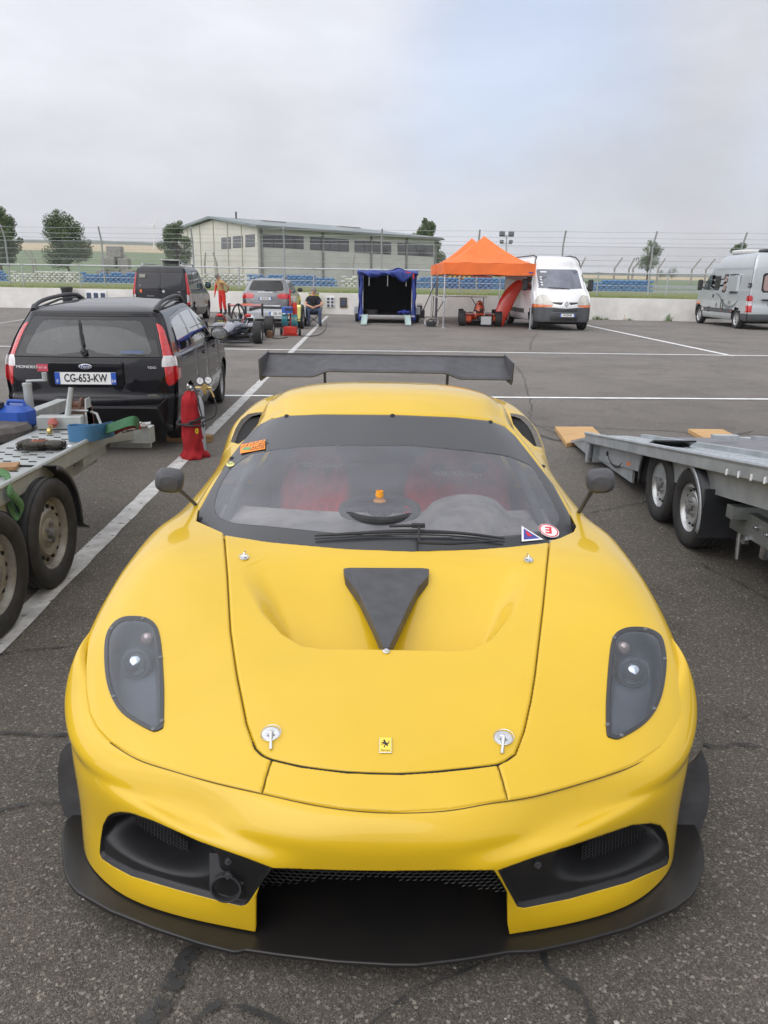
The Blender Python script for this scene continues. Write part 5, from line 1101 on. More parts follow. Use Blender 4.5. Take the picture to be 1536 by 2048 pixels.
# ------------------------------------------------------------------ parked vehicles
def contour(l):
    z0, z1, yr, yf, w, cr, cf, br, bf = l; h = []
    for t in (0, .35, .7, 1): h.append((t*(w-cr), yr+br*t*t))
    for a in (-67.5, -45, -22.5): h.append((w-cr+cr*math.cos(R(a)), yr+br+cr+cr*math.sin(R(a))))
    ya, yb = yr+br+cr, yf-bf-cf
    for t in (0, .25, .5, .75, 1): h.append((w, ya+(yb-ya)*t))
    for a in (22.5, 45, 67.5): h.append((w-cf+cf*math.cos(R(a)), yf-bf-cf+cf*math.sin(R(a))))
    for t in (1, .7, .35, 0): h.append((t*(w-cf), yf-bf*t*t))
    loop = [(-x, y) for x, y in h[::-1]]+h[1:]
    return loop
def hull(levels, L):
    return Surf([[(x, y, l[0]+(l[1]-l[0])*min(1, max(0, y/L))) for x, y in contour(l)] for l in levels])
def mesh_sides(V, F, x=True):
    V = np.asarray(V); g = []
    for s in (-1, 1):
        ff = [f for f in F if V[f[0], 0]*s > 0]
        if ff: us = sorted({i for f in ff for i in f}); mp = {a: k for k, a in enumerate(us)}; g.append((V[us], [tuple(mp[i] for i in f) for f in ff]))
    return g
def build_car(root, levels, L, regs, mats, nu=220, nv=150, split=(), lift={}, wheels=(), wm=None, arch_r=.36, W=.9, sill=.2, spokes=7, gap=(), archz=None):
    S = hull(levels, L); rg = []
    az = archz or wheels[0][1]
    for (wy, wz) in wheels: rg.append(('archhole', 'x', [(wy+arch_r*math.cos(a), az+arch_r*math.sin(a)) for a in np.linspace(0, 2*math.pi, 40, endpoint=False)], lambda P: (np.abs(P[..., 0]) > W-.28) & (P[..., 2] < .95), 0))
    rg += regs; out = panelize(S, nu, nv, rg)
    for nm, (V, F) in out.items():
        if nm == 'archhole': continue
        m = mats.get(nm, mats['body'])
        if nm in lift: V = off(V, F, lift[nm])
        if nm in split:
            for v, f in mesh_sides(V, F): mesh_obj(nm, v, f, m, root)
        else: mesh_obj(nm, V, F, m, root)
    ring = S(np.linspace(0, 1, 60, endpoint=False), np.ones(60)); b = MB(); b.add(ring, [tuple(range(60))]); b.build('roof_panel', mats['body'], root)
    b = MB(); b.box((0, L*.5, sill+.04), (W*1.8, L*.86, .06)); 
    for (wy, wz) in wheels: b.box((0, wy, .45), (W*1.7, arch_r*2.0, .5))
    b.build('underbody', M_DARK, root)
    for (wy, wz) in wheels:
        for s in (-1, 1): wheel(root, (s*(W-.13), wy, wz), wz, .215, s, wm or M_RIMG, .66, spokes)
    return S
def mid_poly(x0, x1, z0, z1, r=.03):
    return [(x0, z0+r), (x0+r, z0), (x1-r, z0), (x1, z0+r), (x1, z1-r), (x1-r, z1), (x0+r, z1), (x0, z1-r)]
def mirx(poly): return [(-x, z) for x, z in poly][::-1]
rear = lambda ymax: (lambda P: P[..., 1] < ymax)
frontc = lambda ymin: (lambda P: P[..., 1] > ymin)
M_GLBLK = mat('gloss_black_trim', (.006, .006, .007), .2, coat=.6, spec=.2); M_BLKP = mat('black_paint', (.004, .004, .007), .4, coat=.7, coat_rough=.03, spec=.1); M_TRIMK = mat('grey_black_plastic', (.035, .036, .038), .55)
M_LAMPR = mat('red_lamp', (.50, .012, .015), .12, coat=1, var=.25, scale=24); M_LAMPW = mat('clear_lamp', (.62, .60, .60), .15, coat=1, var=.15, scale=20); M_LAMPO = mat('orange_lamp', (.75, .17, .03), .2, coat=1)
M_PLATE = mat('plate_white', (.80, .80, .79), .4); M_PLBLUE = mat('plate_blue', (.02, .09, .45), .4); M_SEATD = mat('seat_dark', (.035, .037, .04), .9)
def plate(parent, c, w, txt, nrm=-1, h=.105, digits='59'):
    """white plate facing -y (nrm=-1) or +y"""
    b = MB(); b.box(c, (w, .008, h)); p = b.build('number_plate', M_PLATE, parent); s = -nrm; e = nrm*.0055
    for sx in (-1, 1): b = MB(); b.box((c[0]+sx*(w/2-.022), c[1]+e, c[2]), (.044*w/.52, .003, h*.98)); b.build('plate_band', M_PLBLUE, p)
    if nrm < 0: M_ = frame((c[0], c[1]+e, c[2]), (1, 0, 0), (0, 0, 1))
    else: M_ = frame((c[0], c[1]+e, c[2]), (-1, 0, 0), (0, 0, 1))
    text('registration', txt, h*.92, M_, M_BLACKVINYL, p, .001, xs=w/.52*.66, bold=.002)
    for t, sx, hh in (('F', -1, .4), (digits, 1, .36)):
        M2 = frame((c[0]+(sx if nrm < 0 else -sx)*(w/2-.022), c[1]+e*1.6, c[2]-h*.25), (-nrm, 0, 0), (0, 0, 1)); text('registration', t, h*hh, M2, M_WHITE, p, .001)
    return p
# --- black estate car
est = thing('estate_car', 'black estate car seen from behind with chunky roof rails and a dirty rear window', 'estate car', (-2.90, 7.47, 0), R(4))
LV = [(.20, .20, .16, 4.35, .76, .2, .3, .06, .15), (.30, .30, .05, 4.44, .80, .22, .35, .07, .2), (.46, .46, .0, 4.48, .825, .25, .4, .08, .25), (.565, .56, .0, 4.48, .835, .25, .4, .08, .28), (.60, .60, .035, 4.46, .833, .24, .4, .07, .28),
      (.72, .68, .055, 4.40, .838, .22, .4, .06, .3), (.86, .78, .075, 4.22, .835, .20, .4, .06, .3), (.95, .90, .10, 3.75, .82, .18, .4, .06, .25), (.985, .95, .115, 3.40, .80, .17, .35, .06, .2), (1.10, 1.10, .19, 3.12, .765, .15, .3, .06, .2),
      (1.24, 1.24, .29, 2.86, .715, .14, .28, .07, .2), (1.325, 1.34, .37, 2.62, .675, .13, .28, .07, .2), (1.365, 1.45, .39, 2.45, .64, .12, .3, .07, .2), (1.385, 1.53, .46, 2.25, .58, .12, .3, .07, .2), (1.40, 1.585, .60, 2.0, .45, .15, .3, .05, .15), (1.412, 1.605, .9, 1.6, .18, .1, .15, .02, .05)]
TLR = [(.600, 1.325), (.632, 1.315), (.70, 1.20), (.765, 1.04), (.815, .90), (.845, .82), (.84, .74), (.80, .69), (.755, .68), (.735, .72), (.725, .86), (.705, 1.0), (.655, 1.18)]
TLC = [(.715, .97), (.80, .965), (.86, .96), (.86, .87), (.70, .865), (.70, .93)]
mw = {'body': M_BLKP, 'lamp_clear': M_LAMPW, 'tail_lamp': M_LAMPR, 'rear_glass': glass('estate_glass', (.55, .62, .61), .06, (.28, .33, .32), 1.0, .03), 'rear_glass_border': M_GLBLK, 'side_glass': glass('estate_side', (.42, .47, .48), .08, (.35, .38, .38), 1.3, .02), 'tailgate': M_BLKP, 'window_frame': M_GLBLK, 'rear_bumper': mat('black_bumper', (.006, .006, .008), .45, coat=.5, spec=.15)}
ec = rear(.62)
inter = lambda poly, c: poly
regs_e = [('lamp_clear', 'y', TLC, rear(.27), 0), ('lamp_clear', 'y', mirx(TLC), rear(.27), 0), ('tail_lamp', 'y', TLR, rear(.40), .002), ('tail_lamp', 'y', mirx(TLR), rear(.40), .002),
    ('rear_glass', 'y', [(-.585, .985), (-.60, 1.02), (-.50, 1.25), (-.47, 1.285), (-.42, 1.295), (.42, 1.295), (.47, 1.285), (.50, 1.25), (.60, 1.02), (.585, .985), (.30, .978), (.12, 1.0), (0, 1.035), (-.12, 1.0), (-.30, .978)], ec, 0),
    ('rear_glass_border', 'y', [(-.70, .955), (-.63, 1.18), (-.585, 1.33), (.585, 1.33), (.63, 1.18), (.70, .955)], ec, .003),
    ('tailgate', 'y', [(-.70, .955), (-.725, .86), (-.73, .70), (-.725, .56), (-.66, .50), (.66, .50), (.725, .56), (.73, .70), (.725, .86), (.70, .955)], ec, .004),
    ('side_glass', 'x', [(.62, 1.03), (.70, 1.25), (.80, 1.285), (1.28, 1.33), (1.36, 1.0), (.66, .985)], lambda P: (np.abs(P[..., 0]) > .55), 0),
    ('side_glass', 'x', [(1.44, 1.0), (1.36, 1.335), (1.92, 1.355), (2.10, 1.01)], lambda P: (np.abs(P[..., 0]) > .55), 0),
    ('side_glass', 'x', [(2.19, 1.01), (2.02, 1.355), (2.30, 1.33), (2.62, 1.20), (2.92, 1.02)], lambda P: (np.abs(P[..., 0]) > .55), 0),
    ('window_frame', 'x', [(.56, .965), (.66, 1.27), (.80, 1.32), (1.5, 1.375), (2.1, 1.38), (2.40, 1.33), (2.72, 1.18), (3.0, .985), (1.5, .965)], lambda P: (np.abs(P[..., 0]) > .55), .002),
    ('side_glass', 'y', [(-.62, 1.04), (-.52, 1.33), (.52, 1.33), (.62, 1.04)], frontc(2.3), 0),
    (None, 'x', [(1.42, .95), (1.42, .60), (1.30, .35)], lambda P: (np.abs(P[..., 0]) > .7), .005), (None, 'x', [(2.16, .95), (2.16, .28)], lambda P: (np.abs(P[..., 0]) > .7), .005), (None, 'x', [(3.02, .93), (3.05, .60), (2.95, .28)], lambda P: (np.abs(P[..., 0]) > .7), .005),
    ('rear_bumper', 'y', [(-.9, .1), (-.9, .575), (-.66, .575), (.66, .575), (.9, .575), (.9, .1)], rear(.55), .003)]
build_car(est, LV, 4.5, regs_e, mw, 420, 300, ('lamp_clear', 'tail_lamp', 'side_glass', 'window_frame'), {'tail_lamp': .003, 'lamp_clear': .004}, [(.86, .30), (3.58, .30)], M_RIMG, .345, .835, .2, 7)
b = MB(); b.box((0, 1.6, .55), (1.3, 2.9, .4)); 
for sx in (-.36, .36):
    for sy in (1.15, 2.1): b.box((sx, sy, .92), (.48, .14, .5), rot=(-.15, 0, 0), bev=.05); b.box((sx, sy+.06, 1.22), (.26, .10, .17), bev=.04)
b.box((0, 1.15, .85), (1.2, .14, .45), bev=.05); b.build('seats', M_SEATD, est)
for s in (-1, 1):
    b = MB(); P = spl([(s*.600, .52, 1.375), (s*.605, .62, 1.43), (s*.60, .85, 1.472), (s*.595, 1.25, 1.500), (s*.59, 1.75, 1.51), (s*.58, 2.05, 1.45)], 30); b.tube(P, [.034]*5+[.020]*20+[.03]*5, 10, flat=1.0); b.build('roof_rail', M_TRIMK, est, True)
    b = MB(); b.tube([(s*.60, .62, 1.395), (s*.595, 1.3, 1.465), (s*.58, 2.0, 1.485)], .012, 6); b.build('rail_base', M_TRIMK, est, True)
    mr = MB(); G = []; c = np.array([s*.93, 2.62, 1.03]); mr.lathe([(.0, -.10), (.05, -.095), (.085, -.05), (.10, .0), (.098, .03), (.09, .035)], axis='y', c=(0, 0, 0), n=24); mr.v = [(v[0]*1.12+c[0], -v[1]+c[1], v[2]*.78+c[2]) for v in mr.v]; mr.f = [f[::-1] for f in mr.f]
    mr.tube([c+np.array([-s*.07, .02, -.05]), c+np.array([-s*.2, .10, -.08])], .03, 8); mo = mr.build('door_mirror', M_BLKP, est, True)
    g = MB(); g.lathe([(0, 0), (.088, 0)], axis='y', c=(0, 0, 0), n=24); g.v = [(v[0]*1.1+c[0], v[1]+c[1]-.037, v[2]*.76+c[2]) for v in g.v]; g.build('mirror_glass', mat('mirror', (.85, .87, .88), .03, 1.0), mo)
    for yy in (2.02, 2.88):
        h = MB(); h.box((s*.838, yy-.08, .86), (.03, .17, .028), bev=.012); h.build('door_handle', M_BLKP, est, True)
    hh = MB(); hh.lathe([(.0, .0), (.012, .012), (0, .03)], c=(0, .45, 1.40), n=8)
b = MB(); b.prism([(-.36, .905), (-.33, .915), (.33, .915), (.35, .905), (.355, .70), (.33, .675), (-.34, .675), (-.365, .70)], .035, .11, axis='y'); b.build('plate_recess', M_BLKP, est, bevel=.008)
plate(est, (-.005, .028, .765), .575, 'CG-653-KW', -1, .115)
b = MB(); b.lathe([(.062, 0), (.062, .008), (.054, .010), (0, .010)], axis='y', c=(0, 0, 0), n=32); b.v = [(v[0], .034-v[1], v[2]*.40+.878) for v in b.v]; b.f = [f[::-1] for f in b.f]; em = b.build('oval_emblem', mat('emblem_silver', (.6, .62, .65), .3, .5), est, True)
b = MB(); b.lathe([(.053, .0), (.053, .012), (0, .012)], axis='y', n=32); b.v = [(v[0], .034-v[1], v[2]*.36+.878) for v in b.v]; b.f = [f[::-1] for f in b.f]; b.build('enamel', mat('emblem_blue', (.02, .04, .16), .3), em, True); text('lettering', 'Ford', .042, frame((0, .0205, .878), (1, 0, 0), (0, 0, 1)), M_WHITE, em, .001, shear=.3)
text('model_lettering', 'MONDEO', .036, frame((-.555, .046, .868), (.985, -.15, 0), (0, 0, 1)), M_WHITE, est, .003, xs=1.35)
text('engine_lettering', 'TDCi', .028, frame((.625, .054, .868), (.985, .15, 0), (0, 0, 1)), M_WHITE, est, .003, xs=1.3)
text('dealer_lettering', 'AUTOPRIX', .018, frame((.615, .042, .605), (.985, .12, 0), (0, 0, 1)), mat('faded_gold', (.35, .32, .22), .5), est, .002)
b = MB(); b.box((-.405, .042, .862), (.112, .004, .068), rot=(0, 0, -.08)); sk = b.build('sticker', mat('pink_red', (.55, .06, .10), .5), est); text('lettering', 'EST 59', .026, frame((-.405, .038, .862), (1, 0, 0), (0, 0, 1)), M_WHITE, sk)
text('screen_lettering', 'CARROSSERIE', .030, frame((.43, .118, 1.01), (1, .05, 0), (0, .45, 1)), mat('sticker_blue', (.04, .16, .5), .5), est, .001, xs=1.15)
b = MB(); w0 = np.array([-.02, .125, 1.005]); w1 = np.array([-.105, .33, 1.275]); b.lathe([(.03, -.02), (.03, .03), (0, .04)], axis='y', c=tuple(w0+np.array([0, -.02, 0])), n=12); b.tube([w0+np.array([0, -.045, 0]), w0*.5+w1*.5+np.array([0, -.05, 0]), w1+np.array([0, -.035, 0])], [.012, .009, .006], 8); b.tube([w0*.75+w1*.25+np.array([.012, -.025, 0]), w1+np.array([.004, -.02, .02])], .008, 6); b.build('rear_wiper', M_MATTE, est, True)
b = MB(); b.lathe([(.012, 0), (.010, .02), (0, .026)], c=(0, .50, 1.385), n=10); b.build('aerial_stub', M_MATTE, est, True)
b = MB(); b.tube([(0, .2, .33), (0, -.06, .34), (0, -.12, .40), (0, -.12, .44)], .02, 8); b.lathe([(0, .42), (.018, .43), (.026, .455), (.018, .48), (0, .487)], c=(0, -.12, 0), n=16); b.build('tow_ball', M_MATTE, est, True)
b = MB(); b.prism([(.02, .50), (.08, .487), (.08, .47), (.02, .478)], -.66, .66, axis='x'); b.v = [(v[0], v[1]-.03, v[2]) for v in b.v]; b.build('tailgate_lip', M_TRIMK, est)
# --- black van
SCV = 1.12
van = thing('black_van', 'black passenger van with open roof hatch parked behind the estate car', 'van', (-8.62, 30.4, 0), R(3)); van.scale = (SCV,)*3
LVV = [(.22, .22, .10, 4.65, .88, .15, .3, .03, .1), (.40, .40, 0, 4.74, .93, .16, .35, .03, .2), (.60, .60, .02, 4.75, .95, .15, .4, .03, .25), (.95, .86, .03, 4.6, .955, .13, .4, .03, .25), (1.08, 1.05, .04, 4.0, .945, .12, .35, .03, .2), (1.15, 1.16, .045, 3.75, .93, .12, .3, .03, .2),
       (1.45, 1.45, .10, 3.35, .88, .11, .3, .03, .2), (1.72, 1.72, .17, 2.95, .82, .11, .3, .03, .15), (1.83, 1.84, .24, 2.7, .76, .12, .3, .03, .15), (1.88, 1.90, .42, 2.3, .6, .15, .3, .02, .1), (1.90, 1.92, .8, 1.8, .25, .1, .15, .02, .05)]
VL = [(.80, 1.66), (.845, 1.66), (.96, 1.25), (.985, .95), (.985, .62), (.86, .62), (.87, .95), (.85, 1.25)]
VC = [(.80, .95), (1.0, .95), (1.0, .70), (.80, .70)]
mv = {'body': mat('black_van_paint', (.006, .006, .011), .4, coat=.7, spec=.1), 'tail_lamp': M_LAMPR, 'lamp_clear': M_LAMPW, 'dark_window': mat('privacy_glass', (.006, .007, .011), .1, coat=.5, spec=.3), 'side_glass': mat('side_window_dark', (.10, .11, .12), .05, coat=1)}
regs_v = [('lamp_clear', 'y', VC, lambda P: (P[..., 1] < .20) & (P[..., 0] > .86), 0), ('lamp_clear', 'y', mirx(VC), lambda P: (P[..., 1] < .20) & (P[..., 0] < -.86), 0), ('tail_lamp', 'y', VL, rear(.24), 0), ('tail_lamp', 'y', mirx(VL), rear(.24), 0),
   ('dark_window', 'y', mid_poly(-.76, -.02, 1.12, 1.66), rear(.4), .003), ('dark_window', 'y', mid_poly(.02, .76, 1.12, 1.66), rear(.4), .003), (None, 'y', [(0, .45), (0, 1.85)], rear(.6), .008),
   (None, 'y', [(-.84, 1.0), (.84, 1.0)], rear(.4), .006), ('dark_window', 'x', [(.35, 1.12), (.45, 1.66), (1.30, 1.70), (1.30, 1.12)], None, 0), ('side_glass', 'x', [(1.38, 1.14), (1.38, 1.70), (2.25, 1.70), (2.4, 1.14)], None, .003), ('side_glass', 'x', [(2.5, 1.14), (2.36, 1.68), (2.65, 1.64), (3.3, 1.16)], None, .003),
   (None, 'x', [(1.34, 1.8), (1.34, .35)], lambda P: np.abs(P[..., 0]) > .7, .008), (None, 'x', [(2.45, 1.8), (2.45, .35)], lambda P: np.abs(P[..., 0]) > .7, .008), ('dark_window', 'y', [(-.75, 1.2), (-.68, 1.75), (.68, 1.75), (.75, 1.2)], frontc(2.6), 0)]
build_car(van, LVV, 4.75, regs_v, mv, 200, 150, ('tail_lamp', 'lamp_clear', 'side_glass'), {'tail_lamp': .01}, [(.85, .33), (3.85, .33)], M_RIMG, .38, .95)
plate(van, (-.35, -.01, .72), .52, 'AB-617-SG', -1)
for t, x, z, s_ in (('Vito', .62, 1.04, .07), ('Marco Polo', -.35, .90, .05), ('CDI', -.68, 1.24, .05)): text('lettering', t, s_, frame((x, -.0, z), (1, 0, 0), (0, 0, 1)), mat('emblem_silver', (.6, .62, .65), .3, .5), van, .002)
b = MB(); b.lathe([(.045, 0), (.045, .01), (0, .01)], axis='y', n=20, c=(.10, .01, 1.05)); b.f = [f[::-1] for f in b.f]; b.v = [(v[0], .02-v[1]-.02, v[2]) for v in b.v]; b.build('round_emblem', MATS['emblem_silver'], van)
b = MB(); b.box((-.60, .09, 1.55), (.20, .01, .11)); b.build('sticker', mat('grey_sticker', (.35, .35, .30), .6), van); b = MB(); b.box((-.66, .005, 1.06), (.08, .01, .10)); b.build('sticker', M_LAMPO, van)
for s in (-1, 1): b = MB(); b.tube([(s*.66, .35, 1.86), (s*.66, .5, 1.95), (s*.66, 2.4, 1.96), (s*.66, 2.6, 1.88)], .025, 6); b.build('roof_rail', M_GALV, van, True)
b = MB(); b.box((.14, 1.5, 2.04), (.62, .9, .03), rot=(-.12, 0, 0)); b.box((-.16, 1.2, 1.97), (.03, .03, .16)); b.box((.44, 1.2, 1.97), (.03, .03, .16)); b.build('roof_hatch', mat('hatch_cream', (.55, .55, .52), .5), van)
for s in (-1, 1): b = MB(); b.box((s*1.08, 3.1, 1.25), (.22, .12, .24), bev=.06); b.build('door_mirror', mat('mirror_green', (.05, .11, .11), .15, .5, coat=1), van, True)
b = MB(); b.box((-1.0, -.12, .68), (.20, .16, .14), bev=.02); b.build('rear_light_bar', M_TRIMK, van)
# --- grey off-roader
suv = thing('sport_utility_vehicle', 'grey sport utility vehicle with red lamps parked against the white wall', 'off-roader', (-4.98, 32.6, 0), R(0)); suv.scale = (1.02,)*3
LS = [(.35, .35, .15, 4.7, .86, .2, .3, .05, .15), (.48, .48, .02, 4.82, .93, .26, .4, .07, .25), (.62, .62, .0, 4.84, .955, .28, .4, .08, .3), (.78, .78, .015, 4.82, .965, .28, .4, .08, .3), (1.0, .92, .05, 4.5, .965, .28, .4, .09, .3), (1.12, 1.06, .10, 3.9, .945, .26, .35, .09, .25), (1.17, 1.13, .16, 3.6, .92, .25, .3, .09, .2),
      (1.38, 1.38, .38, 3.2, .82, .22, .3, .09, .2), (1.55, 1.58, .55, 2.8, .74, .2, .3, .09, .15), (1.62, 1.66, .58, 2.5, .66, .2, .3, .08, .1), (1.66, 1.71, .85, 2.2, .45, .2, .3, .04, .1), (1.67, 1.73, 1.2, 1.8, .2, .1, .15, .02, .05)]
SL = [(.45, 1.00), (.52, 1.08), (.72, 1.11), (.93, 1.06), (1.0, .96), (.98, .90), (.60, .90), (.50, .93)]
ms = {'body': mat('grey_paint', (.16, .16, .165), .3, .45, coat=1), 'tail_lamp': M_LAMPR, 'rear_window': M_GLBLK, 'side_window': M_GLBLK, 'lower_bumper': mat('grey_paint', (.17, .17, .175), .3)}
regs_s = [('tail_lamp', 'y', SL, rear(.5), .004), ('tail_lamp', 'y', mirx(SL), rear(.5), .004), ('rear_window', 'y', [(-.64, 1.20), (-.70, 1.26), (-.62, 1.52), (-.55, 1.58), (.55, 1.58), (.62, 1.52), (.70, 1.26), (.64, 1.20)], rear(.8), .003),
   (None, 'y', [(-.80, 1.12), (-.82, .95), (-.60, .72), (.60, .72), (.82, .95), (.80, 1.12)], rear(.5), .006), (None, 'y', [(-.5, .78), (.5, .78)], rear(.3), .004), ('side_window', 'x', [(.80, 1.22), (1.0, 1.52), (2.3, 1.60), (3.2, 1.22)], lambda P: np.abs(P[..., 0]) > .5, .003)]
build_car(suv, LS, 4.84, regs_s, ms, 200, 150, ('tail_lamp', 'side_window'), {'tail_lamp': .008}, [(.95, .37), (3.85, .37)], M_RIMG, .42, .955, .33)
plate(suv, (0, -.02, .90), .52, 'BB-937-BZ', -1, .11); text('maker_lettering', 'PORSCHE', .085, frame((0, .055, 1.14), (1, 0, 0), (0, .3, 1)), MATS['emblem_silver'], suv, .002, xs=1.6)
b = MB(); b.box((0, -.03, .615), (1.25, .06, .07), bev=.02); b.build('bumper_strip', M_CHROME, suv, True); b = MB(); b.box((0, .02, .42), (1.1, .10, .13), bev=.03); b.build('lower_bumper', M_TRIMK, suv, True)
for s in (-1, 1): b = MB(); b.tube([(s*.60, .72, 1.66), (s*.60, .85, 1.73), (s*.60, 2.2, 1.77), (s*.58, 2.4, 1.70)], .022, 6); b.build('roof_rail', M_GALV, suv, True)
for s in (-1, 1): b = MB(); b.box((s*1.07, 3.0, 1.22), (.22, .14, .17), bev=.06); b.build('door_mirror', M_TRIMK, suv, True)
b = MB(); b.box((.2, .18, 1.205), (.5, .02, .025), bev=.008); b.build('rear_wiper', M_MATTE, suv)
# --- delivery van and camper share one body pattern
def master(root, body, LM, camper):
    m = {'body': body, 'windscreen': mat('screen_grey', (.15, .16, .21), .06, coat=1, col2=(.09, .10, .13), scale=2.5), 'headlamp': mat('headlamp_clear', (.50, .48, .43), .12, coat=1, var=.2, scale=18), 'indicator': M_LAMPO, 'grille': M_TRIMK, 'front_bumper': mat('bumper_grey', (.075, .08, .085), .55), 'cab_window': mat('cab_glass', (.06, .08, .08), .05, coat=1), 'tail_lamp': M_LAMPR, 'lamp_clear': M_LAMPW, 'side_moulding': mat('bumper_grey', (.075, .08, .085), .55), 'rear_bumper': MATS.get('bumper_grey'), 'window_seal': M_GLBLK, 'curtain_window': mat('pink_blind', (.33, .22, .20), .25, coat=.8)}
    HL = [(.42, .90), (.50, 1.02), (.60, 1.16), (.72, 1.19), (.86, 1.15), (.95, 1.0), (.99, .86), (.42, .84)]; IN = [(.42, .86), (.99, .87), (1.0, .76), (.45, .79)]
    sidec = lambda P: (np.abs(P[..., 0]) > .7) & (P[..., 1] < 4.55)
    rg = [('windscreen', 'y', [(-.80, 1.40), (-.76, 1.44), (-.745, 1.98), (-.70, 2.03), (.70, 2.03), (.745, 1.98), (.76, 1.44), (.80, 1.40), (.4, 1.375), (-.4, 1.375)], frontc(3.9), .004),
      ('headlamp', 'y', HL, frontc(4.6), .003), ('headlamp', 'y', mirx(HL), frontc(4.6), .003), ('indicator', 'y', IN, frontc(4.5), 0), ('indicator', 'y', mirx(IN), frontc(4.5), 0),
      ('grille', 'y', [(-.44, .94), (-.10, .94), (-.16, .86), (-.43, .90)], frontc(4.6), .02), ('grille', 'y', [(.44, .94), (.10, .94), (.16, .86), (.43, .90)], frontc(4.6), .02), ('grille', 'y', mid_poly(-.45, .45, .63, .69), frontc(4.6), .01), ('grille', 'y', mid_poly(-.50, .50, .33, .47), frontc(4.6), .01),
      ('front_bumper', 'y', [(-1.1, .2), (-1.1, .77), (-.45, .77), (0, .735), (.45, .77), (1.1, .77), (1.1, .2)], frontc(4.45), .003),
      (None, 'y', [(-.70, 1.36), (-.78, 1.2), (-.50, 1.0)], frontc(4.4), .006), (None, 'y', [(.70, 1.36), (.78, 1.2), (.50, 1.0)], frontc(4.4), .006),
      ('cab_window', 'x', [(4.42, 1.32), (4.30, 1.48), (4.0, 1.86), (3.62, 1.92), (3.58, 1.30)], lambda P: np.abs(P[..., 0]) > .7, .004),
      (None, 'x', [(3.50, 2.1), (3.50, .45)], sidec, .008), (None, 'x', [(4.50, 1.3), (4.45, .9)], sidec, .006)]
    if not camper: rg += [(None, 'x', [(2.2, 2.1), (2.2, .45)], sidec, .008), (None, 'x', [(.3, 1.15), (3.4, 1.15)], sidec, .006), ('side_moulding', 'x', [(1.3, .52), (3.45, .52), (3.45, .66), (1.3, .66)], sidec, .0)]
    else:
        rg += [('side_moulding', 'x', [(1.25, .52), (4.05, .52), (4.05, .67), (1.25, .67)], sidec, 0), ('curtain_window', 'y', mid_poly(-.52, .52, 1.33, 1.86, .06), rear(.3), 0), ('window_seal', 'y', mid_poly(-.58, .58, 1.27, 1.92, .07), rear(.3), .003),
          ('window_seal', 'x', mid_poly(2.75, 3.38, 1.30, 1.84, .06), lambda P: P[..., 0] < -.7, .004), ('curtain_window', 'x', mid_poly(2.18, 2.42, 1.30, 1.84, .05), lambda P: P[..., 0] < -.7, 0), ('window_seal', 'x', mid_poly(2.11, 2.49, 1.23, 1.90, .06), lambda P: P[..., 0] < -.7, .004),
          ('lamp_clear', 'y', [(.84, .83), (1.0, .83), (1.0, .98), (.84, .98)], lambda P: (P[..., 1] < .2) & (P[..., 0] > .8), 0), ('lamp_clear', 'y', [(-.84, .83), (-1.01, .83), (-1.01, .98), (-.84, .98)], lambda P: (P[..., 1] < .2), 0),
          ('tail_lamp', 'y', [(.83, .60), (1.02, .60), (1.02, 1.14), (.94, 1.18), (.83, 1.12)], rear(.22), .003), ('tail_lamp', 'y', [(-.83, .60), (-1.02, .60), (-1.02, 1.14), (-.94, 1.18), (-.83, 1.12)], rear(.22), .003),
          ('rear_bumper', 'y', [(-1.1, .15), (-1.1, .54), (1.1, .54), (1.1, .15)], rear(.75), .003), (None, 'y', [(0, .54), (0, 2.1)], rear(.3), .006), (None, 'y', [(-.80, .54), (-.80, 2.0), (-.6, 2.1), (.6, 2.1), (.8, 2.0), (.8, .54)], rear(.3), .005)]
    build_car(root, LM, 5.4, rg, m, 260, 220, ('headlamp', 'indicator', 'tail_lamp', 'lamp_clear', 'cab_window', 'side_moulding'), {'tail_lamp': .006, 'headlamp': .004, 'side_moulding': .012}, [(.95, .34), (4.55, .34)], mat('hubcap_silver', (.50, .50, .50), .35, .5), .41, .985, .28)
    for s in (-1, 1):
        b = MB(); b.box((s*1.17, 4.22, 1.50), (.20, .10, .40), bev=.05); b.tube([(s*1.1, 4.22, 1.42), (s*.96, 4.15, 1.38)], .03, 6); b.tube([(s*1.1, 4.22, 1.60), (s*.95, 4.12, 1.62)], .02, 6); b.build('door_mirror', M_TRIMK, root, True)
    b = MB()
    for s in (-1, 1):   # fold-back wipers
        b.tube([(s*.05-.2, 4.80, 1.37), (s*.05+.12, 4.83, 1.40), (s*.05+.45, 4.78, 1.41)], .014, 6)
    b.build('wiper', M_MATTE, root)
LM = [(.28, .28, .10, 5.26, .92, .15, .3, .03, .1), (.40, .40, .0, 5.36, .97, .15, .35, .03, .18), (.72, .72, .0, 5.40, .985, .13, .38, .03, .22), (.86, .86, .03, 5.38, .99, .12, .38, .03, .22), (1.02, 1.02, .035, 5.30, .99, .11, .36, .03, .22), (1.20, 1.24, .04, 5.08, .985, .10, .34, .03, .2), (1.32, 1.36, .045, 4.84, .98, .10, .32, .03, .2), (1.42, 1.45, .05, 4.74, .97, .10, .30, .03, .2),
      (1.75, 1.75, .06, 4.42, .95, .10, .30, .03, .18), (2.02, 2.02, .08, 4.14, .925, .10, .30, .03, .18), (2.14, 2.14, .09, 4.04, .91, .10, .30, .03, .2), (2.32, 2.32, .13, 3.94, .86, .12, .30, .03, .2), (2.43, 2.43, .24, 3.75, .74, .15, .3, .03, .2), (2.48, 2.48, .5, 3.4, .52, .15, .25, .02, .1), (2.49, 2.49, 1.0, 2.6, .2, .1, .15, .02, .05)]
SCM = 1.09
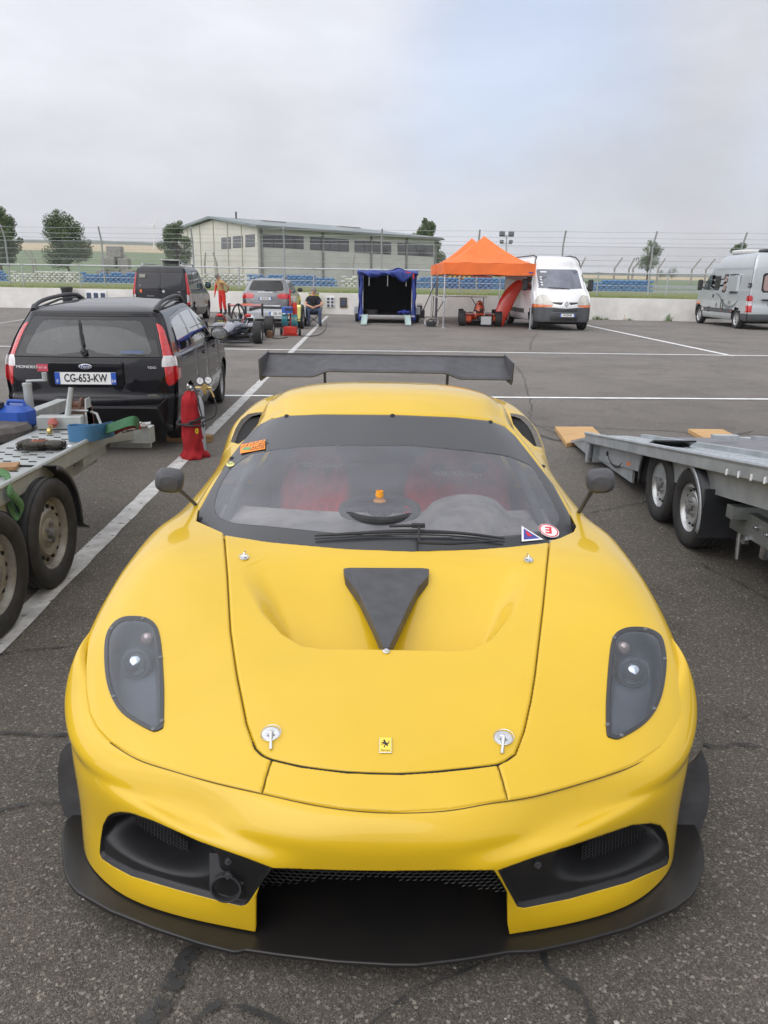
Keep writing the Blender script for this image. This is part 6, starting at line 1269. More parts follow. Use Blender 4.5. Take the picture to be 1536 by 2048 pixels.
wv = thing('white_van', 'white high roofed panel van with grey bumper parked beside the orange tent', 'van', (6.15, 35.3, 0), R(184.5)); wv.scale = (SCM,)*3
master(wv, mat('white_van_paint', (.78, .78, .78), .35, coat=.6, var=.03, scale=2), LM, False)
plate(wv, (-.06, 5.415, .52), .52, 'AK-250-MF', 1)
b = MB()
for s_, rr in ((1, .0), ): b.add([(0, 5.415, .99), (-.075, 5.415, .885), (0, 5.415, .78), (.075, 5.415, .885), (0, 5.415, .945), (-.042, 5.415, .885), (0, 5.415, .825), (.042, 5.415, .885)], [(0, 1, 5, 4), (1, 2, 6, 5), (2, 3, 7, 6), (3, 0, 4, 7)])
em = b.build('diamond_emblem', M_CHROME, wv); solid(em, .02, 1)
for i, (x, z) in enumerate(((.68, 1.93), (.70, 1.76), (.70, 1.68), (.70, 1.58), (.70, 1.50))): b = MB(); b.box((x if i else .58, 4.36-(z-1.75)*.95+.09+(0 if i else .03), z), (.22 if i == 0 else .07, .012, .05), rot=(.75, 0, 0)); b.build('screen_sticker', M_WHITE, wv)
b = MB()
for sx in (-.36, .36): b.box((sx, 3.95, 1.52), (.44, .1, .34), bev=.06); b.box((sx, 3.95, 1.78), (.24, .09, .18), bev=.04)
for s in (-1, 1): q = MB(); q.tube([(s*.80, 4.02, 2.13), (s*.79, 3.90, 2.30), (s*.70, 3.75, 2.44), (s*.66, 3.2, 2.50), (s*.66, .6, 2.50)], .022, 6); q.build('roof_gutter', M_MATTE, wv, True)
LC = [list(l) for l in LM]; LC = [tuple(l) for l in LC[:10]] + [(2.14, 2.14, .10, 3.98, .915, .12, .30, .03, .2), (2.34, 2.30, .16, 3.75, .875, .12, .30, .03, .2), (2.50, 2.46, .26, 3.55, .80, .14, .3, .03, .2), (2.60, 2.56, .40, 3.3, .66, .18, .3, .03, .15), (2.64, 2.60, .8, 2.8, .35, .15, .2, .02, .05)]
cm = thing('camper_van', 'silver camper van with pink blinds and roof vents, parked nose towards the wall at right', 'camper van', (15.6, 32.0, 0), R(-1)); cm.scale = (1.15,)*3
master(cm, mat('silver_paint', (.46, .49, .50), .32, .35, coat=.8, var=.03, scale=2), LC, True)
plate(cm, (-.04, -.02, .90), .52, 'CP-158-TP', -1)
b = MB(); b.box((0, -.035, 1.02), (1.1, .06, .07), bev=.02); b.build('plate_lamp_strip', M_TRIMK, cm)
b = MB(); b.box((-.98, 1.42, 1.56), (.14, .92, .66), bev=.07); b.build('side_bulge', mat('silver_paint', (.46, .49, .50), .32), cm, True, )
b = MB(); pts = [(3.0, 1.16), (2.8, 1.17), (2.5, 1.05), (2.2, .86), (1.8, .74), (1.35, .76), (.98, .92), (.88, 1.12)]; cv = spl([(-.992, y, z) for y, z in pts], 40); wds = [.012+.045*math.sin(math.pi*k/39)**1.2 for k in range(40)]
b.grid([[(p[0]-.004, p[1], p[2]-w_) for p, w_ in zip(cv, wds)], [(p[0]-.004, p[1], p[2]+w_) for p, w_ in zip(cv, wds)]]); b.build('swoosh_decal', mat('decal_grey', (.16, .18, .18), .5), cm)
text('decal_lettering', 'IV', .20, frame((-1.0, 1.62, .88), (0, -1, 0), (0, 0, 1)), MATS['decal_grey'], cm, .002, xs=1.3)
b = MB(); b.box((-.995, 3.22, 1.10), (.02, .12, .12), bev=.01); b.box((-.995, 2.82, .78), (.02, .05, .14), bev=.01); b.build('door_handle', M_TRIMK, cm)
b = MB(); 
for (y, z, w_, h_) in ((2.28, .97, .20, .03), (2.28, .62, .20, .03), (2.37, .80, .03, .36), (2.19, .80, .03, .36)): b.box((-.998, y, z), (.015, w_, h_))
b.build('service_hatch', M_TRIMK, cm)
for y in (1.35, 2.3, 4.0): b = MB(); b.box((-1.005, y, .60), (.012, .08, .03)); b.build('side_marker', M_LAMPO, cm)
b = MB(); b.box((-.955, .16, 1.56), (.05, .20, .05)); b.box((-.955, .16, 1.46), (.05, .20, .05)); b.box((-.955, .08, 1.51), (.05, .05, .14)); b.build('awning_bracket', M_TRIMK, cm)
for (x, y, w_, l_, h_, mm, nm) in ((-.1, 2.6, .9, 1.1, .16, mat('vent_white', (.55, .55, .53), .5), 'roof_vent'), (.1, .95, .8, 1.0, .12, M_TRIMK, 'solar_panel')): b = MB(); b.box((x, y, 2.69), (w_, l_, h_), bev=.05); b.build(nm, mm, cm, True)
hb = thing('cycle_carrier', 'grey towbar carrier frame behind the silver camper at the right edge', 'cycle carrier', (16.3, 31.3, 0)); b = MB(); b.tube([(-.75, 0, .62), (1.2, 0, .62)], .04, 6); b.tube([(-.75, 0, .62), (-.75, 0, .42)], .04, 6); b.tube([(0, 0, .62), (0, .7, .45)], .05, 6); b.build('frame', M_GALV, hb)
b = MB(); b.box((-.55, -.05, .60), (.16, .04, .08)); b.build('reflector', M_LAMPO, hb)
# ------------------------------------------------------------------ tents, trailers, single seaters and people at the back
M_ORNG = mat('orange_canvas', (.82, .17, .035), .75, var=.10, scale=1.4, bump=.2, bscale=4); M_ALU = mat('aluminium', (.62, .63, .64), .35, .8, var=.1, scale=20)
def tent(x0, x1, y0, y1, zb, zt, zp, label, lean):
    cx, cy = (x0+x1)/2, (y0+y1)/2; t = thing('gazebo', label, 'canopy tent', (cx, cy, 0)); w, d = (x1-x0)/2, (y1-y0)/2
    b = MB(); n = 16; R_ = []
    for f in np.linspace(0, 1, 15):      # concave pyramid
        h = zt+(zp-zt)*(f**1.45); s = 1-f; ring = []
        for k in range(4*n):
            q = k/(4*n)*4; e = int(q); u_ = (q-e)*2-1; P = [(u_, -1), (1, u_), (-u_, 1), (-1, -u_)][e]; sag = 1-abs(u_)**2
            ring.append((P[0]*w*s, P[1]*d*s, h-.07*sag*s*(1 if f > 0 else 0)+.015*math.sin(u_*9+f*5)*s))
        R_.append(ring+[ring[0]])
    b.grid(R_); b.build('roof', M_ORNG, t, True)
    b = MB(); rg = []
    for zz in (zt+.0, (zt+zb)/2, zb):
        ring = []
        for k in range(4*n):
            q = k/(4*n)*4; e = int(q); u_ = (q-e)*2-1; P = [(u_, -1), (1, u_), (-u_, 1), (-1, -u_)][e]; o = 1.004+.004*math.sin(u_*8+zz*3); ring.append((P[0]*w*o, P[1]*d*o, zz+(.012*math.cos(u_*6) if zz == zb else 0)))
        rg.append(ring+[ring[0]])
    b.grid(rg[::-1]); b.build('valance', M_ORNG, t, True)
    for sx in (-1, 1):
        for sy in (-1, 1): b = MB(); b.tube([(sx*(w-.06), sy*(d-.06), 0), (sx*(w-.06), sy*(d-.06), zt)], .030, 4); b.box((sx*(w-.06), sy*(d-.06), .01), (.14, .14, .02)); b.box((sx*(w-.06), sy*(d-.06), 1.05), (.09, .09, .1)); b.build('leg', M_ALU, t)
    b = MB()
    for sy in (-1, 1): b.tube([(-w, sy*(d-.06), zb-.05), (0, sy*(d-.06), zb+.22), (w, sy*(d-.06), zb-.05)], .015, 4); b.tube([(-w, sy*(d-.06), zb+.25), (0, sy*(d-.06), zb-.02), (w, sy*(d-.06), zb+.25)], .015, 4)
    b.tube([(0, 0, zb+.3), (0, 0, zp-.05)], .03, 6); b.build('scissor_frame', M_ALU, t)
    return t
t1 = tent(2.09, 5.52, 30.15, 34.6, 1.96, 2.38, 3.45, 'orange pop up canopy standing in front over the orange single seater', 0)
b = MB(); b.box((1.55, -2.245, 2.06), (.16, .01, .05)); b.build('maker_tag', M_BLUEV, t1)
tent(2.06, 5.45, 34.75, 38.6, 1.98, 2.40, 3.58, 'second orange pop up canopy directly behind the front one', 0)
# --- single seaters.  local: nose towards +y
def single_seater(root, body, wing, L=4.0, tyre_r=.29, rear_bits=None, wingm=None):
    S_ = [(0.0, .16, .26, .44), (.35, .20, .24, .50), (.9, .24, .22, .58), (1.35, .30, .20, .52), (1.7, .29, .18, .46), (2.1, .26, .18, .50), (2.5, .24, .18, .55), (3.1, .18, .20, .48), (3.7, .12, .24, .38), (4.1, .05, .27, .33)]
    b = MB(); G = []
    for (y, w, z0, z1) in S_: G.append([(w*math.copysign(abs(math.cos(a))**.6, math.cos(a)), y, (z0+z1)/2+(z1-z0)/2*math.copysign(abs(math.sin(a))**.6, math.sin(a))) for a in np.linspace(0, 2*math.pi, 25)])
    b.grid(G[::-1]); b.build('chassis', body, root, True)
    b = MB(); 
    for s in (-1, 1):
        G = []
        for (y, w, z0, z1) in ((.9, .10, .12, .38), (1.1, .22, .10, .44), (1.6, .26, .10, .46), (2.0, .24, .12, .42), (2.15, .20, .14, .36)): G.append([(s*.45+w*math.copysign(abs(math.cos(a))**.5, math.cos(a)), y, (z0+z1)/2+(z1-z0)/2*math.copysign(abs(math.sin(a))**.5, math.sin(a))) for a in np.linspace(0, 2*math.pi, 21)])
        q = MB(); q.grid(G[::-1]); q.build('sidepod', body, root, True)
    b = MB(); b.lathe([(.20, 0), (.24, .02), (.20, .03)], c=(0, 1.95, .53), n=20); b.v = [(v[0], 1.95+(v[1]-1.95)*1.6, v[2]) for v in b.v]; b.build('cockpit_rim', M_MATTE, root, True)
    b = MB(); b.tube(spl([(-.20, 1.42, .45), (-.17, 1.42, .72), (0, 1.42, .95), (.17, 1.42, .72), (.20, 1.42, .45)], 20), .024, 8); b.tube([(0, 1.42, .93), (.0, .95, .5)], .018, 6); b.tube([(-.14, 1.42, .75), (-.12, .9, .5)], .015, 6); b.tube([(.14, 1.42, .75), (.12, .9, .5)], .015, 6); b.build('roll_hoop', M_MATTE, root, True)
    eng = MB(); eng.box((0, .75, .42), (.34, .6, .26), bev=.04); eng.box((0, .3, .33), (.24, .5, .22), bev=.04); eng.tube([(.18, .9, .45), (.3, .6, .4), (.25, .1, .32)], .035, 8); eng.tube([(-.1, .8, .55), (-.2, .5, .6), (-.05, .3, .5)], .03, 8); eng.lathe([(.06, 0), (.06, .1), (0, .11)], c=(.05, .75, .56), n=12); eng.build('engine', M_TRIMK, root, True)
    for (wy, r, w, tr) in ((.25, tyre_r+.005, .27, .72), (2.95, tyre_r, .22, .72)):
        for s in (-1, 1):
            wheel(root, (s*tr, wy, r), r, w, s, M_RIMG, .60, 6, slick=True)
            b = MB(); 
            for z, yy in ((.20, -.25), (.20, .25), (.42, -.2), (.42, .22)): b.tube([(s*.16, wy+yy, z), (s*(tr-.08), wy, z)], .012, 6)
            b.build('wishbone', M_MATTE, root, True)
    if wing:
        w = MB(); G = []
        for (dy, dz) in ((-.16, .03), (-.05, .0), (.08, .0), (.16, .03), (.10, .05), (-.02, .03), (-.16, .05)): G.append([(x, -.05+dy*1.2, .84+dz) for x in (-.48, .48)])
        w.grid(G); w.build('rear_wing', wingm, root, True)
        for s in (-1, 1): w = MB(); w.prism([(-.30, .92), (.18, .92), (.20, .62), (-.22, .50)], s*.49-.006, s*.49+.006, axis='x'); w.build('end_plate', M_MATTE, root)
        w = MB(); w.box((0, .0, .62), (.03, .24, .42)); w.build('wing_post', M_MATTE, root)
    f = MB(); f.box((0, 3.95, .12), (1.35, .32, .025)); f.box((-.66, 3.9, .18), (.02, .4, .18)); f.box((.66, 3.9, .18), (.02, .4, .18)); f.build('front_wing', M_MATTE if wing else body, root, False, bevel=.006)
    f = MB(); f.box((0, 1.8, .07), (1.1, 2.2, .03)); f.build('floor', M_MATTE, root)
M_NAVY = mat('navy_paint', (.012, .018, .05), .25, coat=1); M_REDP = mat('red_paint', (.55, .02, .015), .35, coat=.6); M_ORPAINT = mat('orange_paint', (.78, .10, .015), .3, coat=.7)
f1 = thing('single_seater', 'dark blue single seater racing car with red rear wing, parked beyond the estate car', 'racing car', (-4.38, 24.6, 0), R(182)); single_seater(f1, M_NAVY, True, wingm=M_REDP); f1.scale = (1.04,)*3
b = MB()
for s in (-1, 1): b.box((s*.38, 2.25, .68), (.17, .08, .09), bev=.03); b.tube([(s*.30, 2.25, .66), (s*.2, 2.2, .5)], .01, 5)
b.build('mirror', M_REDP, f1, True)
b = MB(); b.box((0, -.26, .90), (.34, .015, .03)); b.build('wing_stripe', M_LAMPO, f1); text('lettering', 'DALLARA', .10, frame((.30, 1.95, .49), (-1, .3, 0), (0, .2, 1)), mat('gold_letter', (.6, .5, .1), .5), f1, .002)
p = gz(583, 655, .0); hl = MB(); hc = np.array([-3.95+.0, 23.0, .62]); hc = gy(584-0, 644-0, 23.4) if False else gy(400+590/5.908, 560+465/5.908, 23.6)
hl.lathe([(.0, -.14), (.09, -.13), (.125, -.08), (.14, 0), (.132, .06), (.09, .125), (0, .145)], c=(0, 0, 0), n=28); ho = hl.build('helmet', mat('helmet_white', (.78, .78, .80), .2, coat=1), None, True); ho.location = hc.tolist(); tag(ho, 'white open visor crash helmet resting on the dark blue single seater', 'helmet')
b = MB(); 
G = [[(.142*math.cos(a)*f, .142*math.sin(a)*f, z) for a in np.linspace(R(-150), R(-30), 14)] for z, f in ((-.055, .97), (0, 1.0), (.05, .97))]; b.grid(G); b.build('visor', M_GLBLK, ho, True)
f2 = thing('single_seater', 'orange single seater racing car with its gearbox end exposed under the orange tents', 'racing car', (3.72, 31.6, 0), R(-4)); single_seater(f2, M_ORPAINT, False)
b = MB(); b.lathe([(.20, .5), (.17, .7), (.12, .86), (.10, .92), (0, .93)], c=(0, 1.2, 0), n=20); b.build('airbox', M_ORPAINT, f2, True); b = MB(); b.lathe([(.075, -.01), (.075, .01), (0, .012)], axis='y', c=(0, 1.08, .80), n=16); b.build('intake', M_DARK, f2)
b = MB(); b.box((.22, -.15, .24), (.42, .10, .34), bev=.02); b.build('gearbox_case', M_ALU, f2); b = MB(); b.box((-.52, .25, .27), (.34, .10, .26), bev=.03); b.box((.62, .35, .27), (.2, .1, .2), bev=.03); b.build('radiator_duct', M_ORPAINT, f2, bevel=.01)
text('lettering', 'AVON', .10, frame((-.40, .82, .50), (1, 0, 0), (0, .2, 1)), M_BLACKVINYL, f2, .002)
cov = thing('engine_cover', 'curved red-orange bodywork panel leaning against the side of the white van', 'body panel', (5.05, 31.9, 0)); b = MB()
cl_ = spl([(-.55, 0, .02), (-.45, .05, .5), (-.25, .1, 1.0), (.02, .15, 1.45), (.28, .2, 1.72), (.42, .2, 1.70)], 24); G = []
for k, p in enumerate(cl_):
    t_ = k/23; w_ = .16+.13*math.sin(math.pi*min(1, t_*1.3))*(1-t_*.4)
    G.append([(p[0]+w_*math.sin(a), p[1]-.14*math.cos(a), p[2]-w_*.5*math.sin(a)) for a in np.linspace(-1.4, 1.4, 9)])
b.grid(G); o = b.build('shell', M_REDP if False else mat('red_orange_paint', (.72, .05, .02), .3, coat=.8), cov, True); solid(o, .012)
# --- blue tarpaulin trailer
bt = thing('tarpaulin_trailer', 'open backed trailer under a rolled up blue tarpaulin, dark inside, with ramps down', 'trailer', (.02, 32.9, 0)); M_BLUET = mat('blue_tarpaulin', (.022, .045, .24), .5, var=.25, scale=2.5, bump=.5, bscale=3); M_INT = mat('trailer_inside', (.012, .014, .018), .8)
X0, X1, ZT_, ZF, LT = -1.16, 1.12, 2.02, .30, 3.6
def wavy(a, c, n, amp, seed):
    r_ = np.random.RandomState(seed); return [np.array(a)+(np.array(c)-np.array(a))*k/n+r_.normal(0, amp, 3) for k in range(n+1)]
for s, x in ((-1, X0), (1, X1)):
    b = MB(); G = []
    for z in np.linspace(ZF-.15, ZT_, 8): G.append([(x+s*(.03+.03*math.sin(y*5+z*4)), y, z) for y in np.linspace(0, LT, 14)])
    b.grid(G); b.grid([[(x+s*(.02+.04*math.sin(z*7)), -.04, z), (x-s*(.12+.03*math.sin(z*5)), -.02+.03*math.sin(z*9), z)] for z in np.linspace(ZF-.2, ZT_, 16)]); o = b.build('side_curtain', M_BLUET, bt, True); solid(o, .012)
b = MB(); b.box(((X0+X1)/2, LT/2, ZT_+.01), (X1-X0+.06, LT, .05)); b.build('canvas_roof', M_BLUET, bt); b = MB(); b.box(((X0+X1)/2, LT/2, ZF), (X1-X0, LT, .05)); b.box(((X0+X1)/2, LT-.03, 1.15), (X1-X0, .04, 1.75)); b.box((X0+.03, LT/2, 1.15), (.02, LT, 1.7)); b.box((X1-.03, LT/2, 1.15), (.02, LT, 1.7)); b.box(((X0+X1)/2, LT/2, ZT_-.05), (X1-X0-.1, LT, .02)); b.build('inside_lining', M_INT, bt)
b = MB(); G = []; r_ = np.random.RandomState(9); n = 40
for j in range(9):
    a = j/8; G.append([(X0-.10+(X1-X0+.2)*k/n, -.05-.12*math.sin(a*math.pi)-.03*math.sin(k*.9+j), 1.86+.22*a+(.05*math.sin(k*.35+1)+.02*math.sin(k*1.3+j))*(1-a)+(.09*math.exp(-((k-27)/3.5)**2) if a > .5 else 0)-(.20*math.exp(-((k-31)/4)**2) if a < .5 else 0)) for k in range(n+1)])
b.grid(G); G = [[(X0-.10+(X1-X0+.2)*k/n, y, 2.08+.05*math.sin(k*.5+y*3)*math.sin(y*2)+.12*math.exp(-((k-27)/4)**2)*math.exp(-y*2)) for k in range(n+1)] for y in np.linspace(-.05, 1.4, 9)]; b.grid(G); o = b.build('rolled_flap', M_BLUET, bt, True); solid(o, .02)
b = MB(); b.box((.86, -.12, 2.02), (.34, .03, .05), rot=(0, .15, 0)); b.box((1.03, -.14, 1.9), (.05, .03, .22)); b.build('red_strap', M_REDV, bt)
b = MB()
for x in (-.78, -.02, .74): b.tube([(x, .05, 1.95), (x, .05, 1.48)], .018, 6)
for x in (X0+.13, X1-.13): b.tube([(x, .02, ZF), (x, .02, 1.9)], .022, 6)
b.box(((X0+X1)/2, -.02, ZF), (X1-X0, .06, .06)); b.build('frame', M_ALU, bt)
for s in (-1, 1): wheel(bt, (s*1.27-.02, 1.1, .28), .28, .18, s, M_RIMG, .6, 0); b = MB(); b.box((s*1.27-.02, 1.1, .60), (.24, .9, .05)); b.box((s*1.27-.02, .62, .48), (.24, .04, .26)); b.build('mudguard', M_GALV, bt)
for x in (-.88, .86):
    b = MB(); a, c = np.array([x, -.02, ZF+.02]), np.array([x-.10, -1.9, .05]); M_ = frame((a+c)/2, (1, 0, 0), a-c); L_ = np.linalg.norm(a-c); b.box((0, 0, 0), (.24, L_, .04)); b.box((-.11, 0, .03), (.02, L_, .05)); b.box((.11, 0, .03), (.02, L_, .05))
    for k in range(12): b.box((0, -L_/2+L_*(k+.5)/12, .025), (.2, .03, .02))
    b.v = [tuple(M_ @ Vector(v)) for v in b.v]; b.build('ramp', mat('ramp_pale', (.55, .66, .64), .4, .3), bt)
# things left inside it
b = MB(); b.lathe([(.16, -.09), (.30, -.10), (.31, 0), (.30, .10), (.16, .09)], n=24); o = b.build('loose_tyre', M_RUBBER, None, True, 50); o.location = (-.68, 33.5, .42); tag(o, 'black tyre lying on the floor inside the blue tarpaulin trailer', 'tyre')
b = MB(); 
for k in range(9): x, y = rng.uniform(-.25, .25), rng.uniform(-.2, .2); b.box((x, y, .06+rng.uniform(0, .08)), (.22, .16, .09), rot=(rng.uniform(-.4, .4), rng.uniform(-.4, .4), rng.uniform(0, 3)), bev=.03)
o = b.build('tool_bag', mat('bag_blue', (.03, .05, .30), .7, var=.4, scale=12), None); o.location = (.62, 33.2, .33); tag(o, 'heap of crumpled blue bags just inside the right of the tarpaulin trailer', 'bag')
# --- folding table behind the tents, power unit, bracing pole
tb = thing('folding_table', 'long folding trestle table with tools under the rear orange tent', 'table', (3.4, 38.0, 0)); b = MB(); b.box((0, 0, 1.02), (2.6, .7, .04)); b.build('table_top', mat('table_white', (.55, .53, .50), .6), tb)
for s in (-1, 1): b = MB(); b.tube([(s*1.2, -.25, 0), (s*.6, .2, 1.0)], .02, 6); b.tube([(s*1.2, .25, 0), (s*1.2, .2, 1.0)], .02, 6); b.build('leg', M_TRIMK, tb)
for k, (x, y, z, w_, h_) in enumerate(((1.62, 38.1, 0, .35, .38), (1.55, 38.3, .38, .26, .2))): o = MB(); o.box((0, 0, h_/2), (w_, .3, h_), bev=.03); o.tube([(-.1, 0, h_), (-.08, 0, h_+.06), (.08, 0, h_+.06), (.1, 0, h_)], .012, 6); q = o.build('tool_case', mat('case_dark', (.04, .04, .045), .6), None); q.location = (x, y, z); tag(q, ['larger dark tool case on the ground by the left tent legs', 'smaller dark tool case stacked on the larger one by the left tent legs'][k], 'tool case')
pu = gz(862, 653); b = MB(); b.box((0, 0, .10), (.36, .26, .20), bev=.03); b.tube([(-.1, 0, .2), (-.1, 0, .27), (.1, 0, .27), (.1, 0, .2)], .015, 6); o = thing('battery_charger', 'black power unit with a coil of pale cable at the foot of the tent leg', 'power unit', pu); b.build('case', M_MATTE, o, True)
b = MB(); 
for s, r_, ph in ((-1, .20, 0), (1, .22, 1), (-1, .15, 2)): b.tube([(s*.14+r_*.6*math.cos(a), .02*math.sin(3*a), .17+r_*math.sin(a)*.75) for a in np.linspace(0, 2*math.pi, 24, endpoint=False)], .010, 5, closed=True)
b.build('cable', mat('cable_pale', (.6, .58, .56), .6), o, True)
b = MB(); b.tube([(0, 0, 0), (.62, .2, 1.45)], .02, 6); b.tube([(.62, .2, 1.45), (.78, .2, 1.72)], .02, 6); o = b.build('strut', M_MATTE, None, True); o.location = gz(838, 640).tolist(); tag(o, 'black pole leaning between the blue trailer and the orange tent', 'pole')
# --- flat trailer with plate behind the blue single seater
ft = thing('flat_trailer', 'low silver car trailer with a yellow strapped wheel, behind the dark blue single seater', 'trailer', (-4.2, 28.6, 0)); b = MB()
b.box((0, 1.8, .50), (1.9, 3.6, .06)); b.box((0, 0, .40), (1.95, .05, .16)); b.build('deck', M_GALV, ft)
for s in (-1, 1): wheel(ft, (s*1.05, 1.5, .30), .30, .19, s, M_RIMG, .6, 0); b = MB(); b.box((s*1.05, 1.5, .66), (.24, 1.0, .03)); b.box((s*1.05, .98, .50), (.24, .03, .30)); b.build('mudguard', M_GALV, ft)
plate(ft, (.28, -.045, .50), .62, '585 WZ', -1, .14)
for s in (-1, 1): b = MB(); b.box((s*.85, -.05, .33), (.22, .05, .09)); b.build('tail_lamp', M_LAMPR if s < 0 else M_LAMPO, ft)
sp_ = gz(599, 657); o = thing('strapped_wheel', 'upright trailer wheel with a pale yellow strap beside the red tool trolley', 'wheel', (sp_[0]+.05, sp_[1], 0)); wheel(o, (0, 0, .42), .42, .22, 1, M_RIMG, .5, 0, name='wheel'); b = MB(); b.box((-.05, -.30, .55), (.20, .30, .52), rot=(.2, 0, 0), bev=.02); b.build('strap', mat('pale_yellow', (.75, .72, .25), .5), o)
# --- red trolley with charger and hose reels
tr = thing('tool_trolley', 'red two wheeled trolley carrying a blue charger box and hose reels', 'trolley', gz(581, 671)); M_REDM = mat('red_metal', (.52, .03, .015), .45, var=.15, scale=8)
b = MB(); b.box((0, 0, .17), (.42, .30, .22), bev=.02); b.box((0, -.02, .03), (.5, .34, .03)); b.tube([(0, .1, .1), (0, .1, 1.40)], .025, 8); b.box((0, .1, .62), (.44, .04, .04)); b.box((.14, .1, .82), (.14, .05, .36)); b.build('frame', M_REDM, tr)
b = MB(); b.box((-.08, -.02, .78), (.32, .24, .19), bev=.015); b.build('charger', mat('charger_blue', (.04, .12, .45), .4), tr); b = MB(); b.box((-.02, -.145, .80), (.24, .01, .10)); b.build('panel', mat('panel_dark', (.03, .04, .10), .3), tr)
for x, c_ in ((-.16, (.03, .22, .26)), (.14, (.02, .18, .24))):
    b = MB()
    for k in range(5): b.tube([(x-.08+k*.035, .02+.16*math.cos(a), .46+.18*math.sin(a)) for a in np.linspace(0, 6.28, 20, endpoint=False)], .014, 5, closed=True)
    b.build('hose_reel', mat('hose_teal', c_, .5), tr, True)
for s in (-1, 1): wheel(tr, (s*.29, .05, .12), .12, .06, s, M_MATTE, .5, 5)
def cable(pts, r, m, label, name='cable', cat='cable', z=.012):
    P = [gz(*p, z) for p in pts]; b = MB(); b.tube(spl(P, len(P)*8), r, 6); o = b.build(name, m, None, True); return tag(o, label, cat)
cable([(600, 672), (625, 672), (643, 667), (652, 655), (652, 645)], .012, M_MATTE, 'thin black cable running from the red trolley across the bay line')
cable([(536, 668), (545, 675), (556, 677), (575, 674)], .014, M_MATTE, 'black hose between the dark blue single seater and the red trolley', z=.015)
o = MB(); o.box((0, 0, .10), (.16, .3, .20), bev=.01); q = o.build('wooden_block', mat('wood_brown', (.16, .08, .04), .8, var=.3, scale=14), None); q.location = gz(540, 675).tolist(); tag(q, 'small brown wooden block on the ground between the racing tyre and the red trolley', 'wooden block')
# --- people: one continuous skin, clothing as materials of its faces, hair as a child
def figure(name, label, loc, rz, joints, bones, mats_, colour, hair, scale=1.0):
    me = bpy.data.meshes.new('f'); keys = list(joints); idx = {k: i for i, k in enumerate(keys)}
    me.from_pydata([joints[k][:3] for k in keys], [(idx[a], idx[b_]) for a, b_ in bones], []); o = bpy.data.objects.new('f', me); COL.objects.link(o)
    sk = o.modifiers.new('s', 'SKIN'); sk.use_smooth_shade = True
    for i, k in enumerate(keys):
        r = joints[k][3]; me.skin_vertices[0].data[i].radius = (r, r*(joints[k][4] if len(joints[k]) > 4 else 1)); me.skin_vertices[0].data[i].use_root = (k == 'pelvis')
    sb = o.modifiers.new('b', 'SUBSURF'); sb.levels = 2; sb.render_levels = 2
    bpy.context.view_layer.update(); dg = bpy.context.evaluated_depsgraph_get(); m2 = bpy.data.meshes.new_from_object(o.evaluated_get(dg)); bpy.data.objects.remove(o)
    V = np.array([v.co[:] for v in m2.vertices]); F = [tuple(p.vertices) for p in m2.polygons]; bpy.data.meshes.remove(m2)
    A = np.array([joints[a][:3] for a, b_ in bones]); B = np.array([joints[b_][:3] for a, b_ in bones]); mi = []
    for f in F:
        c = V[list(f)].mean(0); ab = B-A; t = np.clip(((c-A)*ab).sum(1)/np.maximum((ab*ab).sum(1), 1e-9), 0, 1); d = np.linalg.norm(A+ab*t[:, None]-c, axis=1); k = int(d.argmin()); mi.append(colour(bones[k], t[k], c))
    root = mesh_obj(name, V, F, mats_, None, True, None, mi); root.location = [float(v) for v in loc]; root.rotation_euler = (0, 0, rz); root.scale = (scale,)*3; tag(root, label, 'person')
    b = MB(); b.lathe([(0, .125), (.05, .118), (.085, .085), (.104, .04), (.108, 0), (.102, -.02)], n=20); h = np.array(hair[0]); M_ = Matrix.Translation(h) @ Euler(hair[1]).to_matrix().to_4x4(); b.v = [tuple(M_ @ Vector((v[0]*.92, v[1]*1.08, v[2]))) for v in b.v]; b.build('hair', hair[2], root, True)
    f_ = MB()   # face: nose, eyes, mouth, ears set into the head
    Mf = Matrix.Translation(np.array(hair[0])) @ Euler(hair[3] if len(hair) > 3 else hair[1]).to_matrix().to_4x4()
    f_.add([(-.018, -.095, -.05), (.018, -.095, -.05), (0, -.128, -.052), (0, -.098, -.005)], [(0, 1, 2), (0, 2, 3), (1, 3, 2)], Mf)
    for s in (-1, 1): f_.box((s*.098, .0, -.03), (.02, .04, .055), bev=.006); f_.v[-32:] = [tuple(Mf @ Vector(v)) for v in f_.v[-32:]] if False else f_.v[-32:]
    f_.build('nose', mats_[0], root, True)
    e = MB()
    for s in (-1, 1): e.lathe([(0, -.012), (.010, 0), (0, .012)], c=(s*.036, -.094, -.012), n=10)
    e.box((0, -.096, -.085), (.045, .008, .008)); e.v = [tuple(Mf @ Vector(v)) for v in e.v]; e.build('eyes_and_mouth', M_DARK, root, True)
    return root
M_SKIN = mat('skin', (.52, .27, .17), .6, var=.08, scale=12); M_REDSUIT = mat('red_overalls', (.62, .03, .02), .8, var=.15, scale=9); M_TAN = mat('tan_shirt', (.46, .28, .12), .85, var=.15, scale=8); M_HAIRG = mat('grey_hair', (.22, .20, .19), .9, var=.3, scale=40); M_DTEE = mat('black_tshirt', (.02, .02, .024), .85, var=.4, scale=12); M_JEAN = mat('jeans', (.05, .07, .12), .9, var=.2, scale=20)
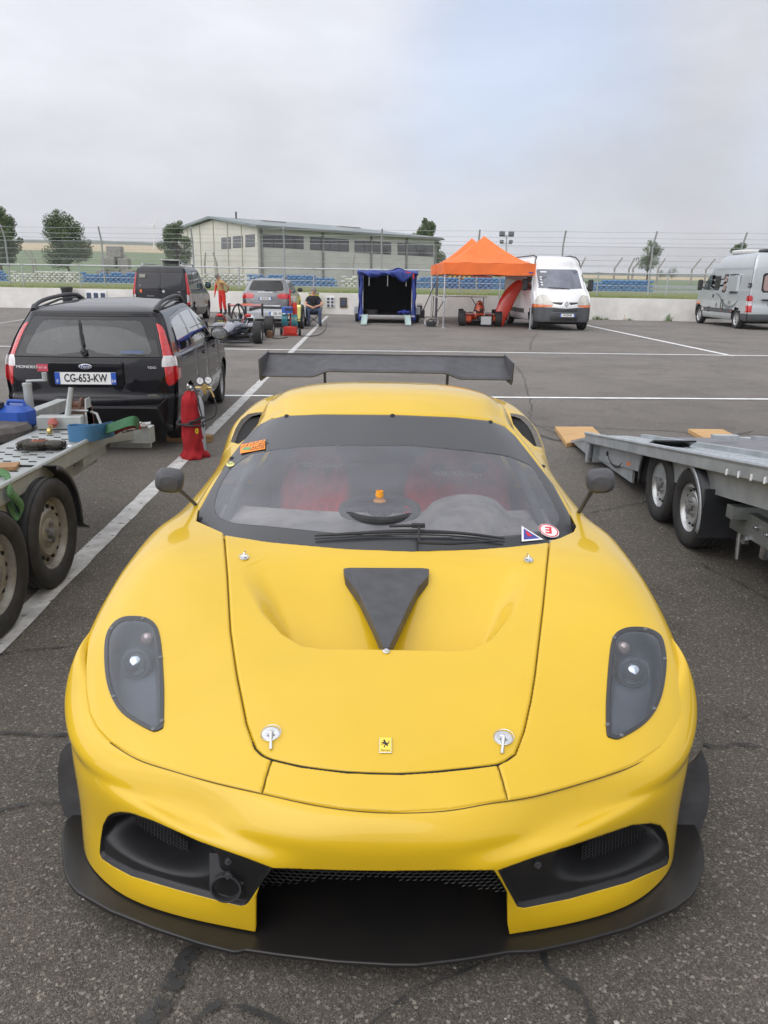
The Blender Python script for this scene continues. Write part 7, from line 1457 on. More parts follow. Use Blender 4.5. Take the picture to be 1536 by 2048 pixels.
def hand(side, w, d, n='h'):
    """five finger chains rooted in the palm; w = wrist, d = direction"""
    J, Bn = {}, []; w = np.array(w, float); d = np.array(d, float)/np.linalg.norm(d); t = np.cross(d, [0, 1, 0]); t /= np.linalg.norm(t)+1e-9; u_ = np.cross(d, t)
    J[n+side+'p'] = (*(w+d*.055), .030, .6); Bn.append(('wr'+side, n+side+'p'))
    for k, (o, l) in enumerate(((-.030, .055), (-.011, .066), (.009, .062), (.028, .048))):
        a = w+d*.085+t*o; J[f'{n}{side}{k}a'] = (*a, .011); J[f'{n}{side}{k}b'] = (*(a+d*l*.55+u_*.010), .0095); J[f'{n}{side}{k}c'] = (*(a+d*l*.9+u_*.028), .008); Bn += [(n+side+'p', f'{n}{side}{k}a'), (f'{n}{side}{k}a', f'{n}{side}{k}b'), (f'{n}{side}{k}b', f'{n}{side}{k}c')]
    a = w+d*.045-t*.036; J[n+side+'ta'] = (*a, .012); J[n+side+'tb'] = (*(a+d*.03-t*.018+u_*.01), .010); Bn += [(n+side+'p', n+side+'ta'), (n+side+'ta', n+side+'tb')]
    return J, Bn
# standing man; local -y is the way he faces, leaning a little forward
J = {'pelvis': (0, 0, .95, .155, .8), 'waist': (0, -.03, 1.10, .150, .85), 'chest': (0, -.09, 1.30, .165, .75), 'sh': (0, -.11, 1.43, .12, .7), 'neck': (0, -.17, 1.53, .055), 'head': (0, -.235, 1.63, .092, 1.1), 'top': (0, -.25, 1.70, .075, 1.1),
     'hiL': (-.10, 0, .88, .105), 'knL': (-.12, -.02, .50, .075), 'anL': (-.13, .02, .10, .06), 'toL': (-.13, -.14, .05, .045), 'hiR': (.10, 0, .88, .105), 'knR': (.14, -.02, .50, .075), 'anR': (.17, .03, .10, .06), 'toR': (.18, -.13, .05, .045),
     'shL': (-.20, -.10, 1.40, .065), 'elL': (-.27, -.12, 1.12, .048), 'wrL': (-.24, -.22, .88, .032), 'shR': (.20, -.09, 1.40, .065), 'elR': (.33, .10, 1.19, .048), 'wrR': (.16, .17, 1.02, .030)}
Bn = [('pelvis', 'waist'), ('waist', 'chest'), ('chest', 'sh'), ('sh', 'neck'), ('neck', 'head'), ('head', 'top'), ('pelvis', 'hiL'), ('hiL', 'knL'), ('knL', 'anL'), ('anL', 'toL'), ('pelvis', 'hiR'), ('hiR', 'knR'), ('knR', 'anR'), ('anR', 'toR'), ('sh', 'shL'), ('shL', 'elL'), ('elL', 'wrL'), ('sh', 'shR'), ('shR', 'elR'), ('elR', 'wrR')]
for s, dd in (('L', (.0, -.1, -1)), ('R', (-1, .1, -.2))): j2, b2 = hand(s, J['wr'+s][:3], dd); J.update(j2); Bn += b2
def col1(bn, t, c):
    a, b_ = bn; n = a+b_
    if 'head' in n or 'neck' in n or 'top' in n: return 0 if c[2] > 1.50 else 2
    if a.startswith('h') and a[1] in 'LR' and 'hi' not in a or 'wr' in a: return 0
    if n in ('shLelL', 'elLwrL'): return 1
    if n == 'shRelR': return 2 if t < .6 else 0
    if n == 'elRwrR': return 0
    if 'an' in n or 'to' in n: return 3 if (t > .6 or 'to' in n) else 1
    if 'hi' in n or 'kn' in n: return 1
    if 'pelvis' in a or 'waist' in b_: return 1 if c[2] < 1.06 else 2
    return 2
figure('person', 'man in red racing overalls and tan T-shirt bending forward beside the black van', gz(446, 630)*np.array([1, 1, 0]), R(-38), J, Bn, [M_SKIN, M_REDSUIT, M_TAN, M_MATTE], col1, ((0, -.235, 1.665), (R(32), 0, 0), M_HAIRG, (R(28), 0, 0)), 1.07)
# seated man, arms on his knees, looking right
J = {'pelvis': (0, .05, .50, .15, .8), 'waist': (0, .08, .66, .145, .85), 'chest': (0, .03, .86, .165, .75), 'sh': (0, 0, 1.0, .12, .7), 'neck': (0, -.03, 1.09, .055), 'head': (.01, -.05, 1.19, .09, 1.1), 'top': (.01, -.05, 1.26, .075, 1.1),
     'hiL': (-.11, .0, .50, .10), 'knL': (-.20, -.40, .56, .072), 'anL': (-.18, -.42, .12, .055), 'toL': (-.18, -.57, .05, .045), 'hiR': (.11, .0, .50, .10), 'knR': (.22, -.38, .58, .072), 'anR': (.20, -.42, .12, .055), 'toR': (.20, -.57, .05, .045),
     'shL': (-.20, .0, .97, .062), 'elL': (-.29, -.16, .74, .046), 'wrL': (-.10, -.34, .68, .032), 'shR': (.20, .0, .97, .062), 'elR': (.31, -.14, .74, .046), 'wrR': (.12, -.34, .70, .032)}
Bn = [b_ for b_ in [('pelvis', 'waist'), ('waist', 'chest'), ('chest', 'sh'), ('sh', 'neck'), ('neck', 'head'), ('head', 'top'), ('pelvis', 'hiL'), ('hiL', 'knL'), ('knL', 'anL'), ('anL', 'toL'), ('pelvis', 'hiR'), ('hiR', 'knR'), ('knR', 'anR'), ('anR', 'toR'), ('sh', 'shL'), ('shL', 'elL'), ('elL', 'wrL'), ('sh', 'shR'), ('shR', 'elR'), ('elR', 'wrR')]]
for s, dd in (('L', (.8, -.4, -.3)), ('R', (-.8, -.4, -.3))): j2, b2 = hand(s, J['wr'+s][:3], dd); J.update(j2); Bn += b2
def col2(bn, t, c):
    a, b_ = bn; n = a+b_
    if 'head' in n or 'neck' in n: return 0 if c[2] > 1.05 else 2
    if a.startswith('h') and a[1] in 'LR' and 'hi' not in a or 'wr' in a: return 0
    if n[:2] == 'sh' and 'el' in n: return 2 if t < .65 else 0
    if 'elLwrL' in n or 'elRwrR' in n: return 0
    if 'toL' in n or 'toR' in n: return 3
    if 'hi' in n or 'kn' in n or 'an' in n: return 1
    return 1 if c[2] < .56 else 2
sp2 = gz(604, 652); figure('person', 'grey haired man in a black T-shirt seated on a folding chair, looking right', (sp2[0]+.42, sp2[1]+.2, 0), R(8), J, Bn, [M_SKIN, M_JEAN, M_DTEE, M_MATTE], col2, ((.01, -.045, 1.225), (R(5), 0, R(60)), M_HAIRG, (0, 0, R(60))), 1.06)
fc = thing('folding_chair', 'dark folding camping chair with crossed legs under the seated man', 'folding chair', (sp2[0]+.42, sp2[1]+.25, 0), R(8)); b = MB(); b.add([(-.27, -.28, .44), (.27, -.28, .44), (.25, .24, .40), (-.25, .24, .40)], [(0, 1, 2, 3)]); b.add([(-.26, .26, .42), (.26, .26, .42), (.26, .36, .98), (-.26, .36, .98)], [(0, 1, 2, 3)]); o = b.build('fabric', mat('chair_blue', (.02, .035, .08), .8), fc); solid(o, .01)
b = MB()
for y in (-.28, .28): b.tube([(-.29, y, 0), (.29, y, .46)], .012, 6); b.tube([(.29, y, 0), (-.29, y, .46)], .012, 6)
for s in (-1, 1): b.tube([(s*.29, -.28, 0), (s*.29, .28, .46)], .012, 6); b.tube([(s*.29, .28, 0), (s*.29, -.28, .66)], .012, 6); b.tube([(s*.27, .27, .4), (s*.27, .37, .98)], .012, 6); b.box((s*.31, -.02, .67), (.07, .56, .025))
b.build('frame', M_MATTE, fc, True)
# ------------------------------------------------------------------ the two car trailers and the gas bottle close by
M_GALD = mat('weathered_galvanised', (.42, .44, .43), .5, .35, col2=(.31, .32, .31), scale=6, detail=7, wear=((.12, .10, .08), 5, .66), bump=.08, bscale=60)
M_RUST = mat('rusty_steel', (.20, .09, .05), .8, col2=(.10, .07, .06), scale=14, detail=7); M_SLOT = mat('slot_dark', (.02, .02, .02), .9)
M_RIMD = mat('dirty_steel_rim', (.36, .35, .32), .55, .35, col2=(.20, .18, .15), scale=9, detail=7)
lt = thing('car_trailer', 'galvanised twin axle car trailer at the left edge with perforated runway and tools on it', 'trailer', (-2.5, 4.0, 0)); LO = np.array([-2.5, 4.0, 0])
def lb(b, name, m, smooth=False, bevel=0, parent=None):
    b.v = [tuple(np.array(v)-LO) for v in b.v]; return b.build(name, m, parent or lt, smooth, 35, bevel)
ZD = .68; XR = -1.955; XI = -2.43
e0, e1 = np.array([XR, 1.6, ZD]), np.array([XR, 5.30, ZD])
b = MB(); b.prism([(XR-.005, 1.6), (XR-.005, 5.30), (-2.10, 5.42), (XI, 5.42), (XI, 1.6)], ZD-.004, ZD); b.prism([(-3.75, 1.6), (-3.75, 5.42), (-3.30, 5.42), (-3.30, 1.6)], ZD-.004, ZD)
b.box((XI, 3.5, ZD-.03), (.012, 3.84, .06)); b.box((-3.30, 3.5, ZD-.03), (.012, 3.84, .06)); lb(b, 'runway', M_GALD)
b = MB()
for k in range(30):
    for j in range(5):
        x = XR-.085-j*.074; y = 1.75+k*.118+(.059 if j % 2 else 0); b.box((x, y, ZD+.0022), (.044, .009, .004))
lb(b, 'anti_slip_slot', M_SLOT)
b = MB(); b.box((XR+.008, 3.45, ZD-.035), (.016, 3.7, .10)); b.tube([(XR+.012, 1.6, ZD+.008), (XR+.012, 5.30, ZD+.008)], .016, 8); b.box((XR-.03, 3.45, ZD-.085), (.08, 3.7, .012)); b.box((XR-.10, 3.45, ZD-.15), (.05, 3.7, .14)); 
c_, d_ = np.array([XR+.005, 5.30, ZD-.035]), np.array([-1.70, 5.50, ZD-.03]); b.add([c_+[0, 0, .05], d_+[0, 0, .05], d_-[0, 0, .045], c_-[0, 0, .05], c_+[-.05, .12, .05], d_+[-.02, .09, .05], d_+[-.02, .09, -.045], c_+[-.05, .12, -.05]], [(0, 1, 2, 3), (0, 4, 5, 1), (1, 5, 6, 2), (7, 3, 2, 6)])
lb(b, 'side_rail', M_GALD)
b = MB(); b.box((-2.6, 5.47, ZD-.05), (1.85, .10, .12)); b.box((-1.85, 5.5, ZD-.12), (.30, .03, .07)); b.box((XR-.03, 5.08, ZD-.12), (.06, .42, .07)); b.box((-2.86, 6.1, ZD-.06), (.10, 1.4, .10), rot=(0, 0, .0)); b.box((-2.86, 3.5, .48), (.9, .06, .06)); b.box((-2.86, 4.2, .48), (.9, .06, .06)); b.box((-3.0, 5.65, ZD+.01), (.5, .40, .02)); lb(b, 'front_beam', M_GALD, bevel=.004)
for (wy, cam_) in ((4.15, 0), (3.49, 0), ): 
    w = wheel(lt, (-1.965, wy, .315), .318, .215, 1, M_RIMD, .64, 0, off_=LO); w2 = wheel(lt, (-3.66, wy, .315), .318, .215, -1, M_RIMD, .64, 0, off_=LO)
b = MB(); 
G = [[(x, 4.12+.385*math.cos(a), .315+.385*math.sin(a)) for x in (-2.12, -1.85)] for a in np.linspace(R(-8), R(75), 14)]; b.grid(G); G = [[(-1.85, 4.12+r_*math.cos(a), .315+r_*math.sin(a)) for r_ in (.385, .36)] for a in np.linspace(R(-8), R(75), 14)]; b.grid(G); b.add([(-2.12, 4.50, .27), (-1.85, 4.50, .27), (-1.83, 4.56, .22), (-2.12, 4.56, .22)], [(0, 1, 2, 3)]); o = lb(b, 'mudguard', M_TRIMK, True); solid(o, .006)
b = MB(); b.box((XR-.02, 3.78, ZD-.13), (.03, .22, .10)); lb(b, 'bracket', M_GALD)
# jockey wheel post, winch post
b = MB(); q = gz(65, 862, ZD-.05); ty = gy(65, 772, q[1])[2]; b.tube([q, (q[0], q[1], ty)], .030, 14); b.lathe([(.033, 0), (.033, .02), (0, .022)], c=(q[0], q[1], ty), n=14); b.tube([(q[0], q[1], ty), (q[0], q[1], ty+.035), (q[0]+.14, q[1]-.02, ty+.045)], .009, 8); b.tube([(q[0]+.14, q[1]-.02, ty+.04), (q[0]+.14, q[1]-.02, ty+.10)], .018, 8); b.box((q[0]+.09, q[1]-.01, ZD+.02), (.20, .07, .07), bev=.01); lb(b, 'jockey_post', M_GALD, True)
b = MB(); q = gz(132, 858, ZD); q1 = gy(142, 775, q[1]+.05); b.tube([q, q1], [.024, .017], 8); b.box((q[0]-.03, q[1], ZD+.05), (.30, .10, .09), rot=(0, 0, .15), bev=.006); lb(b, 'brake_lever', M_GALD, True)
wq = gz(168, 852, ZD); wn = bpy.data.objects.new('winch', None); COL.objects.link(wn); wn.parent = lt; wn.location = (wq-LO).tolist()
b = MB(); b.box((-.03, .02, .07), (.15, .13, .14), bev=.008); b.lathe([(.055, -.07), (.055, -.055), (.028, -.05), (.028, .0), (.055, .005), (.055, .02)], axis='x', c=(-.01, 0, .15), n=22); b.build('drum', M_RUST, wn, True); b = MB(); b.prism([(-.07, .0), (.07, .0), (.05, .20), (-.03, .20)], .035, .045, axis='x'); b.prism([(-.07, .0), (.07, .0), (.05, .20), (-.03, .20)], -.095, -.085, axis='x'); b.tube([(-.10, -.05, .12), (.06, -.05, .12)], .008, 6); b.tube([(.05, .02, .1), (.10, 0, .09), (.13, -.02, .02)], .01, 6); b.build('side_plate', M_GALD, wn)
# things on the trailer
def on_deck(px, py, z=ZD): return gz(px, py, z)
jc = thing('jerrycan', 'blue plastic jerrycan with a black cap at the left edge of the trailer', 'jerrycan', on_deck(22, 866, ZD-.02)+np.array([0, .12, 0])); b = MB(); b.box((-.02, 0, .09), (.26, .20, .18), rot=(0, 0, -.15), bev=.04); b.tube([(-.06, 0, .17), (-.05, 0, .205), (.06, -.01, .205), (.07, -.01, .17)], .013, 8); b.build('body', mat('blue_plastic', (.015, .075, .36), .4, var=.1, scale=8), jc, True); b = MB(); b.lathe([(.034, 0), (.036, .035), (.03, .04), (0, .04)], c=(-.09, -.06, .165), n=18); b.build('cap', M_MATTE, jc, True)
sw_ = on_deck(-12, 884, ZD-.05); sp = thing('spare_wheel', 'worn spare wheel lying flat on the trailer beside the gloves', 'wheel', sw_+np.array([-.05, .10, 0])); b = MB(); b.lathe([(.15, .0), (.22, -.005), (.245, .02), (.25, .07), (.225, .105), (.16, .11)], n=36); b.build('tyre', mat('worn_rubber', (.09, .08, .075), .9, var=.3, scale=14, bump=.3, bscale=60), sp, True); b = MB(); b.lathe([(.16, .105), (.15, .09), (.13, .06), (.09, .05), (.085, .07), (0, .07)], n=30); b.build('rim', M_RIMD, sp, True)
cv_ = spl([on_deck(146, 868, ZD+.055), on_deck(175, 868, ZD+.055), on_deck(200, 864, ZD+.05), on_deck(224, 858, ZD+.04)], 30); b = MB(); b.grid([[p-[0, 0, .052] for p in cv_], [p+[0, 0, .05] for p in cv_]]); bk_ = [p+np.array([.0, .10-.08*k/29, 0]) for k, p in enumerate(cv_)]; b.grid([[p+[0, 0, .05] for p in bk_], [p-[0, 0, .052] for p in bk_]]); 
a_ = cv_[0]; loop = [a_+np.array([-.05*math.sin(t), .05-.05*math.cos(t), 0]) for t in np.linspace(0, math.pi, 10)]; b.grid([[p-[0, 0, .052] for p in loop[::-1]], [p+[0, 0, .05] for p in loop[::-1]]]); o = b.build('blue_strap', mat('blue_webbing', (.05, .15, .28), .85, var=.15, scale=40, stretch=(1, 1, 30)), None, False); solid(o, .006); tag(o, 'blue webbing strap looped on edge across the front of the left trailer', 'strap')
def band(name, pts, wv, m, label, cat='strap', thick=.006):
    C = spl(pts, 30); b = MB(); w_ = np.array(wv, float); b.grid([[p-w_ for p in C], [p+w_ for p in C]]); o = b.build(name, m, None, False); solid(o, thick, 0); return tag(o, label, cat)
band('green_strap', [on_deck(203, 862, ZD+.03), on_deck(232, 852, ZD+.10), on_deck(265, 842, ZD+.15), on_deck(277, 850, ZD+.10)], (0, .02, .028), mat('green_webbing', (.03, .11, .045), .85, var=.2, scale=40), 'dark green webbing strap rising behind the red one on the left trailer')
band('red_strap', [on_deck(228, 862, ZD+.03), on_deck(240, 855, ZD+.07), on_deck(262, 848, ZD+.11), on_deck(280, 851, ZD+.09)], (0, -.02, .032), mat('red_webbing', (.30, .04, .04), .85, var=.2, scale=40), 'red webbing strap bunched at the front right corner of the left trailer')
b = MB(); r_ = np.random.RandomState(4)
for k in range(7): a_ = on_deck(228+k*8, 862-k*1.2, ZD+.015); b.tube([a_, a_+np.array([r_.uniform(.03, .1), r_.uniform(-.03, .05), r_.uniform(0, .05)])], .008, 6)
b.tube([on_deck(240, 862, ZD+.02), on_deck(283, 845, ZD+.08)], .009, 6); b.tube([on_deck(245, 863, ZD+.01), on_deck(293, 852, ZD+.02)], .013, 8); o = b.build('hand_tools', mat('tool_steel', (.30, .28, .27), .4, .7, var=.3, scale=30), None, True); tag(o, 'rack of small steel tools lying under the red strap on the left trailer', 'tools')
b = MB(); q = on_deck(99, 862, ZD+.02); b.lathe([(.018, -.012), (.02, -.01), (.02, .01), (.018, .012)], axis='x', c=tuple(q), n=14); b.tube([q+np.array([0, 0, .015]), q+np.array([0, .0, .04]), q+np.array([.02, 0, .04]), q+np.array([.02, 0, .015])], .004, 6); o = b.build('padlock', mat('brass', (.55, .40, .15), .35, .8), None, True); tag(o, 'small brass padlock hanging near the lever on the left trailer', 'padlock')
q = on_deck(106, 846, ZD+.06); b = MB(); b.lathe([(0, -.035), (.02, -.03), (.036, 0), (.02, .03), (0, .035)], c=tuple(q), n=16); o = b.build('red_ball', mat('dull_red_rubber', (.35, .10, .08), .8), None, True); tag(o, 'dull red rubber ball coupling behind the trailer beam', 'ball')
# work gloves
gl = thing('work_gloves', 'pair of dark work gloves with orange backs lying on the runway', 'gloves', on_deck(76, 898)); M_GLV = mat('glove_dark', (.055, .05, .042), .9, var=.35, scale=30, bump=.4, bscale=60); M_GLO = mat('glove_orange', (.32, .10, .05), .9, var=.4, scale=25)
for k, (ox, oy, oz, rz_) in enumerate(((0, 0, .018, .08), (.02, -.03, .044, -.10))):
    b = MB(); Mg = Matrix.Translation((ox, oy, oz)) @ Euler((0, 0, rz_)).to_matrix().to_4x4(); parts_ = MB(); parts_.box((.0, 0, 0), (.12, .10, .03), bev=.013); parts_.box((.105, 0, 0), (.11, .085, .034), bev=.015)
    for j in range(4): yy = -.036+.024*j; parts_.tube([(-.05, yy, 0), (-.09, yy*1.1, .006), (-.125+.01*abs(j-1.5), yy*1.15-.006, -.004)], [.0135, .013, .011], 8)
    parts_.tube([(.02, -.045, 0), (-.02, -.075, .002), (-.055, -.078, 0)], [.014, .013, .011], 8); b.v = [tuple(Mg @ Vector(v)) for v in parts_.v]; b.f = parts_.f; b.mi = parts_.mi; g_ = b.build('glove', M_GLV, gl, True, 60)
    d = MB()
    for j in range(4): d.box((-.03+.022*j, .0, .0165), (.010, .07, .003), rot=(0, 0, .3-.2*j))
    d.v = [tuple(Mg @ Vector(v)) for v in d.v]; d.build('back_print', M_GLO, g_)
    d = MB(); d.lathe([(.040, 0), (.038, .008), (.030, .008), (.030, 0)], axis='x', c=(.155, 0, 0), n=18, closed=True); d.v = [tuple(Mg @ Vector((v[0], v[1], v[2]*.5+.002))) for v in d.v]; d.build('cuff', M_MATTE, g_, True)
b = MB(); b.box((.19, .03, .012), (.035, .05, .006), rot=(0, .3, .2)); b.build('care_tag', M_WHITE, gl)
q = on_deck(-6, 938); b = MB(); b.box((0, 0, .012), (.22, .12, .022), rot=(0, 0, .25), bev=.002); o = b.build('wooden_board', mat('wood_tan', (.36, .20, .09), .8, col2=(.24, .13, .06), scale=10, stretch=(1, 12, 1)), None); o.location = q.tolist(); tag(o, 'short plank of tan wood on the runway at the left edge', 'wooden board')
gs = mat('green_strap_web', (.07, .16, .06), .85, var=.2, scale=60)
P = [on_deck(-14, 945, ZD+.03), on_deck(0, 944, ZD+.035), on_deck(16, 955, ZD+.02), np.array([XR+.045, gz(30, 975, ZD)[1], ZD-.02]), gy(42, 1010, 3.88), gy(40, 1033, 3.86), gy(28, 1026, 3.85), gy(14, 990, 3.84)]
C = spl(P, 50); b = MB(); W_ = [np.array([.0, .026, .012])]*50; b.grid([[p-w_ for p, w_ in zip(C, W_)], [p+w_ for p, w_ in zip(C, W_)]]); o = b.build('ratchet_strap', gs, None, True); solid(o, .004, 0); tag(o, 'wide green ratchet strap hanging in a loop over the edge of the left trailer', 'strap')
# ------------------------------------------------ right hand trailer, tilted bed
rt_ = thing('car_trailer', 'galvanised tilt bed car trailer on the right with black mudguards and ramps lowered', 'trailer', (2.6, 5.2, 0)); RO = np.array([2.6, 5.2, 0])
def rb(b, name, m, smooth=False, bevel=0, parent=None):
    b.v = [tuple(np.array(v)-RO) for v in b.v]; return b.build(name, m, parent or rt_, smooth, 35, bevel)
zd = lambda Y: .275+(7.55-Y)*.1444
M_GALB = mat('bright_galvanised', (.50, .53, .55), .42, .5, col2=(.36, .39, .41), scale=5, detail=7, bump=.05, bscale=40)
def slab(b, x0, x1, y0, y1, dz, th):
    vs = [(x, y, zd(y)+dz-k*th) for k in (0, 1) for y in (y0, y1) for x in (x0, x1)]; b.add(vs, [(0, 1, 3, 2), (4, 6, 7, 5), (0, 4, 5, 1), (2, 3, 7, 6), (0, 2, 6, 4), (1, 5, 7, 3)])
b = MB(); slab(b, 2.0, 2.42, 2.6, 7.55, 0, .012); slab(b, 3.52, 3.94, 2.6, 7.75, 0, .012); rb(b, 'runway', M_GALB)
b = MB()
for k in range(46):
    for j in range(5): slab(b, 2.06+j*.07, 2.095+j*.07, 2.8+k*.10+(.05 if j % 2 else 0), 2.83+k*.10+(.05 if j % 2 else 0), .004, .003)
rb(b, 'tread_hole', mat('bright_metal', (.66, .69, .71), .3, .5))
b = MB(); slab(b, 2.43, 3.51, 2.6, 7.5, -.004, .012); rb(b, 'centre_board', mat('board_grey', (.17, .165, .18), .6, var=.15, scale=3))
b = MB(); slab(b, 2.42, 2.46, 2.6, 7.2, .035, .05); slab(b, 3.46, 3.52, 2.6, 7.2, .035, .05); b.box((2.95, 6.6, zd(6.6)+.045), (.22, .07, .04)); rb(b, 'inner_rail', M_GALB)
b = MB(); slab(b, 1.985, 2.0, 2.6, 7.55, .02, .085); slab(b, 2.0, 2.05, 2.6, 7.55, -.06, .012); slab(b, 2.08, 2.13, 2.6, 7.3, -.07, .16); slab(b, 3.90, 3.95, 2.6, 7.3, .02, .2); rb(b, 'side_rail', M_GALB)
b = MB(); b.tube([(1.99, 2.6, zd(2.6)+.02), (1.99, 7.55, zd(7.55)+.02)], .016, 8); rb(b, 'edge_tube', M_GALB, True)
b = MB()
for Y in (3.75, 3.9, 4.05, 4.2, 4.35): b.tube([(1.982, Y, zd(Y)-.035), (1.982, Y, zd(Y)-.07)], .006, 6)
rb(b, 'lashing_peg', M_WHITE)
b = MB(); b.prism([(2.05, zd(7.5)-.03), (3.9, zd(7.5)-.03), (3.9, .03), (2.05, .03)], 7.42, 7.45, axis='y'); b.prism([(7.55, zd(7.55)), (7.40, zd(7.4)), (7.45, .02), (7.52, .02)], 2.0, 2.02, axis='x'); b.prism([(7.45, zd(7.45)-.06), (6.35, zd(6.35)-.13), (6.35, .10), (7.45, .06)], 2.10, 2.12, axis='x'); rb(b, 'tail_panel', M_GALB)
b = MB(); c_ = gy(1213, 916, 7.05); b.lathe([(.022, -.02), (.022, 0), (0, .002)], axis='x', c=(2.09, 7.05, .20), n=16); b.tube(spl([(2.085, 7.05, .20), (2.08, 6.95, .15), (2.08, 6.75, .14), (2.085, 6.6, .22)], 14), .007, 6); rb(b, 'cable', M_MATTE, True)
b = MB(); b.box((2.085, 6.42, .25), (.012, .10, .035), rot=(-.14, 0, 0)); rb(b, 'side_marker', M_LAMPO)
for wy in (5.02, 5.62):
    wheel(rt_, (2.15, wy, .275), .275, .20, -1, mat('rim_bright', (.48, .49, .49), .35, .6, var=.1, scale=9), .60, 0, off_=RO); wheel(rt_, (3.80, wy, .275), .275, .20, 1, MATS['rim_bright'], .60, 0, off_=RO)
M_BLKG = mat('mudguard_black', (.018, .019, .022), .4, var=.2, scale=12)
for (yc, a0, a1, dy) in ((5.02, 100, 195, 0), (5.62, -12, 75, 0)):
    r_ = .33; A_ = [R(a) for a in np.linspace(a0, a1, 16)]; b = MB(); ft_ = lambda a: (yc+r_*math.cos(a), .275+r_*math.sin(a))
    b.grid([[(x, *ft_(a)) for x in (2.02, 2.34)] for a in A_]); o = rb(b, 'mudguard', M_BLKG, True); solid(o, .012, 0)
    b = MB(); b.grid([[(2.015, yc+rr*math.cos(a), .275+rr*math.sin(a)) for rr in (r_-.035, r_)] for a in A_]); o = rb(b, 'mudguard_lip', M_GALB if yc < 5.3 else M_BLKG, True); solid(o, .008, 0)
b = MB(); b.box((2.22, 4.69, .33), (.40, .02, .32)); rb(b, 'mud_flap', M_BLKG)
b = MB(); b.prism([(4.75, .40), (4.0, .42), (2.7, .52), (2.7, .36), (4.0, .28), (4.75, .24)], 2.20, 2.26, axis='x'); b.prism([(4.65, zd(4.65)-.05), (2.7, zd(2.7)-.05), (2.7, zd(2.7)-.30), (3.6, zd(3.6)-.30), (4.2, zd(4.2)-.2)], 2.12, 2.15, axis='x'); b.box((2.9, 4.5, .40), (1.6, .08, .08)); b.box((2.9, 5.3, .30), (1.5, .09, .09)); rb(b, 'chassis_beam', mat('galvanised_dull', (.26, .28, .27), .5, .4, col2=(.18, .19, .18), scale=6), bevel=.004)
b = MB(); 
for (y, z) in ((4.32, .36), (4.18, .36), (3.95, .50), (3.75, .50)): b.lathe([(.016, 0), (.016, -.015), (.008, -.015), (.008, -.03), (0, -.03)], axis='x', c=(2.198, y, z), n=10)
b.lathe([(.03, .0), (.03, -.03), (0, -.03)], axis='x', c=(2.2, 4.42, .25), n=14); b.tube([(2.24, 4.62, .26), (2.24, 4.60, .06)], .015, 8); b.box((2.24, 4.28, .24), (.03, .05, .12)); rb(b, 'bolt_and_pin', M_CHROME, True)
for xx in (2.02, 3.55):
    b = MB(); G0 = [(xx, 7.45, .285), (xx+.40, 7.45, .285), (xx+.38, 8.35, .06), (xx+.02, 8.35, .06)]; b.add(G0+[(p[0], p[1], p[2]-.03) for p in G0], [(0, 1, 2, 3), (0, 4, 5, 1), (1, 5, 6, 2), (2, 6, 7, 3), (3, 7, 4, 0), (7, 6, 5, 4)]); b.prism([(7.5, .26), (8.3, .06), (7.5, .06)], xx+.02, xx+.04, axis='x'); rb(b, 'ramp', M_GALB)
M_PLY = mat('plywood', (.56, .34, .14), .7, col2=(.44, .26, .11), scale=3, detail=6, stretch=(1, 6, 1))
for k, (pxs, lab) in enumerate((([(1110, 853), (1185, 853), (1207, 874), (1133, 886)], 'orange tinted wooden board under the end of the nearer left ramp'), ([(1376, 857.5), (1446, 858.5), (1484, 877), (1432, 889)], 'orange tinted wooden board under the end of the farther right ramp'))):
    P = [gz(x, y, .05) for x, y in pxs]; b = MB(); n = 4; vs = P+[p*np.array([1, 1, 0])+np.array([0, 0, .003]) for p in P]; c0 = sum(P)/4; o_ = np.array([c0[0], c0[1], 0]); vs = [v-o_ for v in vs]; b.add(vs, [(3, 2, 1, 0), (0, 1, 5, 4), (1, 2, 6, 5), (2, 3, 7, 6), (3, 0, 4, 7)]); o = b.build('wooden_board', M_PLY, None, bevel=.003); o.location = o_.tolist(); tag(o, lab, 'wooden board', 'boards under the ramps')
# ------------------------------------------------ gas bottle in a red bag
gc = gz(388, 915); gb = thing('gas_bottle', 'gas bottle in a red drawstring bag with black hose wound round it and two gauges', 'gas bottle', gc); GS_ = .93
b = MB(); G = []; r_ = np.random.RandomState(11); na = 56
H_ = 0.66
prof = [(0, .118, .026), (.012, .128, .022), (.05, .118, .016), (.09, .103, .010), (.16, .104, .008), (.26, .102, .006), (.36, .100, .004), (.46, .099, .003), (.54, .096, .004), (.59, .086, .006), (.625, .066, .010), (.65, .048, .009), (.665, .040, .006)]
fz = spl([(h, r, w*1.35) for h, r, w in prof], 60)
for h, r, w in fz:
    row = []
    for k in range(na+1):
        a = 2*math.pi*k/na; f = w*(.5*math.sin(3*a+h*11)+.35*math.sin(7*a-h*23)+.3*math.sin(5*a+h*37)) + w*.6*mnoise.noise(Vector((math.cos(a)*2, math.sin(a)*2, h*9))); row.append(((r+f)*math.cos(a), (r+f)*math.sin(a), max(0.002, h)))
    G.append(row)
b.grid(G); bag = b.build('bag', mat('red_nylon', (.30, .014, .018), .8, var=.22, scale=8, bump=.9, bscale=16, spec=.25), gb, True)
b = MB(); b.lathe([(.095, .05), (.095, .52), (.07, .60), (.03, .64), (.02, .70)], n=30, c=(.022, .025, 0)); b.build('cylinder', mat('bottle_grey', (.42, .44, .46), .4, .4), gb, True)
b = MB(); b.lathe([(.014, .64), (.014, .70), (.02, .70), (.02, .715), (.008, .72), (0, .735)], n=14, c=(-.02, 0, 0)); b.lathe([(0, .675), (.014, .68), (.016, .695), (.010, .71), (0, .712)], n=14, c=(.012, -.01, 0)); b.build('valve', M_CHROME, gb, True)
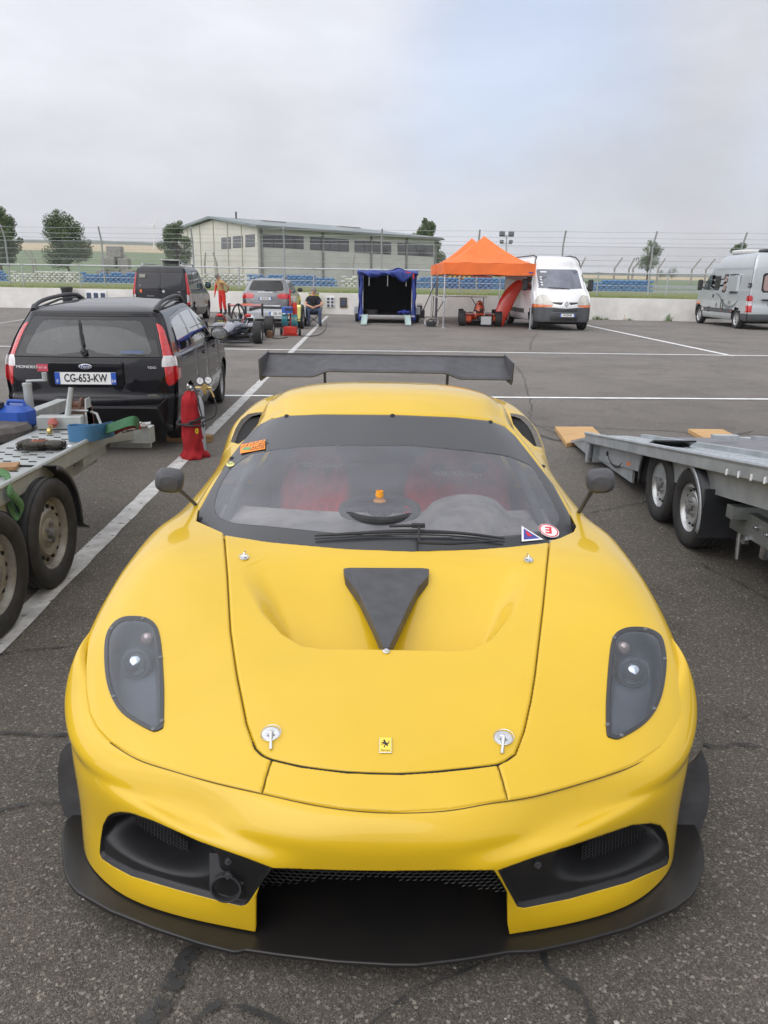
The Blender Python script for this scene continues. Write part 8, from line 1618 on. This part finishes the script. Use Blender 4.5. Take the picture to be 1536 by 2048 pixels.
M_BRASS = mat('brass', (.55, .40, .15), .35, .8); b = MB(); rc = np.array([.135, .03, .69]); b.lathe([(.030, -.03), (.034, -.02), (.034, .02), (.028, .028), (0, .028)], axis='y', c=tuple(rc), n=20); b.tube([rc+np.array([-.12, 0, 0]), rc+np.array([.07, 0, 0])], .010, 8); b.lathe([(.018, -.06), (.018, -.03)], c=tuple(rc), n=14); b.tube([rc+np.array([.04, 0, -.01]), rc+np.array([.07, 0, -.05]), rc+np.array([.085, 0, -.09])], [.009, .009, .011], 8); b.build('regulator', M_BRASS, gb, True)
for dx, dz, an in ((-.032, .072, 80), (.048, .080, 160)):
    c = rc+np.array([dx, -.03, dz]); b = MB(); b.lathe([(.0, .022), (.036, .02), (.039, .0), (.039, -.012), (.034, -.014), (.034, -.008), (0, -.008)], axis='y', c=tuple(c), n=28); b.f = [f[::-1] for f in b.f]; g_ = b.build('gauge', M_MATTE, gb, True); b = MB(); b.lathe([(.0335, -.010), (0, -.0102)], axis='y', c=tuple(c), n=28); b.build('dial', M_WHITE, g_)
    b = MB(); d_ = np.array([math.cos(R(an)), 0, math.sin(R(an))]); b.tube([c+np.array([0, -.0125, 0])-d_*.012, c+np.array([0, -.0125, 0])+d_*.022], .0018, 5)
    for kk in range(9): a = R(-40+kk*32.5); e_ = np.array([math.cos(a), 0, math.sin(a)]); b.tube([c+np.array([0, -.0122, 0])+e_*.027, c+np.array([0, -.0122, 0])+e_*.031], .0010, 4)
    b.build('pointer', M_BLACKVINYL, g_); b = MB(); b.tube([c+np.array([0, .02, 0]), rc], .008, 6); b.build('stem', M_BRASS, g_, True)
b = MB(); hs = []
for k in range(90):
    t = k/89; a = -math.pi/2+t*math.pi*5.0; rr = .112+.014*math.sin(t*9)+(.03 if math.cos(a) < -.5 else 0); hs.append((rr*math.cos(a), rr*math.sin(a), .385-.012*math.cos(t*14)-.05*t+.03*math.cos(a)*(1-t)))
b.tube([(-.0, .03, .71), (.04, .0, .70), (.075, -.05, .62), (.10, -.07, .50)]+[(.112, -.04, .42)]+hs, .0085, 8); b.tube(spl([rc+np.array([.085, 0, -.09]), rc+np.array([.11, -.02, -.18]), rc+np.array([.08, -.04, -.28]), (.125, -.03, .37), (.12, -.03, .31)], 20), .0075, 8); b.build('hose', M_MATTE, gb, True)
Msh = frame((.062, -.088, .285), (1, .75, 0), (0, 0, 1)); b = MB(); oval = [(.017*math.cos(a)*(1 if math.sin(a) > 0 else (1-.45*math.sin(-a)**2)), .028*math.sin(a)) for a in np.linspace(0, 2*math.pi, 28, endpoint=False)]; b.prism(oval, .006, .008, M=Msh); sh = b.build('shield', mat('badge_yellow', (.85, .6, .03), .3), gb); horse(Msh @ Matrix.Translation((0, 0, .0095)), .0135, M_BLACKVINYL, sh, MB.build)
b = MB(); p0, p1 = gz(330, 886, .0), gz(422, 886, 0); b.box((0, 0, .035), (abs(p1[0]-p0[0]), .12, .07), bev=.004); o = b.build('timber_beam', mat('wood_beam', (.30, .18, .07), .8, col2=(.20, .12, .05), scale=4, stretch=(1, 8, 8)), None); o.location = ((p0+p1)/2+np.array([0, .10, 0])).tolist(); tag(o, 'brown timber beam lying on the ground behind the red gas bottle bag', 'timber beam')
# ------------------------------------------------------------------ the air
hb_ = MB(); hb_.box((0, 590, 75), (2400, 1220, 152)); hz = hb_.build('haze', bpy.data.materials.new('haze_air'), None); tag(hz, 'thin summer haze over the fields', 'haze', kind='stuff')
m = hz.data.materials[0]; m.use_nodes = True; N = m.node_tree.nodes; N.remove(N['Principled BSDF']); pv = N.new('ShaderNodeVolumePrincipled'); pv.inputs['Density'].default_value = .0003; pv.inputs['Color'].default_value = (.97, .98, 1.0, 1); pv.inputs['Anisotropy'].default_value = .2
m.node_tree.links.new(pv.outputs[0], [n for n in N if n.type == 'OUTPUT_MATERIAL'][0].inputs['Volume'])
